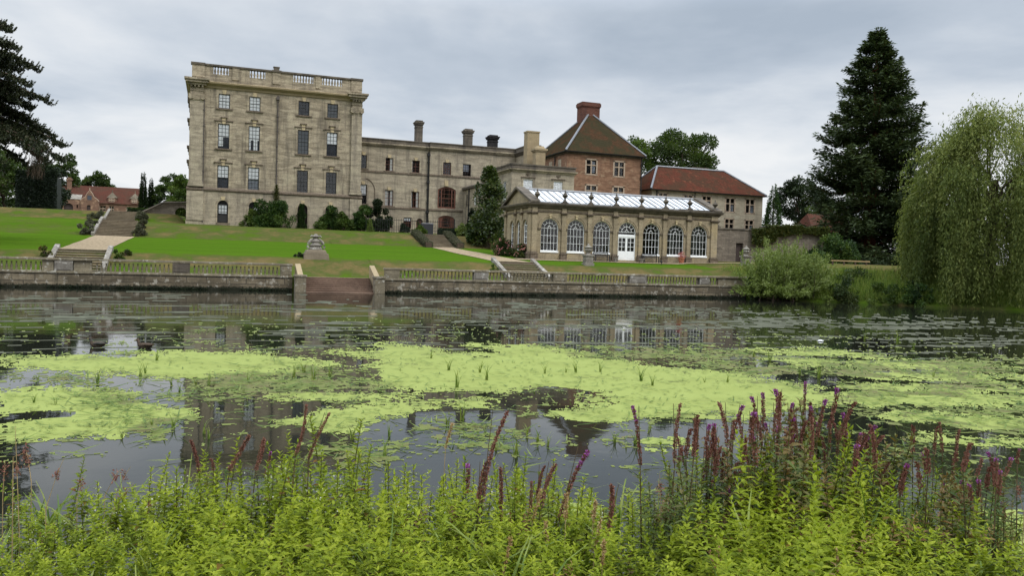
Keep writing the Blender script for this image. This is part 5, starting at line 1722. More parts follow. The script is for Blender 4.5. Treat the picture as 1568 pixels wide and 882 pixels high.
# garden archway by the left end of the tall wing
ga = thing('garden_bridge', 'low stone garden arch with a curved parapet left of the tall wing', 'arch', (-4.6, 118, 7.6))
mb = MB()
Fg = front(118.0)
facade(mb, Fg, -6.4, -3.2, 7.2, 9.15, [(-5.0, -3.5, 7.3, 8.65, .6, .5)])
mb.add([Fg.P(-6.4, 0, 9.15), Fg.P(-9.4, 0, 7.4), Fg.P(-6.4, 0, 7.4)], [(0, 1, 2)])
mb.add([Fg.P(-6.4, -.6, 9.15), Fg.P(-9.4, -.6, 7.4), Fg.P(-6.4, -.6, 7.4)], [(0, 2, 1)])
mb.build('wall', M['garden_wall_stone'], ga)
mb = MB()
mb.tube([(-9.5, 117.7, 7.5), (-6.4, 117.7, 9.2), (-3.2, 117.7, 9.35)], .16, 6)
mb.build('parapet', M['ashlar_dark'], ga)

# ================================================================== garden furniture
# carved stone trophy on the lawn
tr_ = thing('stone_monument', 'squat carved stone monument on a stepped base at the lawn edge above the water steps', 'monument', (7.8, 68.9, gz(7.8, 68.9)))
bx, by, bz = 7.8, 68.9, gz(7.8, 68.9)
mb = MB()
mb.taper(bx - 1.05, bx + 1.05, by - .9, by + .9, bz - .3, bz + .32, .10)
mb.taper(bx - .86, bx + .86, by - .72, by + .72, bz + .32, bz + .62, .14)
mb.build('base', M['step_stone'], tr_, bevel=.03)
mb = MB()
prof = [(.62, .62), (.62, .71), (.52, .75), (.48, .90), (.57, .94), (.57, 1.01), (.42, 1.06), (.33, 1.18), (.40, 1.26), (.37, 1.38), (.22, 1.48), (.17, 1.58), (.30, 1.64), (.34, 1.72), (.20, 1.80), (.10, 1.92)]
mb.lathe(bx, by, [(r, bz + z) for r, z in prof], 8, ang=.39)
for sx in (-1, 1):
    mb.tube([(bx + sx * .60, by - .1, bz + 1.05), (bx + sx * .52, by - .12, bz + 1.22), (bx + sx * .36, by - .12, bz + 1.42), (bx + sx * .22, by - .1, bz + 1.55)], [.12, .15, .11, .06], 6)
    mb.tube([(bx + sx * .15, by - .1, bz + 1.70), (bx + sx * .34, by - .1, bz + 1.74), (bx + sx * .45, by - .1, bz + 1.66)], [.08, .10, .05], 6)
    mb.tube([(bx + sx * .62, by - .3, bz + .75), (bx + sx * .7, by - .3, bz + .95)], [.12, .08], 6)
mb.build('carving', M['lichen_stone'], tr_, bevel=.015)

for i, (u, lab) in enumerate(((32.53, 'grey stone urn pedestal on the lawn in front of the second orangery window'), (49.85, 'grey stone urn pedestal on the lawn beside the riverside willow bush'))):
    v = 69.0
    z = gz(u, v)
    p = thing('urn_pedestal', lab, 'pedestal', (u, v, z), 'urn pedestals on the lawn edge')
    mb = MB()
    mb.box(u - .45, u + .45, v - .45, v + .45, z - .3, z + .16)
    mb.box(u - .37, u + .37, v - .37, v + .37, z + .16, z + .82)
    mb.box(u - .46, u + .46, v - .46, v + .46, z + .82, z + .96)
    mb.build('plinth', M['lichen_stone'], p, bevel=.02)
    mb = MB()
    mb.lathe(u, v, [(.26, z + .96), (.20, z + 1.02), (.15, z + 1.1), (.28, z + 1.26), (.36, z + 1.40), (.30, z + 1.5), (.38, z + 1.60), (.42, z + 1.64), (.3, z + 1.67), (.20, z + 1.74), (.08, z + 1.84), (.10, z + 1.90), (.03, z + 1.97)], 12)
    mb.build('urn', M['lichen_stone'], p)


def bench(label, u, v, w=1.6, mat='iron_paint', rot=0.0):
    z = gz(u, v) + .05
    root = thing('garden_bench', label, 'bench', (u, v, z), 'dark benches along the orangery')
    mb = MB()
    for q in range(5):
        mb.box(u - w / 2, u + w / 2, v - .24 + q * .10, v - .16 + q * .10, z + .40, z + .44)
    mb.build('seat', M[mat], root)
    mb = MB()
    mb.box(u - w / 2, u + w / 2, v + .27, v + .32, z + .82, z + .90)
    mb.box(u - w / 2, u + w / 2, v + .25, v + .30, z + .50, z + .56)
    for q in range(13):
        x_ = u - w / 2 + .06 + (w - .12) * q / 12
        mb.box(x_ - .02, x_ + .02, v + .26, v + .29, z + .56, z + .82)
    mb.build('backrest', M[mat], root)
    for sx in (-1, 1):
        mb = MB()
        x_ = u + sx * (w / 2 - .03)
        mb.box(x_ - .035, x_ + .035, v - .26, v - .18, z - .05, z + .62)
        mb.build('leg', M[mat], root)
        mb = MB()
        mb.box(x_ - .035, x_ + .035, v + .24, v + .32, z - .05, z + .90)
        mb.build('leg', M[mat], root)
        mb = MB()
        mb.box(x_ - .045, x_ + .045, v - .28, v + .26, z + .60, z + .65)
        mb.build('armrest', M[mat], root)
    return root


bench('dark garden bench under the orangery window left of the white door', 36.55, 74.35, 1.6)
bench('dark garden bench under the orangery window right of the white door', 42.1, 74.35, 1.75)
bench('dark garden bench against the garden wall near the dark doorway', 51.9, 79.6, 1.9)


def pot(name, label, u, v, k, mat, plant=True, lm='leaf_bright'):
    z = gz(u, v) + .05
    root = thing(name, label, 'plant pot', (u, v, z))
    mb = MB()
    mb.lathe(u, v, [(.17 * k, z), (.24 * k, z + .34 * k), (.28 * k, z + .34 * k), (.28 * k, z + .42 * k), (.22 * k, z + .42 * k)], 12)
    mb.build('pot', M[mat], root)
    if plant:
        n = 160
        d = unit(rng.normal(size=(n, 3)) + np.array([0, 0, .6]))
        P = np.array([u, v, z + .45 * k]) + d * rng.uniform(0, .28 * k, (n, 1)) * np.array([1, 1, 1.6])
        V_, Fq = cards(P, d, .12 * k, .07 * k)
        np_mesh('foliage', V_, Fq, M[lm], rng.random(n), root)
    return root


pot('flower_pot', 'terracotta pot with red flowers between the two right hand orangery windows', 45.75, 74.35, 1.3, 'terracotta', True, 'petal_pink')
pot('stone_planter', 'small pale stone planter just left of the white orangery door', 38.05, 74.2, 1.0, 'lichen_stone', False)
pot('stone_planter', 'small pale stone planter just right of the white orangery door', 41.0, 74.2, 1.0, 'lichen_stone', False)
sp_ = thing('garden_lamp', 'short black lawn lamp on a stake in front of the orangery benches', 'lamp', (41.55, 71.2, gz(41.55, 71.2)))
mb = MB()
z = gz(41.55, 71.2)
mb.tube([(41.55, 71.2, z - .05), (41.55, 71.2, z + .32)], .025, 6)
mb.build('stake', M['iron'], sp_)
mb = MB()
mb.tube([(41.55, 71.1, z + .30), (41.55, 71.32, z + .40)], [.10, .08], 10)
mb.build('lamp_head', M['iron'], sp_)

# iron railings in front of the long range
ir = thing('iron_railing', 'black iron railings with a gate in front of the long stone range', 'railing', (25.5, 104.2, 6.0))
mb = MB()
for a, b in ((17.9, 29.6), (31.4, 33.2)):
    for z in (7.6, 6.35):
        mb.box(a, b, 104.18, 104.24, z, z + .05)
mb.build('rail', M['iron'], ir)
mb = MB()
mb.box(-.02, .02, -.02, .02, 5.7 - 6.0, 7.85 - 6.0)
o_ = mb.build('bar', M['iron'], None)
bar_me = o_.data
bpy.data.objects.remove(o_)
u = 18.0
while u < 33.2:
    if not 29.6 < u < 31.4:
        o_ = bpy.data.objects.new('bar', bar_me)
        COL.objects.link(o_)
        o_.parent = ir
        o_.location = (u - 25.5, 0.01, 0)
    u += .30
mb = MB()
for u in (29.6, 31.4):
    mb.box(u - .06, u + .06, 104.15, 104.27, 5.7, 8.1)
mb.build('gate_post', M['iron'], ir)
gp_ = thing('gate_cabinet', 'dark green garden cabinet standing at the top of the hedged flight', 'cabinet', (25.2, 101.5, 5.8))
mb = MB()
mb.box(24.5, 26.0, 101.2, 101.9, 5.6, 7.15)
mb.taper(24.45, 26.05, 101.15, 101.95, 7.15, 7.3, .1)
mb.build('cabinet_body', M['iron_paint'], gp_, bevel=.02)

# low timber rail on the right bank
tr2 = thing('timber_rail', 'low weathered timber rail on the bank in front of the tall conifer', 'fence', (66, 66, 3))
mb = MB()
for i in range(4):
    u = 61.5 + i * 1.5
    mb.box(u - .06, u + .06, 70.0 - .06, 70.0 + .06, gz(u, 70) - .3, gz(u, 70) + .5)
mb.build('post', M['timber'], tr2)
mb = MB()
mb.box(61.2, 66.4, 69.9, 69.96, gz(63, 70) + .36, gz(63, 70) + .50)
mb.build('rail', M['dry_stem'], tr2)


# ducks
def duck(name, label, u, v, yaw, dark_head):
    body = [(-.20, .085, .03), (-.15, .075, .055), (-.06, .06, .085), (.04, .06, .09), (.12, .075, .075), (.16, .10, .05), (.175, .14, .036), (.185, .185, .036), (.195, .215, .042), (.215, .225, .036), (.235, .222, .02)]
    root = thing(name, label, 'duck', (u, v, 0), 'pair of ducks on the river')
    c, s = math.cos(yaw), math.sin(yaw)
    mb = MB()
    pts = [(u + x * c, v + x * s, z) for x, z, r in body]
    mb.tube(pts, [r for _, _, r in body], 10)
    mb.build('body', M['duck_brown'], root, smooth=True)
    mb = MB()
    mb.tube([(u + x * c, v + x * s, z) for x, z in ((.225, .222), (.26, .215), (.285, .208))], [.018, .014, .006], 6)
    mb.build('bill', M['duck_bill'], root)
    mb = MB()
    for sg in (-1, 1):
        ox, oy = -s * sg * .075, c * sg * .075
        mb.tube([(u + x * c + ox, v + x * s + oy, z) for x, z in ((.08, .09), (-.03, .10), (-.14, .095), (-.24, .10))], [.015, .045, .035, .006], 6)
    mb.build('wing', M['duck_brown'] if not dark_head else M['duck_dark'], root, smooth=True)
    mb = MB()
    mb.tube([(u + x * c, v + x * s, z) for x, z in ((.175, .15), (.19, .20), (.205, .225), (.225, .225))], [.038, .040, .046, .030], 10)
    mb.build('head_cap', M['duck_dark'] if dark_head else M['duck_brown'], root, smooth=True)


duck('duck', 'brown duck with a dark head, left one of the pair on the open water', -2.92, 24.5, math.pi - .35, True)
duck('duck', 'plain brown duck, right one of the pair on the open water', -1.72, 24.1, math.pi - .35, False)

# ================================================================== trees and shrubs
def trunk_mesh(root, base, top, r0, r1, limbs=(), mat='bark', name='trunk', wob=.3):
    mb = MB()
    b, t_ = Vector(base), Vector(top)
    n = 7
    pts = [b.lerp(t_, i / n) + Vector((random.uniform(-wob, wob), random.uniform(-wob, wob), 0)) * (0 if i in (0,) else 1) * .5 for i in range(n + 1)]
    mb.tube(pts, [r0 * (1.35 if i == 0 else 1) + (r1 - r0) * i / n for i in range(n + 1)], 9)
    for (p, q, ra, rb) in limbs:
        p, q = Vector(p), Vector(q)
        m1 = p.lerp(q, .5) + Vector((random.uniform(-.4, .4), random.uniform(-.4, .4), random.uniform(-.1, .5)))
        mb.tube([p, p.lerp(m1, .5), m1, q], [ra, ra * .75, (ra + rb) / 2 * .8, rb], 6)
    return mb.build(name, M[mat], root)


def broadleaf(label, x, y, r, ztop, zbot, mat='leaf_oak', n=26000, leaf=.34, name='broadleaf_tree', group=None, clumps=90, squash=1.0, trunk=True, seed=0, z0=None, cat='tree', shape=None):
    g = np.random.default_rng(1000 + seed)
    z0 = gz(x, y) if z0 is None else z0
    root = thing(name, label, cat, (x, y, z0), group)
    cz, rz = (ztop + zbot) / 2, (ztop - zbot) / 2
    # clumps through the outer part of an uneven crown
    d = unit(g.normal(size=(clumps, 3)))
    lump = 0.78 + .44 * fbm(d + 5 + seed, 1.6, 2, seed)
    k = g.uniform(.45, 1.0, clumps) ** .55
    C = np.array([x, y, cz]) + d * (k * lump)[:, None] * np.array([r, r * squash, rz])
    cr = r * g.uniform(.14, .30, clumps)
    per = np.maximum(20, (n * cr ** 2 / np.sum(cr ** 2))).astype(int)
    ci = np.repeat(np.arange(clumps), per)
    m_ = len(ci)
    dd = unit(g.normal(size=(m_, 3)))
    rad = g.uniform(0, 1, m_) ** .45
    P = C[ci] + dd * (rad * cr[ci])[:, None] * np.array([1, 1, .72])
    out_ = unit(P - np.array([x, y, cz]))
    D = unit(dd * .8 + out_ * .7 + g.normal(size=(m_, 3)) * .6 + np.array([0, 0, -.15]))
    sz = leaf * g.uniform(.6, 1.35, m_)
    V_, Fq = cards(P, D, sz, sz * .62)
    tint = np.clip(.42 + g.normal(size=m_) * .13 + (g.normal(size=clumps) * .16)[ci], 0, 1)
    np_mesh('crown', V_, Fq, M[mat], tint, root)
    if trunk:
        limbs = []
        for q in range(min(14, clumps)):
            c_ = C[q]
            st_ = (x, y, z0 + (cz - z0) * random.uniform(.4, .95))
            limbs.append((st_, tuple(c_), r * .045, r * .012))
        trunk_mesh(root, (x, y, z0 - .2), (x, y, cz + rz * .4), max(.12, r * .075), r * .02, limbs)
    return root


def bush(label, x0, x1, y, z0, ztop, mat='leaf_shrub', n=5000, leaf=.17, depth=None, seed=0, name='shrub', group=None, parts=None, cat='shrub', lumps=26):
    """a mounded shrub from the ground up, uneven, with leaves over its depth"""
    g = np.random.default_rng(2000 + seed)
    cx_ = (x0 + x1) / 2
    r = (x1 - x0) / 2
    depth = depth or r
    root = thing(name, label, cat, (cx_, y, z0), group)
    h = ztop - z0
    d = unit(g.normal(size=(lumps, 3)))
    d[:, 2] = np.abs(d[:, 2])
    C = np.array([cx_, y, z0 + h * .08]) + d * g.uniform(.30, .98, (lumps, 1)) * np.array([r, depth, h * .90])
    cr = g.uniform(.10, .32, lumps) * min(r, h) * 1.05
    per = np.maximum(15, n * cr ** 2 / np.sum(cr ** 2)).astype(int)
    ci = np.repeat(np.arange(lumps), per)
    m_ = len(ci)
    dd = unit(g.normal(size=(m_, 3)))
    P = C[ci] + dd * (g.uniform(0, 1, m_) ** .4 * cr[ci])[:, None]
    P[:, 2] = np.maximum(P[:, 2], z0 + .02)
    D = unit(dd + g.normal(size=(m_, 3)) * .7)
    sz = leaf * g.uniform(.6, 1.4, m_)
    V_, Fq = cards(P, D, sz, sz * .6)
    tint = np.clip(.45 + g.normal(size=m_) * .18 + (g.normal(size=lumps) * .20)[ci], 0, 1)
    np_mesh('foliage', V_, Fq, M[mat], tint, root)
    mb = MB()
    for q in range(7):
        c_ = C[q]
        mb.tube([(cx_ + random.uniform(-.2, .2), y, z0 - .1), tuple((np.array([cx_, y, z0]) + c_) / 2 + np.array([0, 0, .1])), tuple(c_)], [.05, .035, .012], 5)
    mb.build('stem', M['bark'], root)
    return root


# ---- tall redwood on the right
def redwood():
    g = np.random.default_rng(5)
    x, y, z0, zt = 89.8, 95.0, 3.2, 37.8
    root = thing('redwood_tree', 'very tall dark conifer with a ragged conical crown and a reddish trunk', 'tree', (x, y, z0))
    Ps, Ds, Ss, Ts = [], [], [], []
    mb = MB()
    z = z0 + 1.3
    while z < zt - .3:
        f = (z - z0) / (zt - z0)
        R_ = float(np.interp(f, [0, .08, .2, .36, .5, .63, .75, .84, .92, .97, 1], [8.0, 9.4, 10.0, 9.3, 8.3, 6.8, 5.0, 3.6, 1.9, .75, .15]))
        nb = int(7 + 5 * (1 - f))
        for q in range(nb):
            a = g.uniform(0, 2 * math.pi)
            L = R_ * g.uniform(.66, 1.10) + .12
            if f < .5 and math.cos(a) < -.3:
                L *= .95
            zz = z + g.uniform(-.45, .45)
            rise = .28 * f - .10
            nseg = 7
            pts = []
            for i in range(nseg + 1):
                t_ = i / nseg
                zc_ = zz + L * (rise * t_ - .22 * math.sin(t_ * math.pi * .8) + .10 * t_ ** 3)
                pts.append(np.array([x + math.cos(a) * L * t_, y + math.sin(a) * L * t_, zc_]))
            if g.random() < .6:
                mb.tube(pts, [max(.02, .11 * (1 - i / nseg) * (L / 8)) for i in range(nseg + 1)], 4, cap=False)
            k = int(46 + 34 * L)
            t_ = g.uniform(.12, 1, k) ** .75
            seg = np.minimum((t_ * nseg).astype(int), nseg - 1)
            fr = t_ * nseg - seg
            pa = np.array(pts)
            P = pa[seg] * (1 - fr[:, None]) + pa[seg + 1] * fr[:, None]
            wdt = .20 * L * (1 - .55 * t_) + .35
            side = np.array([-math.sin(a), math.cos(a), 0])
            off = g.normal(size=k) * .5
            P = P + side * (off * wdt)[:, None] + g.normal(size=(k, 3)) * np.array([.18, .18, .22])
            D = unit(np.array([math.cos(a), math.sin(a), 0]) * .8 + side * (np.sign(off) * .8)[:, None] + g.normal(size=(k, 3)) * .35 + np.array([0, 0, .05]))
            Ps.append(P)
            Ds.append(D)
            Ss.append(g.uniform(.40, .85, k))
            Ts.append(np.clip(.30 + .32 * t_ + g.normal(size=k) * .12 + g.normal() * .17, 0, 1))
        z += .80 - .30 * f
    P, D, s_, t_ = np.concatenate(Ps), np.concatenate(Ds), np.concatenate(Ss), np.concatenate(Ts)
    nr = g.normal(size=(len(P), 3)) * .5 + np.array([0, 0, 1.0])
    V_, Fq = cards(P, D, s_, s_ * .36, nrm=nr)
    np_mesh('crown', V_, Fq, M['leaf_redwood'], t_, root)
    mb.tube([(x, y, z0 - .3), (x, y, z0 + .8), (x, y, z0 + 4), (x + .1, y, 20), (x + .2, y, zt)], [1.75, 1.25, 1.05, .6, .05], 12)
    mb.build('trunk', M['red_bark'], root)


redwood()


# ---- weeping willow at the water's edge
def willow(label, x, y, z0, zt, R_, n_cl, seed, lean=(0, 0)):
    g = np.random.default_rng(seed)
    root = thing('weeping_willow', label, 'tree', (x, y, z0), 'weeping willows on the right bank')
    mb = MB()
    H_ = zt - z0
    top = Vector((x + lean[0], y + lean[1], z0 + H_ * .62))
    mb.tube([(x, y, z0 - .5), (x + .1, y, z0 + 2), (x + lean[0] * .5, y, z0 + 4.5), tuple(top)], [.55, .42, .34, .22], 9)
    hs = np.concatenate([g.uniform(.62, .99, int(n_cl * .62)), g.uniform(.34, .66, n_cl - int(n_cl * .62))])
    az = np.concatenate([g.uniform(0, 6.283, int(n_cl * .62)), g.uniform(0, 6.283, n_cl - int(n_cl * .62))])
    env = np.where(hs > .50, np.sqrt(np.maximum(0, 1 - ((hs - .50) / .52) ** 2)), 1.0)
    kr = g.uniform(.40, 1.0, n_cl) ** .6
    lob = .70 + .62 * fbm(np.stack([np.cos(az) * 1.5, np.sin(az) * 1.5, hs * 3.2], 1) + 9 + seed, 1.0, 2, seed)
    env = env * lob * np.where(hs > .80, .82, 1.0)
    keep_ = fbm(np.stack([np.cos(az) * 2, np.sin(az) * 2, hs * 5], 1) + 3 + seed, 1.1, 2, seed + 5) > .42
    hs, az, env, kr = hs[keep_], az[keep_], env[keep_], kr[keep_]
    hs = hs * (1 - .07 * (fbm(np.stack([az * 1.3, az * 0], 1), 1.0, 2, seed + 8) > .5) * (hs > .75))
    n_cl = len(hs)
    C = np.stack([x + lean[0] * hs + np.cos(az) * R_ * env * kr, y + lean[1] * hs + np.sin(az) * R_ * env * kr, z0 + H_ * hs], 1)
    for q in range(n_cl):
        if q % 6:
            continue
        st_ = Vector((x, y, z0)).lerp(top, g.uniform(.35, 1.0))
        e = Vector(C[q])
        ln_ = (e - st_).length
        m0 = st_.lerp(e, .25) + Vector((g.normal() * .35, g.normal() * .35, .16 * ln_))
        m1 = st_.lerp(e, .6) + Vector((g.normal() * .5, g.normal() * .5, .20 * ln_))
        mb.tube([st_, m0, m1, e], [.12, .085, .05, .015], 5)
    mb.build('trunk', M['bark'], root)
    Ps, Ds, Ss, Ts = [], [], [], []
    for q in range(n_cl):
        ct = g.normal() * .13
        outd = np.array([math.cos(az[q]), math.sin(az[q])])
        low = hs[q] < .66
        long_ = low and g.random() < .85
        ns = int(g.uniform(13, 24) if low else g.uniform(7, 14))
        sp_ = g.uniform(.30, .62) if low else g.uniform(.6, 1.1)
        sway = g.normal(size=2) * .25
        for s_ in range(ns):
            A = C[q] + g.normal(size=3) * np.array([sp_, sp_, .5])
            full = A[2] - (.15 if A[1] < shore(A[0]) else gz(A[0], A[1]))
            ln = full * g.uniform(.72, 1.0) if long_ else min(full, g.uniform(.9, 3.1))
            if ln < .5:
                continue
            push = g.uniform(.15, 1.1) if low else g.uniform(.5, 1.9)
            k = int(ln * 15)
            t_ = np.sort(g.uniform(0, 1, k))
            hor = push * (1 - np.exp(-t_ * 3.0))
            P = np.stack([A[0] + outd[0] * hor + sway[0] * t_ + .10 * np.sin(t_ * 5 + s_), A[1] + outd[1] * hor + sway[1] * t_ + .10 * np.cos(t_ * 4 + s_),
                          A[2] + .35 * np.sin(np.minimum(1, t_ * 4) * math.pi) - ln * t_ ** 1.12], 1)
            P += g.normal(size=(k, 3)) * .13
            P[:, 2] = np.maximum(P[:, 2], .04)
            Ps.append(P)
            Ds.append(unit(np.stack([g.normal(size=k) * .5 + outd[0] * .2, g.normal(size=k) * .5 + outd[1] * .2, np.full(k, -1.0)], 1)))
            Ss.append(g.uniform(.16, .34, k))
            Ts.append(np.clip(.52 + ct + (hs[q] - .6) * .35 + g.normal() * .10 + g.normal(size=k) * .12, 0, 1))
    # soft leafy puffs where the twigs start
    for q in range(n_cl):
        k = 230 if hs[q] > .66 else 120
        rr = g.normal(size=(k, 3)) * np.array([.62, .62, .46])
        P = C[q] + rr
        Ps.append(P)
        Ds.append(unit(np.stack([np.cos(az[q]) * .5 + g.normal(size=k) * .5, np.sin(az[q]) * .5 + g.normal(size=k) * .5, -.9 + g.normal(size=k) * .4], 1)))
        Ss.append(g.uniform(.16, .36, k))
        Ts.append(np.clip(.60 + (hs[q] - .6) * .4 + g.normal() * .16 + g.normal(size=k) * .12, 0, 1))
    P, D, s_, t_ = np.concatenate(Ps), np.concatenate(Ds), np.concatenate(Ss), np.concatenate(Ts)
    V_, Fq = cards(P, D, s_, s_ * .32)
    np_mesh('crown', V_, Fq, M['leaf_willow'], t_, root)


willow('tall pale green weeping willow trailing its branches in the river', 60.5, 50.5, 1.2, 16.4, 5.5, 230, 21, (.3, 0))
willow('second weeping willow cut off by the right edge of the picture', 70.9, 49.6, 1.6, 10.8, 5.4, 90, 22)


# ---- bushy riverside willow
def salix():
    g = np.random.default_rng(8)
    x, y, z0 = 46.6, 58.9, .2
    root = thing('willow_bush', 'silvery green willow bush leaning over the end of the river wall', 'shrub', (x, y, z0))
    mb = MB()
    Ps, Ds, Ss, Ts = [], [], [], []
    for q in range(560):
        a = g.uniform(0, 2 * math.pi)
        el = g.uniform(.05, 1.0)
        L = g.uniform(3.2, 5.6) * (.84 + .16 * el)
        sx, sy = x + g.normal() * 1.2, y + g.normal() * .8
        out_ = np.array([math.cos(a) * 1.0, math.sin(a) * .75])
        k = int(L * 30)
        t_ = g.uniform(.05, 1, k)
        ho = L * (1 - .72 * el) * t_
        ve = L * (.16 + .80 * el) * t_ - (1 - el) * t_ ** 2.4 * L * .16
        P = np.stack([sx + out_[0] * ho + .35 * t_, sy + out_[1] * ho, z0 + ve], 1) + g.normal(size=(k, 3)) * .11
        P[:, 2] = np.maximum(P[:, 2], .03)
        D = unit(np.stack([out_[0] * (1 - el) + g.normal(size=k) * .5 + .2, out_[1] * (1 - el) + g.normal(size=k) * .5, el * .7 + .2 + g.normal(size=k) * .5], 1))
        Ps.append(P)
        Ds.append(D)
        Ss.append(g.uniform(.15, .32, k))
        Ts.append(np.clip(.46 + .22 * (t_ - .5) + g.normal() * .15 + g.normal(size=k) * .15, 0, 1))
        if q % 5 == 0:
            mb.tube([(sx, sy, z0 - .2), (sx + out_[0] * L * .25, sy + out_[1] * L * .25, z0 + el * L * .35), (sx + out_[0] * L * .55 * (1 - el * .7), sy + out_[1] * L * .5 * (1 - el * .7), z0 + (.1 + el * .6) * L)], [.05, .03, .012], 4, cap=False)
    P, D, s_, t_ = np.concatenate(Ps), np.concatenate(Ds), np.concatenate(Ss), np.concatenate(Ts)
    V_, Fq = cards(P, D, s_, s_ * .30)
    np_mesh('foliage', V_, Fq, M['leaf_salix'], t_, root)
    mb.build('stem', M['bark'], root)


salix()


# ---- monkey puzzle, its branches reaching in from the left
def araucaria():
    g = np.random.default_rng(14)
    x, y = -19.6, 75.0
    z0 = gz(x, y)
    root = thing('monkey_puzzle_tree', 'dark monkey puzzle tree with rope like drooping branches at the left edge', 'tree', (x, y, z0))
    mb = MB()
    mb.tube([(x, y, z0 - .3), (x, y, z0 + 6), (x, y, 15), (x, y, 22)], [.55, .45, .32, .06], 10)
    Ps, Ds, Ss, Ts = [], [], [], []
    for q in range(98):
        a = g.uniform(-1.9, 1.9) if q < 46 else g.uniform(0, 2 * math.pi)
        a = a * .62 if q < 46 else (a if q > 62 else g.uniform(-1.3, 1.3))
        zb = g.uniform(11.6, 22.0)
        f = (zb - 11.6) / 10.4
        L = (7.6 * (1 - f) ** .62 + 1.2) * g.uniform(.55, 1.08)
        if zb < 12:
            L *= .86
        droop = (.50 - .40 * f) * L * (.55 + .45 * g.random())
        pts = []
        for i in range(8):
            t_ = i / 7
            pts.append(np.array([x + math.cos(a) * L * t_, y + math.sin(a) * L * t_, zb + .9 * math.sin(t_ * 2.2) * .35 - droop * t_ ** 1.5]))
        mb.tube(pts, [.14 - .014 * i for i in range(8)], 5)
        pa = np.array(pts)
        nb = int(10 + 5.0 * L)
        for b_ in range(nb):
            t_ = g.uniform(.25, 1.0) ** .7
            s_ = min(6, int(t_ * 7))
            B = pa[s_] + (pa[s_ + 1] - pa[s_]) * (t_ * 7 - s_)
            aa = a + g.choice([-1, 1]) * g.uniform(.15, 1.25)
            ll = g.uniform(.8, 1.9) * (.7 + .5 * (1 - t_))
            kk = int(70 * ll)
            w_ = g.uniform(0, 1, kk)
            dr = g.uniform(.35, .85)
            cx_ = B[0] + math.cos(aa) * ll * (w_ - .25 * w_ ** 2)
            cy_ = B[1] + math.sin(aa) * ll * (w_ - .25 * w_ ** 2)
            cz_ = B[2] - dr * ll * np.sin(w_ * 2.2) * .62 + .28 * ll * w_ ** 4
            ph = g.uniform(0, 2 * math.pi, kk)
            rr = .115 * (1 - .25 * w_)
            P = np.stack([cx_, cy_, cz_], 1)
            N_ = np.stack([np.cos(ph) * .7, np.sin(ph) * .7, np.sin(ph + 1.0)], 1)
            P = P + N_ * (rr * .3)[:, None] if False else P + N_ * .035
            ax = np.array([math.cos(aa), math.sin(aa), -.4])
            Ps.append(P)
            Ds.append(unit(N_ * .9 + ax * .8))
            Ss.append(g.uniform(.12, .2, kk))
            Ts.append(np.clip(.35 + .2 * w_ + g.normal(size=kk) * .14 + g.normal() * .1, 0, 1))
    # old brown hanging twigs under the lowest branch
    P, D, s_, t_ = np.concatenate(Ps), np.concatenate(Ds), np.concatenate(Ss), np.concatenate(Ts)
    V_, Fq = cards(P, D, s_, s_ * .5)
    np_mesh('crown', V_, Fq, M['leaf_araucaria'], t_, root)
    k = 500
    P = np.stack([-13.6 + g.normal(size=k) * .28, 75.2 + g.normal(size=k) * .3, g.uniform(8.6, 11.2, k)], 1)
    V_, Fq = cards(P, unit(np.stack([g.normal(size=k) * .3, g.normal(size=k) * .3, -np.ones(k)], 1)), .55, .035)
    np_mesh('dead_twigs', V_, Fq, M['bark'], g.random(k), root)
    mb.build('trunk', M['bark'], root)


araucaria()

# ---- background trees
broadleaf('dark rounded tree rising just left of the red lodge chimney', -34.3, 222, 3.9, 24.6, 10, 'leaf_oak', 12000, .5, seed=1, z0=11)
broadleaf('rounded oak standing behind the middle of the red lodge roof', -28.0, 228, 4.1, 22.6, 10, 'leaf_oak', 12000, .5, seed=2, z0=11)
broadleaf('low tree behind the red lodge between the two taller ones', -32.0, 235, 2.6, 19.8, 10, 'leaf_bright', 6000, .45, seed=3, z0=11)
broadleaf('light green tree crossing the left edge behind the clipped yew', -31.5, 150, 4.2, 17.3, 6.5, 'leaf_oak', 16000, .4, seed=4, z0=8.5)
broadleaf('big tree at the far left edge below the monkey puzzle', -39, 165, 6.5, 22, 7, 'leaf_bright', 15000, .45, seed=5, z0=8.5)
broadleaf('dark blue green tree peeping between the monkey puzzle and the yew', -29.5, 172, 3.6, 18.8, 9, 'leaf_dark', 9000, .4, seed=6, z0=9)
broadleaf('olive green rounded tree behind the cypresses', -7.6, 163, 3.1, 16.6, 8.4, 'leaf_oak', 9000, .36, seed=7, z0=9)
broadleaf('yellowish bushy tree beside the left edge of the tall wing', -4.9, 150, 2.7, 15.4, 7.8, 'leaf_bright', 9000, .33, seed=8, z0=8.6)
broadleaf('thin pale tree showing past the left edge of the tall wing', -3.9, 158, 1.5, 16.6, 9, 'leaf_bright', 2500, .3, seed=9, z0=8.6, clumps=30)
broadleaf('large dark oak rising behind the red roofed house', 91.8, 150, 7.2, 31.0, 16, 'leaf_oak', 22000, .48, seed=10, z0=6)
broadleaf('light green tree between the pyramid roof and the dark oak', 81.0, 152, 6.0, 29.3, 14, 'leaf_bright', 18000, .46, seed=11, z0=6)
broadleaf('dull brown green tree above the ivied garden wall', 109.5, 128, 3.6, 15.5, 7.0, 'leaf_oak', 9000, .36, seed=12, z0=4.0)


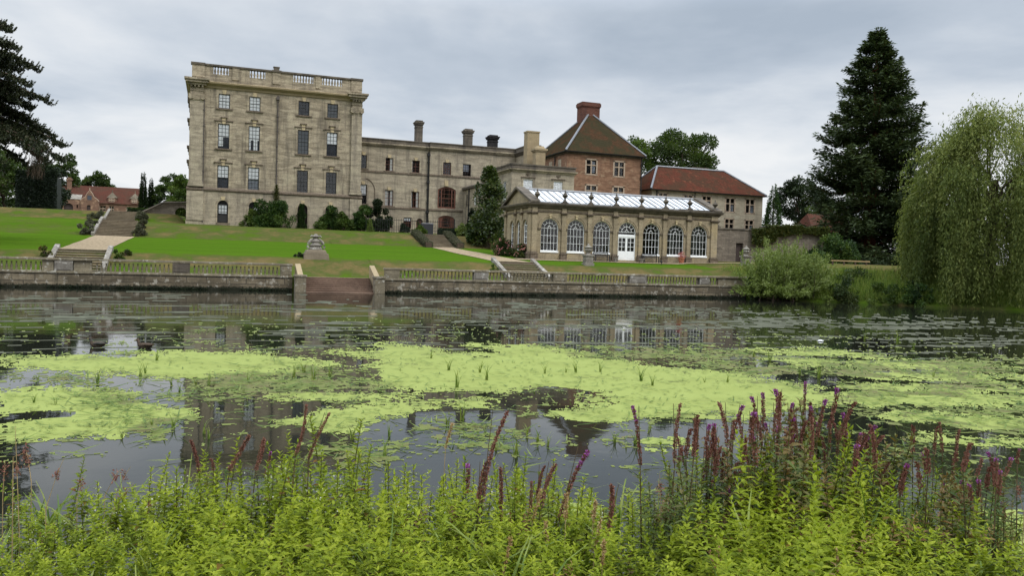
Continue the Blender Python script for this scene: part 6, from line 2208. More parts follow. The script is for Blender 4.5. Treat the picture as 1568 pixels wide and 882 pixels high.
def conifer(label, x, y, z0, zt, r, mat, n=9000, pw=1.0, name='conifer_tree', leaf=.34, seed=0, group=None, base=.04):
    g = np.random.default_rng(3000 + seed)
    root = thing(name, label, 'tree', (x, y, z0), group)
    f = 1 - np.sqrt(g.uniform(0, 1, n))
    f = base + (1 - base) * f
    env = r * (1 - f) ** pw * (.8 + .4 * fbm(np.stack([f * 14, g.uniform(0, .01, n)], 1), 1.0, 2, seed))
    a = g.uniform(0, 2 * math.pi, n)
    lob = 1 + .18 * np.sin(a * 5 + f * 40) + .12 * np.sin(a * 3 + f * 23 + 1)
    rr = env * lob * g.uniform(.25, 1, n) ** .5
    P = np.stack([x + np.cos(a) * rr, y + np.sin(a) * rr, z0 + f * (zt - z0)], 1)
    D = unit(np.stack([np.cos(a), np.sin(a), g.normal(size=n) * .5 + (.9 if pw < .6 else .05)], 1) + g.normal(size=(n, 3)) * .35)
    s_ = leaf * g.uniform(.6, 1.4, n)
    V_, Fq = cards(P, D, s_, s_ * .42)
    np_mesh('crown', V_, Fq, M[mat], np.clip(.4 + g.normal(size=n) * .2, 0, 1), root)
    mb = MB()
    mb.tube([(x, y, z0 - .2), (x, y, z0 + (zt - z0) * .92)], [r * .12, .03], 7)
    mb.build('trunk', M['bark'], root)


conifer('taller of the two slim dark cypresses left of the tall wing', -12.25, 162, 8.6, 17.0, .72, 'leaf_dark', 5000, .5, 'cypress_tree', .3, 1)
conifer('shorter slim dark cypress, nearer the tall wing', -11.0, 163, 8.6, 16.0, .62, 'leaf_dark', 4500, .5, 'cypress_tree', .3, 2)
conifer('pointed green conifer just right of the pale red roofed house', 107.4, 140, 4.2, 20.4, 3.1, 'leaf_shrub', 9000, .8, 'conifer_tree', .42, 3)
broadleaf('dark spreading pine left of the tall conifer', 115.5, 141, 5.0, 21.8, 12.5, 'leaf_dark', 16000, .42, 'pine_tree', seed=14, z0=4.2)


# clipped yew block and hedges
def hedge(name, label, pts, w, zfun, h, mat, n, leaf=.1, seed=0, group=None, cat='hedge'):
    """clipped hedge along pts (u, v); zfun gives its foot"""
    g = np.random.default_rng(4000 + seed)
    pts = np.array(pts, dtype=float)
    root = thing(name, label, cat, (pts[0][0], pts[0][1], zfun(*pts[0])), group)
    k = g.uniform(0, len(pts) - 1.0001, n)
    i = k.astype(int)
    fr = (k - i)[:, None]
    C = pts[i] * (1 - fr) + pts[i + 1] * fr
    dr = unit(pts[i + 1] - pts[i])
    nr = np.stack([-dr[:, 1], dr[:, 0]], 1)
    side = g.uniform(-1, 1, n)
    up = g.uniform(0, 1, n)
    sh = g.random(n) < .5
    side = np.where(sh, np.sign(side) * g.uniform(.86, 1.0, n), side)
    up = np.where(~sh & (g.random(n) < .7), g.uniform(.9, 1.0, n), up)
    rnd_ = np.where(up > .8, 1 - .25 * (up - .8) / .2, 1)
    bump = .90 + .2 * fbm(np.stack([C[:, 0], C[:, 1], up * 2], 1), 1.3, 2, seed)
    XY = C + nr * (side * w / 2 * rnd_ * bump)[:, None]
    zf = np.array([zfun(a, b) for a, b in C[:: max(1, n // 300)]])
    foot = np.interp(np.arange(n), np.arange(len(zf)) * max(1, n // 300), zf) if False else np.array([zfun(a, b) for a, b in C])
    P = np.stack([XY[:, 0], XY[:, 1], foot + up * h * bump], 1)
    o_ = np.stack([nr[:, 0] * side, nr[:, 1] * side, (up - .3) * 1.2], 1)
    D = unit(o_ + g.normal(size=(n, 3)) * .6)
    s_ = leaf * g.uniform(.6, 1.4, n)
    V_, Fq = cards(P, D, s_, s_ * .55)
    np_mesh('foliage', V_, Fq, M[mat], np.clip(.42 + g.normal(size=n) * .2, 0, 1), root)
    mb = MB()
    for q in range(len(pts) - 1):
        a, b = pts[q], pts[q + 1]
        d_ = (b - a) / np.linalg.norm(b - a)
        nn = np.array([-d_[1], d_[0]]) * w * .38
        za, zb = zfun(*a), zfun(*b)
        vs = []
        for p_, z_ in ((a, za), (b, zb)):
            for sg, hh in ((-1, -.1), (1, -.1), (1, h * .86), (-1, h * .86)):
                vs.append((p_[0] + nn[0] * sg, p_[1] + nn[1] * sg, z_ + hh))
        mb.add(vs, [(0, 1, 2, 3), (7, 6, 5, 4), (0, 4, 5, 1), (1, 5, 6, 2), (2, 6, 7, 3), (3, 7, 4, 0)])
    mb.build('branches', M['leaf_yew'] if mat != 'leaf_lavender' else M['bark'], root)


hedge('yew_hedge', 'tall dark clipped yew block left of the red lodge', [(-26.0, 132), (-20.9, 132)], 4.5, lambda u, v: 8.0, 5.4, 'leaf_yew', 16000, .22, 1)
hedge('clipped_hedge', 'low grey green hedge on the left side of the reddish flight', [(23.05, 91.6), (22.75, 97.5)], .95, gz, .62, 'leaf_lavender', 7000, .10, 2, 'clipped hedges beside the reddish flight')
hedge('clipped_hedge', 'low grey green hedge on the right side of the reddish flight', [(26.75, 91.4), (26.75, 97.5)], .95, gz, .66, 'leaf_lavender', 7000, .10, 3, 'clipped hedges beside the reddish flight')
hedge('low_hedge', 'low green hedge in front of the cypresses left of the tall wing', [(-11.0, 121), (-6.5, 121)], .9, lambda u, v: 7.7, .75, 'leaf_shrub', 4000, .12, 4)
hedge('box_hedge', 'small dark clipped hedge right of the gate by the magnolia', [(26.6, 101), (30.4, 101)], 1.0, lambda u, v: 5.75, .95, 'leaf_dark', 4500, .1, 5)

for i, (a, b, v, h, lab) in enumerate((
        (-13.1, -11.5, 93.2, 1.25, 'grey lavender mound left of the lodge flight, at its foot'),
        (-13.1, -11.7, 96.6, 1.1, 'grey lavender mound left of the lodge flight, halfway up'),
        (-8.0, -6.4, 93.2, 1.25, 'grey lavender mound right of the lodge flight, at its foot'),
        (-8.1, -6.7, 96.6, 1.1, 'grey lavender mound right of the lodge flight, halfway up'),
        (-14.8, -12.7, 113.0, 1.4, 'grey lavender mound left of the upper lodge flight'),
        (-9.5, -7.8, 113.2, 1.4, 'grey lavender mound right of the upper lodge flight'))):
    z = gz((a + b) / 2, v)
    bush(lab, a, b, v, z, z + h, 'leaf_lavender', 3000, .12, depth=.8, seed=20 + i, name='lavender_bush', lumps=12)

# shrubs along the foot of the buildings
bush('big dark bush covering the second ground window of the tall wing', 3.9, 9.7, 108.7, 6.0, 9.7, 'leaf_shrub', 11000, .22, 1.1, 31, 'shrub', lumps=44)
bush('olive green low bush left of the big dark bush at the tall wing', 3.0, 5.4, 108.6, 6.1, 8.4, 'leaf_bright', 3500, .17, .9, 32, 'shrub')
bush('round climbing bush beside the right corner of the tall wing', 12.3, 15.6, 108.9, 6.0, 9.7, 'leaf_shrub', 6500, .21, .8, 33, 'shrub')
bush('bright green bush low at the right corner of the tall wing', 14.2, 17.5, 108.5, 6.0, 9.0, 'leaf_bright', 6000, .2, .9, 34, 'shrub')
bush('loose green shrub where the tall wing meets the long range', 16.9, 20.0, 108.9, 6.0, 10.5, 'leaf_shrub', 8000, .21, .9, 35, 'shrub')
bush('dark tall shrub against the left end of the long range', 18.8, 22.4, 109.5, 6.0, 10.9, 'leaf_dark', 9000, .22, 1.0, 36, 'shrub')
conifer('small pale young conifer at the corner of the iron railings', 18.35, 103.4, 5.9, 7.75, .42, 'leaf_salix', 1200, .8, 'young_conifer', .13, 41)
bush('round dark shrub behind the railings under the long range', 23.4, 25.0, 109.8, 6.1, 7.9, 'leaf_dark', 2600, .15, .8, 37, 'shrub')
bush('low mixed shrub behind the railings left of the arched brown door', 25.4, 26.8, 110, 6.1, 7.7, 'leaf_shrub', 2000, .15, .8, 38, 'shrub')
bush('leafy low plants at the top of the hedged flight', 23.3, 25.0, 100.4, 5.75, 6.7, 'leaf_bright', 2600, .2, .6, 39, 'shrub')
bush('dark shrub mass between the railings and the magnolia', 30.4, 33.0, 103, 5.8, 9.6, 'leaf_dark', 7000, .19, 1.2, 40, 'shrub')
bush('feathery grey green plant in front of the dark shrub mass', 28.6, 30.0, 100, 5.8, 7.3, 'leaf_salix', 2400, .18, .7, 42, 'shrub')
bush('low dark shrub at the foot of the magnolia', 28.2, 31.5, 94.6, 4.9, 7.0, 'leaf_shrub', 4500, .17, 1.0, 43, 'shrub')


def creeper(name, label, pts_fn, n, leaf, mat, seed, cat='climber'):
    g = np.random.default_rng(5000 + seed)
    P, D = pts_fn(g, n)
    root = thing(name, label, cat, tuple(P.min(0)))
    s_ = leaf * g.uniform(.6, 1.4, n)
    V_, Fq = cards(P, D, s_, s_ * .75)
    np_mesh('foliage', V_, Fq, M[mat], np.clip(.42 + g.normal(size=n) * .2, 0, 1), root)
    mb = MB()
    for q in range(5):
        i, j = g.integers(n), g.integers(n)
        lo, hi = P[P[:, 2].argmin()], P[i]
        mb.tube([tuple(lo), tuple((lo + hi) / 2 + np.array([.1, -.02, 0])), tuple(hi)], [.03, .02, .01], 4)
    mb.build('stem', M['bark'], root)


def doorway_ivy(g, n):
    z = g.uniform(0, 1, n) ** .9
    wd = .66 * (1 - .55 * np.maximum(0, z - .55) / .45) * (.75 + .25 * np.sin(z * 14))
    P = np.stack([10.55 + g.uniform(-1, 1, n) * wd, 109.80 - g.uniform(0, .35, n), 6.1 + z * 3.35], 1)
    D = unit(np.stack([g.normal(size=n) * .6, -np.ones(n), g.normal(size=n) * .6 - .3], 1))
    return P, D


def pipe_ivy(g, n):
    z = g.uniform(0, 1, n)
    P = np.stack([7.35 + g.normal(size=n) * .26 * (1.3 - z), 109.72 - g.uniform(0, .3, n), 9.1 + z * 2.6], 1)
    D = unit(np.stack([g.normal(size=n) * .6, -np.ones(n), g.normal(size=n) * .6 - .3], 1))
    return P, D


def wall_ivy(g, n):
    u = g.uniform(0, 1, n) ** .8
    U_ = 58.6 + u * 11.0
    top = np.where(U_ < 60.4, 7.3, 7.7)
    hang = (.2 + 4.2 * fbm(np.stack([U_, U_ * 0], 1), .6, 3, 4) ** 1.4) * np.where(U_ < 62.5, 1.0, .62)
    P = np.stack([U_, 80.36 - g.uniform(0, .28, n), top + .10 + .7 * (fbm(np.stack([U_, U_ * 0], 1), .8, 3, 14) - .35) - g.uniform(0, 1, n) ** 1.2 * hang], 1)
    D = unit(np.stack([g.normal(size=n) * .6, -np.ones(n), g.normal(size=n) * .5 - .5], 1))
    return P, D


creeper('ivy', 'ivy hanging in the side doorway of the tall wing', doorway_ivy, 2600, .15, 'leaf_shrub', 1)
creeper('ivy', 'small creeper climbing the middle drainpipe of the tall wing', pipe_ivy, 700, .15, 'leaf_ivy', 2)
creeper('ivy', 'thick ivy spilling over the right half of the garden wall', wall_ivy, 15000, .2, 'leaf_ivy', 3)


# magnolia, evergreen column of big glossy leaves
def magnolia():
    g = np.random.default_rng(44)
    x, y, z0, zt = 30.55, 92.8, 4.6, 13.8
    root = thing('magnolia_tree', 'tall glossy evergreen magnolia column left of the orangery gable', 'tree', (x, y, z0))
    cl = 95
    f = g.uniform(.02, .97, cl)
    R_ = np.interp(f, [0, .15, .45, .7, .88, 1.0], [2.0, 2.4, 2.2, 1.7, .95, .25])
    a = g.uniform(0, 2 * math.pi, cl)
    k = g.uniform(.35, .95, cl)
    C = np.stack([x + np.cos(a) * R_ * k, y + np.sin(a) * R_ * k, z0 + f * (zt - z0)], 1)
    cr = g.uniform(.38, .75, cl)
    ci = np.repeat(np.arange(cl), 105)
    m_ = len(ci)
    dd = unit(g.normal(size=(m_, 3)))
    P = C[ci] + dd * (g.uniform(0, 1, m_) ** .4 * cr[ci])[:, None]
    D = unit(dd + g.normal(size=(m_, 3)) * .4 + np.array([0, 0, .1]))
    s_ = .34 * g.uniform(.6, 1.3, m_)
    V_, Fq = cards(P, D, s_, s_ * .48)
    np_mesh('crown', V_, Fq, M['leaf_magnolia'], np.clip(.42 + g.normal(size=m_) * .2 + (g.normal(size=cl) * .12)[ci], 0, 1), root)
    trunk_mesh(root, (x, y, z0 - .3), (x, y, zt - 1), .2, .04, [((x, y, C[q][2] - .6), tuple(C[q]), .05, .015) for q in range(20)])


magnolia()


def rose(label, x0, x1, y, z0, zt, seed):
    root = bush(label, x0, x1, y, z0, zt, 'leaf_rose', 5000, .15, 1.0, seed, 'rose_bush', 'rose bushes at the left end of the orangery')
    g = np.random.default_rng(seed)
    n = 46
    d = unit(np.stack([g.normal(size=n), -np.abs(g.normal(size=n)), np.abs(g.normal(size=n))], 1))
    C = np.array([(x0 + x1) / 2, y, z0 + .2]) + d * np.array([(x1 - x0) / 2, 1.0, zt - z0 - .2]) * .95
    ci = np.repeat(np.arange(n), 8)
    P = C[ci] + g.normal(size=(len(ci), 3)) * .035
    V_, Fq = cards(P, g.normal(size=(len(ci), 3)), .09, .08)
    np_mesh('blossom', V_, Fq, M['petal_pink'], g.random(len(ci)), root)


rose('large dark rose bush against the orangery gable end', 26.4, 28.9, 79.3, 3.2, 5.25, 51)
rose('lower rose bush with pale pink blooms by the orangery corner', 27.9, 30.0, 76.4, 3.05, 4.55, 52)
bush('reddish small plant left of the left river flight', -11.9, -11.0, 67.0, 2.0, 2.9, 'leaf_ivy', 900, .12, .5, 53, 'border_plant', lumps=8)
bush('bright green mound right of the left river flight', -7.1, -6.2, 66.7, 1.95, 2.75, 'leaf_bright', 1500, .1, .5, 54, 'border_plant', lumps=9)
bush('reddish small plant behind the bright green mound', -6.8, -5.9, 67.7, 2.3, 2.95, 'leaf_ivy', 900, .12, .4, 55, 'border_plant', lumps=8)
bush('small green plant left of the right river flight', 22.1, 23.0, 66.4, 1.8, 2.4, 'leaf_bright', 900, .1, .4, 56, 'border_plant', lumps=8)
bush('dark leaved plant beside the carved stone monument', 6.1, 6.9, 68.8, 2.55, 3.05, 'leaf_dark', 700, .1, .35, 57, 'border_plant', lumps=7)
# right bank
bush('grey brown leafy shrub on the bank right of the willow bush', 48.6, 52.0, 55.9, -.1, 2.5, 'leaf_rose', 7500, .15, 1.8, 61, 'bank_shrub', lumps=30)
bush('fresh green shrub on the bank left of the weeping willow', 50.9, 53.6, 53.6, -.1, 2.2, 'leaf_bright', 7500, .14, 1.6, 62, 'bank_shrub', lumps=28)
bush('dark green shrub tucked under the weeping willow edge', 52.9, 55.8, 51.8, -.1, 2.4, 'leaf_shrub', 6500, .15, 1.6, 63, 'bank_shrub', lumps=26)
bush('olive shrub behind the fresh green one on the right bank', 50.6, 55.0, 57.5, .9, 3.0, 'leaf_oak', 6500, .17, 1.4, 68, 'bank_shrub', lumps=28)
bush('dark leafy shrub hugging the end of the river wall', 43.2, 46.2, 59.3, .05, 2.1, 'leaf_dark', 5000, .17, 1.0, 64, 'bank_shrub', lumps=20)
bush('dark shrubs hiding the right end of the garden wall', 66.5, 73.5, 79.0, 3.0, 7.4, 'leaf_shrub', 12000, .22, 1.8, 69, 'bank_shrub', lumps=36)
bush('dark laurel at the foot of the tall conifer', 79, 92, 86, 3.2, 5.1, 'leaf_dark', 7000, .22, 2.0, 65, 'bank_shrub', lumps=30)
bush('dark undergrowth in the shade behind the weeping willow', 58, 70, 56.5, 1.0, 4.6, 'leaf_dark', 12000, .24, 2.2, 66, 'bank_shrub', lumps=34)
bush('big dark shrubbery right of the tall conifer trunk', 93, 112, 92, 3.2, 12, 'leaf_dark', 16000, .36, 4.0, 67, 'bank_shrub', lumps=44)


def tall_grass():
    g = np.random.default_rng(71)
    n = 26000
    u = g.uniform(46, 75, n)
    sd = g.uniform(.05, 1, n) ** 1.6 * 9
    v = shore(u) + sd
    P = np.stack([u, v, ground_z(u, v)], 1)
    D = unit(np.stack([g.normal(size=n) * .3, g.normal(size=n) * .3, np.ones(n)], 1))
    s_ = g.uniform(.3, .95, n)
    V_, Fq = cards(P, D, s_, .04)
    o = np_mesh('rough_grass', V_, Fq, M['leaf_blade'], g.random(n), loc=(60, 55, 0))
    tag(o, 'rough unmown grass on the right hand river bank', 'grass', kind='stuff')


tall_grass()
# moss and small ferns at the water line of the wall
g = np.random.default_rng(72)
n = 5200
u = g.uniform(-20, 44, n)
u = u[(u < 5.3) | (u > 12.1)]
n = len(u)
dn = fbm(np.stack([u, u * 0], 1), .8, 3, 9)
k = g.random(n) < sstep(dn, .40, .66)
u = u[k]
n = len(u)
P = np.stack([u, np.where(u < 9, 62.57, 60.87), .02 + g.uniform(0, .30, n) ** 1.4], 1)
V_, Fq = cards(P, unit(np.stack([g.normal(size=n) * .6, -np.ones(n), -g.uniform(0, .8, n)], 1)), .13, .09)
tag(np_mesh('wall_moss', V_, Fq, M['leaf_yew'], g.random(n), loc=(10, 62, 0)), 'dark moss and small plants along the waterline of the river wall', 'moss', kind='stuff')

# ================================================================== the river's floating plants


def inpoly(P, poly):
    """signed distance, positive inside"""
    q = np.array(poly)
    n = len(q)
    ins = np.zeros(len(P), bool)
    d2 = np.full(len(P), 1e9)
    for i in range(n):
        a, b = q[i], q[(i + 1) % n]
        e = b - a
        w_ = P - a
        t_ = np.clip((w_ @ e) / max(1e-9, e @ e), 0, 1)
        d2 = np.minimum(d2, ((w_ - t_[:, None] * e) ** 2).sum(1))
        c1 = (a[1] > P[:, 1]) != (b[1] > P[:, 1])
        xi = a[0] + (P[:, 1] - a[1]) * e[0] / (e[1] if abs(e[1]) > 1e-12 else 1e-12)
        ins ^= c1 & (P[:, 0] < xi)
    return np.where(ins, 1, -1) * np.sqrt(d2)


def floating_plants():
    # a fan shaped tessellation, finest near the bank the picture is taken from
    na, nr = 1250, 520
    az = YAW + np.linspace(RAD(-38), RAD(38), na)
    d = 1.0 / np.linspace(1 / 5.0, 1 / 66.0, nr)
    A, Dm = np.meshgrid(az, d)
    Pg = np.stack([np.sin(A) * Dm, np.cos(A) * Dm], -1)
    Ac = (A[:-1, :-1] + A[1:, 1:]) / 2
    Dc = (Dm[:-1, :-1] + Dm[1:, 1:]) / 2
    P = np.stack([np.sin(Ac) * Dc, np.cos(Ac) * Dc], -1).reshape(-1, 2)
    dist = Dc.ravel()
    sdw = P[:, 1] - shore(P[:, 0])
    w = P[:, 0] * SY + P[:, 1] * CY
    ok = (sdw < -.25)
    warp = np.stack([fbm(P, .5, 3, 31), fbm(P, .5, 3, 32)], 1) - .5
    Pw = P + warp * (.5 + .02 * dist)[:, None]
    n1 = fbm(P, .9, 5, 41)
    n2 = .45 * fbm(P, 4.5, 4, 42) + .55 * fbm(P, 11.0, 3, 44)
    n3 = fbm(P, 1.4, 5, 43)
    amp = .10 + .0022 * dist ** 2
    sd = np.full(len(P), -1e3)
    near = dist < 36
    idx = np.where(near)[0]
    for q in MATS:
        sd[idx] = np.maximum(sd[idx], inpoly(Pw[idx], q))
    sw = np.full(len(P), -1e3)
    for q in WEEDY:
        sw[idx] = np.maximum(sw[idx], inpoly(Pw[idx], q))
    e = sd / amp
    solid = (e * .80 + (n1 - .5) * 3.0 + (n2 - .5) * 1.6 > -.12) & (e > -3)
    # cracks and small holes in the mats
    crk = fbm(P * np.array([.45, 1.0]), 1.6, 4, 51)
    solid &= ~((crk > .69) & (n2 > .53) & (e < 6))
    solid &= ~((e < .5) & (n2 > .52 + .07 * e))
    ew = sw / amp
    weed = (ew > -1.2) & (n2 * .62 + n3 * .38 + np.clip(ew, -1, 1) * .05 > .515)
    fringe = (e > -5) & (n2 > .565 - .014 * e) & (n3 > .45)
    keep = ok & (solid | weed | fringe)
    tint = np.where(solid, .08 + .34 * np.clip(1 - e / 7, 0, 1) * sstep(n3, .40, .60) + .30 * sstep(crk, .55, .66) * (n2 > .49), .62) + np.where(weed & ~solid, (n1 - .45) * .9, 0)
    tint = tint + .28 * (sw > 0) * sstep(n3, .45, .6)
    # pale submerged weed streaking the far water
    zone = sstep(dist, 20, 27) * (1 - sstep(dist, 52, 62))
    pn = fbm(P * np.array([.5, 1.0]), .45, 4, 61)
    pn2 = fbm(P * np.array([.12, 1.0]), 3.2, 3, 62)
    right = sstep(P[:, 0], 8, 26)
    pale = ok & ~keep & (zone > .2) & (pn * .35 + pn2 * .65 + right * .018 + (zone - 1) * .08 > .553)
    vi = np.arange(nr * na).reshape(nr, na)
    Fq = np.stack([vi[:-1, :-1], vi[:-1, 1:], vi[1:, 1:], vi[1:, :-1]], -1).reshape(-1, 4)

    def emit(name, mask, z, m, tn, label, cat):
        F_ = Fq[mask]
        used, inv = np.unique(F_, return_inverse=True)
        xy = Pg.reshape(-1, 2)[used]
        V_ = np.concatenate([xy, np.full((len(xy), 1), z)], 1)
        o = np_mesh(name, V_, inv.reshape(-1, 4), m, tn[mask] if tn is not None else None)
        tag(o, label, cat, kind='stuff')
    emit('duckweed', keep, .004, M['duckweed_green'], np.clip(tint, 0, 1), 'yellow green duckweed mats floating on the river', 'duckweed')
    emit('river_weed', pale, .003, M['pale_weed'], None, 'pale streaks of weed lying on the far half of the river', 'water weed')
    # loose floating blades
    g = np.random.default_rng(81)
    cand = np.where(ok & (weed | (fringe & ~solid)) & (dist < 30))[0]
    pick = g.choice(cand, 3200, p=(dist[cand] ** 1.0) / np.sum(dist[cand] ** 1.0))
    c2 = np.where(ok & solid & (dist < 30))[0]
    pick = np.concatenate([pick, g.choice(c2, 2200)])
    a = g.uniform(0, 2 * math.pi, len(pick))
    L = g.uniform(.12, .5, len(pick)) * np.where(np.arange(len(pick)) < 3200, 1.0, .55) * (.7 + dist[pick] / 40)
    Pb = np.concatenate([P[pick] + g.normal(size=(len(pick), 2)) * .06, np.full((len(pick), 1), .02)], 1)
    Db = np.stack([np.cos(a), np.sin(a), g.uniform(-.02, .14, len(pick))], 1)
    V_, F_ = cards(Pb, Db, L, .012 + .0009 * dist[pick], nrm=np.tile(np.array([[0, 0, 1.0]]), (len(pick), 1)), bend=.05)
    o = np_mesh('floating_grass', V_, F_, M['leaf_blade'], g.random(len(pick)), loc=(0, 15, 0))
    tag(o, 'loose grass blades drifting among the duckweed', 'water grass', kind='stuff')


floating_plants()


def tuft_variants():
    res = []
    for s in range(5):
        g = np.random.default_rng(600 + s)
        mbv, mbf = [], []
        for q in range(9):
            a = g.uniform(0, 2 * math.pi)
            L = g.uniform(.16, .42)
            bend = g.uniform(.3, 1.1)
            w_ = g.uniform(.008, .014)
            prev = None
            for i in range(6):
                t_ = i / 5
                th = bend * t_ ** 1.5
                r_ = L * (math.sin(th) * t_ * .9)
                z = L * t_ * math.cos(th * .75)
                c = np.array([math.cos(a) * r_ + .02 * math.cos(q), math.sin(a) * r_ + .02 * math.sin(q), z])
                sd_ = np.array([-math.sin(a), math.cos(a), 0]) * w_ * (1 - t_ * .9)
                cur = len(mbv)
                mbv += [c - sd_, c + sd_]
                if prev is not None:
                    mbf.append((prev, prev + 1, cur + 1, cur))
                prev = cur
        o = np_mesh('blades', np.array(mbv), np.array(mbf), M['leaf_blade'], g.random(len(mbf)))
        me = o.data
        bpy.data.objects.remove(o)
        res.append(me)
    return res


tv = tuft_variants()
for i, (u, v) in enumerate(TUFTS):
    o = bpy.data.objects.new('water_grass_tuft', tv[i % 5])
    COL.objects.link(o)
    o.location = (u, v, -.02)
    o.rotation_euler.z = random.random() * 6.28
    k = random.uniform(.45, 1.15) * min(1.5, .5 + math.hypot(u, v) / 26)
    o.scale = (k, k, k)
    tag(o, 'small tuft of green grass blades standing up out of the floating weed', 'water grass', 'tufts of grass standing in the river weed')

fo = MB()
fo.lathe(0, 0, [(.02, 0), (.10, .02), (.12, .05), (.05, .09), (.01, .11)], 7)
fo = fo.build('white_feathers', M['feather'], None)
fo.location = (21.2, 24.6, .0)
fo.scale = (1.3, .7, .6)
tag(fo, 'small clump of white feathers floating on the right side of the river', 'feathers')


# ================================================================== foreground bank plants
def leaf_mesh(P, D, L, Wd, N, fold=.25, droop=.2):
    """folded lance shaped leaves, four quads each"""
    n = len(P)
    D = unit(D)
    Sd = unit(np.cross(D, N))
    U_ = np.cross(Sd, D)
    L = L[:, None]
    Wd = Wd[:, None]

    def pt(t_, s, up):
        return P + D * L * t_ + Sd * Wd * s + U_ * (up * Wd - droop * L * t_ * t_)
    V_ = np.stack([pt(0, 0, 0), pt(.32, -.5, fold), pt(.38, 0, 0), pt(.32, .5, fold), pt(.68, -.33, fold * .7), pt(.74, 0, 0), pt(.68, .33, fold * .7), pt(1, 0, 0)], 1).reshape(-1, 3)
    b = (np.arange(n) * 8)[:, None]
    q = np.array([[0, 3, 2, 1], [1, 2, 5, 4], [2, 3, 6, 5], [4, 5, 6, 7]])
    Fq = (b[:, :, None] + q[None]).reshape(-1, 4)
    return V_, Fq


def mint_geometry(g, h):
    """stem axis and leaf pairs of one square stemmed waterside plant"""
    lean = g.normal(size=2) * .05
    Ps, Ds, Ls, Ws, Ns, Ts = [], [], [], [], [], []

    def branch(b0, dirv, ln, start, phase, ks):
        z = start
        k = 0
        while z < ln:
            f = z / ln
            c = b0 + dirv * z
            c = c + np.array([lean[0], lean[1], 0]) * (z / h) ** 2 * h
            base_l = ks * np.interp(f, [0, .45, .85, 1.0], [.060, .076, .054, .028])
            for s in (0, 1):
                a = phase + k * math.pi / 2 + s * math.pi + g.normal() * .22
                up = np.interp(f, [0, .6, .92, 1], [-.10, .10, .55, 1.5]) + g.normal() * .15
                d_ = np.array([math.cos(a), math.sin(a), up])
                Ps.append(c)
                Ds.append(d_)
                ll = base_l * g.uniform(.75, 1.2)
                Ls.append(ll)
                Ws.append(ll * g.uniform(.34, .46))
                Ns.append(np.array([0, 0, 1.0]) + g.normal(size=3) * .18)
                Ts.append(np.clip(.36 + .36 * f + g.normal() * .13, 0.2, 1) if g.random() > .02 else .05)
                if f > .2 and f < .93 and ks > .8:
                    for _ in range(2):
                        a2 = a + g.normal() * .7
                        Ps.append(c)
                        Ds.append(np.array([math.cos(a2), math.sin(a2), .5 + g.normal() * .3]))
                        l2 = base_l * g.uniform(.30, .5)
                        Ls.append(l2)
                        Ws.append(l2 * .45)
                        Ns.append(np.array([0, 0, 1.0]) + g.normal(size=3) * .3)
                        Ts.append(np.clip(.5 + .3 * f + g.normal() * .12, 0, 1))
            z += ks * np.interp(f, [0, .5, 1], [.050, .038, .017])
            k += 1
    branch(np.zeros(3), np.array([0, 0, 1.0]), h, .12, g.uniform(0, 6), 1.0)
    for q in range(g.integers(3, 7)):
        z = h * g.uniform(.35, .80)
        a = g.uniform(0, 6.28)
        d_ = np.array([math.cos(a) * .55, math.sin(a) * .55, .85])
        branch(np.array([0, 0, z]), d_ / np.linalg.norm(d_), g.uniform(.14, .26), .04, a, .72)
    P, D, L, W_, N_, T_ = map(np.array, (Ps, Ds, Ls, Ws, Ns, Ts))
    V_, Fq = leaf_mesh(P, D, L, W_, unit(N_))
    stem = [(0, 0, -.05), (lean[0] * h * .25, lean[1] * h * .25, h * .5), (lean[0] * h, lean[1] * h, h)]
    nodes = P[(P[:, 2] > h * .4) & (P[:, 2] < h * .95)]
    return V_, Fq, np.repeat(T_, 4), stem, nodes


MINT_H = [.72, .80, .88, .95, .76, .84, .92, 1.02]
mint = []
for s, h in enumerate(MINT_H):
    g = np.random.default_rng(700 + s)
    V_, Fq, T_, stem, nodes = mint_geometry(g, h)
    o = np_mesh('leaves', V_, Fq, M['leaf_mint'], T_)
    lm = o.data
    bpy.data.objects.remove(o)
    mb = MB()
    mb.tube(stem, [.0045, .004, .002], 5)
    o = mb.build('stem', M['plant_stem'])
    sm = o.data
    bpy.data.objects.remove(o)
    fm = None
    if s % 2 == 0:
        k = nodes[g.integers(0, len(nodes), 44)]
        V2, F2_ = cards(k + g.normal(size=k.shape) * .008, g.normal(size=k.shape), .012, .010)
        o = np_mesh('blossom', V2, F2_, M['petal_white'], g.random(len(k)))
        fm = o.data
        bpy.data.objects.remove(o)
    mint.append((lm, sm, fm, (V_, Fq, T_)))

TOPQ = [-.75, -.62, -.53, -.43, -.31, -.23, -.15, -.07, .01, .09, .17, .25, .33, .41, .475, .53, .625, .75]
TOPZ = [1.08, 1.13, 1.22, 1.33, 1.45, 1.49, 1.46, 1.46, 1.44, 1.39, 1.27, 1.46, 1.69, 1.67, 1.54, 1.42, 1.28, 1.2]
g = np.random.default_rng(91)
spots = []
w_ = 2.45
while w_ < 5.5:
    l_ = -.80 * w_ - .5
    while l_ < .80 * w_ + .5:
        a, b = w_ + g.uniform(-.06, .06), l_ + g.uniform(-.06, .06)
        q = b / a
        thin = 1.0
        if a > 4.75:
            thin = .5
        if q < -.40 and a > 4.3:
            thin *= .55
        if .12 < q < .19 and a > 4.0:
            thin *= .55
        if .50 < q and a > 4.2:
            thin *= .45
        if g.random() < thin:
            spots.append((a, b))
        l_ += .118
    w_ += .118
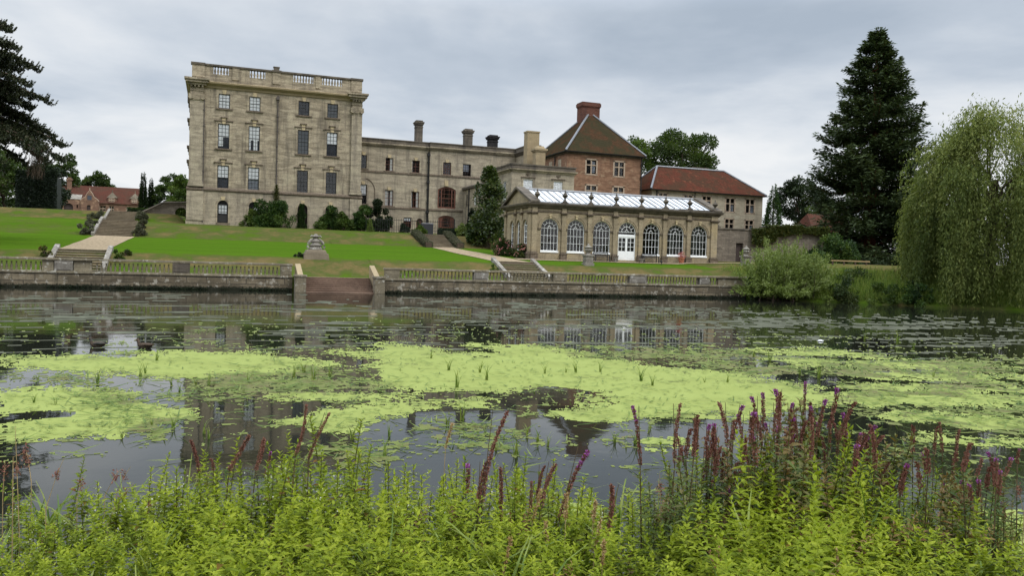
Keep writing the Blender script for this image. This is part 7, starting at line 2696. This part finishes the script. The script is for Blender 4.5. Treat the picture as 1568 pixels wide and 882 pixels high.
# the nearest-showing ones first: those towards the far edge of the bed stand out against the water
spots.sort(key=lambda s: -s[0])
grp = 'leafy green stems crowding the near bank'
rest_V, rest_F, rest_T, cnt, nv = [], [], [], 0, 0
for (a, b) in spots:
    u, v = a * SY + b * CY, a * CY - b * SY
    z = gz(u, v)
    zt = np.interp(b / a, TOPQ, TOPZ) + g.normal() * .10 - .15 - (.05 if a > 4.9 else 0)
    h = max(.45, zt - z)
    k = int(np.argmin([abs(x - h) + g.uniform(0, .12) for x in MINT_H]))
    sc = h / MINT_H[k]
    rot = g.uniform(0, 6.28)
    lm, sm, fm, geo = mint[k]
    if cnt < 300 and abs(b / a) < .70:
        root = bpy.data.objects.new('leafy_plant', None)
        COL.objects.link(root)
        root.empty_display_size = .1
        root.location = (u, v, z)
        root.rotation_euler = (g.normal() * .04, g.normal() * .04, rot)
        root.scale = (sc, sc, sc)
        tag(root, 'bright yellow green leafy stem in the dense bed along the near bank', 'leafy plant', grp)
        for nm, me in (('leaves', lm), ('stem', sm), ('blossom', fm)):
            if me is None:
                continue
            c = bpy.data.objects.new(nm, me)
            COL.objects.link(c)
            c.parent = root
        cnt += 1
    else:
        cs, sn = math.cos(rot), math.sin(rot)
        V_ = geo[0] * sc
        V_ = np.stack([V_[:, 0] * cs - V_[:, 1] * sn + u, V_[:, 0] * sn + V_[:, 1] * cs + v, V_[:, 2] + z], 1)
        rest_V.append(V_)
        rest_F.append(geo[1] + nv)
        rest_T.append(np.clip(geo[2] + g.normal() * .07, 0, 1))
        nv += len(V_)
o = np_mesh('bank_undergrowth', np.concatenate(rest_V), np.concatenate(rest_F), M['leaf_mint'], np.concatenate(rest_T), loc=(1, 3, .6))
tag(o, 'thick mass of leafy green stems at the bottom of the picture', 'undergrowth', kind='stuff')


# withered stems and rank grass among the green ones
leafmat('leaf_withered', [(0.10, 0.05, 0.02), (0.17, 0.09, 0.035), (0.22, 0.15, 0.05)], 0.2, rnd=.4)
wither = [(lm.copy(), sm) for lm, sm, fm, geo in mint[:3]]
for lm, sm in wither:
    lm.materials.clear()
    lm.materials.append(M['leaf_withered'])
g = np.random.default_rng(97)
for i in range(34):
    a = g.uniform(3.0, 4.9)
    q = g.uniform(-.6, .62)
    u, v = a * SY + a * q * CY, a * CY - a * q * SY
    z = gz(u, v)
    h = max(.3, np.interp(q, TOPQ, TOPZ) - z - .17 - abs(g.normal()) * .08)
    root = bpy.data.objects.new('withered_plant', None)
    COL.objects.link(root)
    root.empty_display_size = .1
    root.location = (u, v, z)
    k = i % 3
    sc = h / MINT_H[k]
    root.scale = (sc * .8, sc * .8, sc)
    root.rotation_euler = (g.normal() * .08, g.normal() * .08, g.uniform(0, 6.28))
    tag(root, 'withered orange brown stem among the green plants of the near bank', 'leafy plant', 'withered stems in the near bank bed')
    for nm, me in (('leaves', wither[k][0]), ('stem', wither[k][1])):
        c = bpy.data.objects.new(nm, me)
        COL.objects.link(c)
        c.parent = root
for i in range(70):
    a = g.uniform(3.0, 5.3)
    q = g.uniform(-.64, .66)
    u, v = a * SY + a * q * CY, a * CY - a * q * SY
    z = gz(u, v)
    h = max(.25, np.interp(q, TOPQ, TOPZ) - z - .12)
    o = bpy.data.objects.new('grass_tuft', tv[i % 5])
    COL.objects.link(o)
    o.location = (u, v, z + h * .45)
    k = g.uniform(1.0, 1.7)
    o.scale = (k, k, h * .55 / .33 * g.uniform(.8, 1.1))
    o.rotation_euler = (g.normal() * .1, g.normal() * .1, g.uniform(0, 6.28))
    tag(o, 'tuft of arching grass blades growing through the leafy near bank', 'grass', 'grass tufts in the near bank bed')

# taller dark leafy shoots filling out the loosestrife clump
shoots = [(lm.copy(), sm) for lm, sm, fm, geo in mint[3:6]]
for lm, sm in shoots:
    lm.materials.clear()
    lm.materials.append(M['leaf_loosestrife'])
g = np.random.default_rng(98)
for i in range(64):
    a = g.uniform(4.1, 5.2)
    q = g.uniform(.175, .63)
    u, v = a * SY + a * q * CY, a * CY - a * q * SY
    z = gz(u, v)
    h = max(.3, np.interp(q, TOPQ, TOPZ) - z + g.normal() * .09 - (.10 if q > .48 else .0))
    root = bpy.data.objects.new('leafy_shoot', None)
    COL.objects.link(root)
    root.empty_display_size = .1
    root.location = (u, v, z)
    k = i % 3
    sc = h / MINT_H[3 + k]
    root.scale = (sc * .9, sc * .9, sc)
    root.rotation_euler = (g.normal() * .07, g.normal() * .07, g.uniform(0, 6.28))
    tag(root, 'dull green leafy shoot without flowers in the loosestrife clump', 'leafy plant', 'leafy shoots in the loosestrife clump')
    for nm, me in (('leaves', shoots[k][0]), ('stem', shoots[k][1])):
        c = bpy.data.objects.new(nm, me)
        COL.objects.link(c)
        c.parent = root

# ---- purple loosestrife
def spike_geo(g, L, kind):
    n_w = int(L / .0095)
    Ps, Ds, Ss = [], [], []
    Pp, Dp, Sp = [], [], []
    for i in range(n_w):
        f = i / n_w
        z = f * L
        r = .0115 * (1 - .55 * f ** 2)
        pur = (kind == 2 and f > .70 + .1 * g.random() and g.random() < .85) or (kind == 1 and .75 < f and g.random() < .25)
        for q in range(6):
            if g.random() < .12:
                continue
            a = q * 1.047 + i * .5 + g.normal() * .2
            d_ = np.array([math.cos(a), math.sin(a), .45 + g.normal() * .3])
            for _ in range(2):
                if pur:
                    Pp.append(np.array([math.cos(a) * r * .6, math.sin(a) * r * .6, z]))
                    Dp.append(d_ + g.normal(size=3) * .45)
                    Sp.append(g.uniform(.010, .016))
                else:
                    Ps.append(np.array([math.cos(a) * r * .5, math.sin(a) * r * .5, z + g.normal() * .002]))
                    Ds.append(d_ + g.normal(size=3) * .35)
                    Ss.append(g.uniform(.009, .0155))
    bend = L * .19
    for arr in (Ps, Pp):
        for q in range(len(arr)):
            arr[q] = arr[q] + np.array([bend * (max(0.0, arr[q][2]) / L) ** 2.2, 0, 0])
    return (np.array(Ps), np.array(Ds), np.array(Ss)), (np.array(Pp), np.array(Dp), np.array(Sp))


LENS = (.12, .22, .34, .46)
spk = {}
for kind in (0, 1, 2):
    for li, L in enumerate(LENS):
        g = np.random.default_rng(800 + kind * 10 + li)
        (P, D, s_), (Pp, Dp, sp2) = spike_geo(g, L, kind)
        V_, Fq = cards(P, D, s_, s_ * .85)
        bd = L * .19
        zz = np.linspace(0, L * 1.0, 9)
        ring = np.array([[1, 0], [0, 1], [-1, 0], [0, -1]]) * .0035
        core = np.concatenate([np.stack([ring[:, 0] + bd * (z_ / L) ** 2.2, ring[:, 1], np.full(4, z_)], 1) for z_ in zz])
        cf = np.array([[r_ * 4 + q_, r_ * 4 + (q_ + 1) % 4, r_ * 4 + 4 + (q_ + 1) % 4, r_ * 4 + 4 + q_] for r_ in range(8) for q_ in range(4)])
        Fq = np.concatenate([Fq, cf + len(V_)])
        V_ = np.concatenate([V_, core])
        o = np_mesh('flower_spike', V_, Fq, M['spike_seed'], np.concatenate([g.random(len(P)), np.full(len(cf), .2)]))
        m1 = o.data
        bpy.data.objects.remove(o)
        m2 = None
        if len(Pp):
            V_, Fq = cards(Pp, Dp, sp2, sp2 * .9)
            o = np_mesh('petals', V_, Fq, M['spike_flower'], g.random(len(Pp)))
            m2 = o.data
            bpy.data.objects.remove(o)
        spk[kind, li] = (m1, m2)
LAB = {0: 'reddish brown seeded loosestrife spike with no flowers left', 1: 'brown loosestrife spike with a few last purple flowers', 2: 'loosestrife spike tipped with bright purple flowers'}
GRP = {0: 'loosestrife spikes gone to seed', 1: 'loosestrife spikes with a few flowers', 2: 'loosestrife spikes with purple tips'}
g = np.random.default_rng(93)
extra = []
for (tx, ty, tz, bx_, by_, bz_, kind) in SPIKES:
    if tx > 1.6 and g.random() < .30:
        dx, dy, dz = g.normal() * .10, g.normal() * .2, abs(g.normal()) * .10 + .02
        extra.append((tx + dx, ty + dy, tz - dz, bx_ + dx, by_ + dy, bz_ - dz, int(g.choice([0, 0, 1, 2]))))
for (tx, ty, tz, bx_, by_, bz_, kind) in SPIKES + extra:
    T_, B_2 = Vector((tx, ty, tz)), Vector((bx_, by_, bz_))
    if B_2.z > T_.z - .03:
        B_2.z = T_.z - .05
    ax = (T_ - B_2)
    L = ax.length
    li = int(np.argmin([abs(L - x) for x in LENS]))
    k = L / LENS[li]
    fx, fy = B_2.x + (B_2.x - T_.x) * .5 + g.normal() * .03, B_2.y + g.normal() * .05
    z = gz(fx, fy)
    root = thing('loosestrife', LAB[kind], 'wildflower', (fx, fy, z), GRP[kind])
    mb = MB()
    mid = Vector((fx, fy, z)).lerp(B_2, .55) + Vector((g.normal() * .015, g.normal() * .015, 0))
    mb.tube([(fx, fy, z - .05), tuple(mid), tuple(B_2), tuple(T_)], [.0045, .0038, .0032, .0015], 5)
    mb.build('stem', M['red_stem'], root)
    m1, m2 = spk[kind, li]
    c = bpy.data.objects.new('flower_spike', m1)
    COL.objects.link(c)
    c.parent = root
    c.location = B_2 - root.location
    c.rotation_euler = (ax.to_track_quat('Z', 'Y').to_matrix() @ Matrix.Rotation(g.uniform(0, 6.28), 3, 'Z')).to_euler()
    c.scale = (min(1.05, max(.7, k * .85)),) * 2 + (k,)
    if m2:
        c2 = bpy.data.objects.new('petals', m2)
        COL.objects.link(c2)
        c2.parent = c
    # narrow leaves below the spike
    n = int(80 + 40 * g.random())
    t_ = g.uniform(.12, 1.0, n) ** .8
    A = np.array([fx, fy, z])
    Bn = np.array(B_2)
    P = A + (Bn - A) * t_[:, None] + g.normal(size=(n, 3)) * np.array([.022, .022, .01])
    a = g.uniform(0, 6.28, n)
    D = np.stack([np.cos(a), np.sin(a), g.uniform(.1, .9, n)], 1)
    ll = g.uniform(.05, .105, n) * (1.2 - .5 * t_)
    V_, Fq = leaf_mesh(P, D, ll, ll * .2, unit(np.tile([[0, 0, 1.0]], (n, 1)) + g.normal(size=(n, 3)) * .3), .2, .25)
    np_mesh('leaves', V_, Fq, M['leaf_loosestrife'], np.repeat(np.clip(.35 + g.normal() * .2 + g.normal(size=n) * .15, 0, 1), 4), root)

# ---- dry grass heads and thin stalks
for (tx, ty, tz, bx_, by_, bz_) in DRY:
    T_, B_2 = Vector((tx, ty, tz)), Vector((bx_, by_, bz_))
    f_ = B_2 + (B_2 - T_) * .8
    z = gz(f_.x, f_.y)
    root = thing('dry_grass', 'tan dried grass head standing above the leafy bed', 'grass', (f_.x, f_.y, z), 'tan dried grass heads')
    mb = MB()
    mb.tube([(f_.x, f_.y, z), tuple(B_2), tuple(T_)], [.0025, .002, .001], 4)
    mb.build('stem', M['dry_stem'], root)
    n = 150
    t_ = g.uniform(0, 1, n)
    P = np.array(B_2) + (np.array(T_) - np.array(B_2)) * t_[:, None] + g.normal(size=(n, 3)) * .003
    D = unit(np.array(T_ - B_2)[None] * 4 + g.normal(size=(n, 3)) * .5)
    V_, Fq = cards(P, D, .016, .007)
    np_mesh('seed_head', V_, Fq, M['spike_dry'], g.random(n), root)
for (tx, ty, tz, bx_, by_, bz_) in STALKS:
    T_, B_2 = Vector((tx, ty, tz)), Vector((bx_, by_, bz_))
    z = gz(B_2.x, B_2.y)
    root = thing('grass_stalk', 'thin pale grass stalk with a small brown tassel leaning over the water', 'grass', (B_2.x, B_2.y, z), 'thin pale grass stalks on the left bank')
    mb = MB()
    mid = B_2.lerp(T_, .6) + Vector((0, 0, .02))
    mb.tube([(B_2.x, B_2.y, z), tuple(B_2), tuple(mid), tuple(T_)], [.0028, .0024, .002, .0012], 4)
    mb.build('stem', M['dry_stem'], root)
    n = 40
    P = np.array(mid) + g.normal(size=(n, 3)) * np.array([.008, .008, .022])
    V_, Fq = cards(P, g.normal(size=(n, 3)) + np.array([0, 0, .6]), .018, .008)
    np_mesh('tassel', V_, Fq, M['spike_seed'], g.random(n), root)
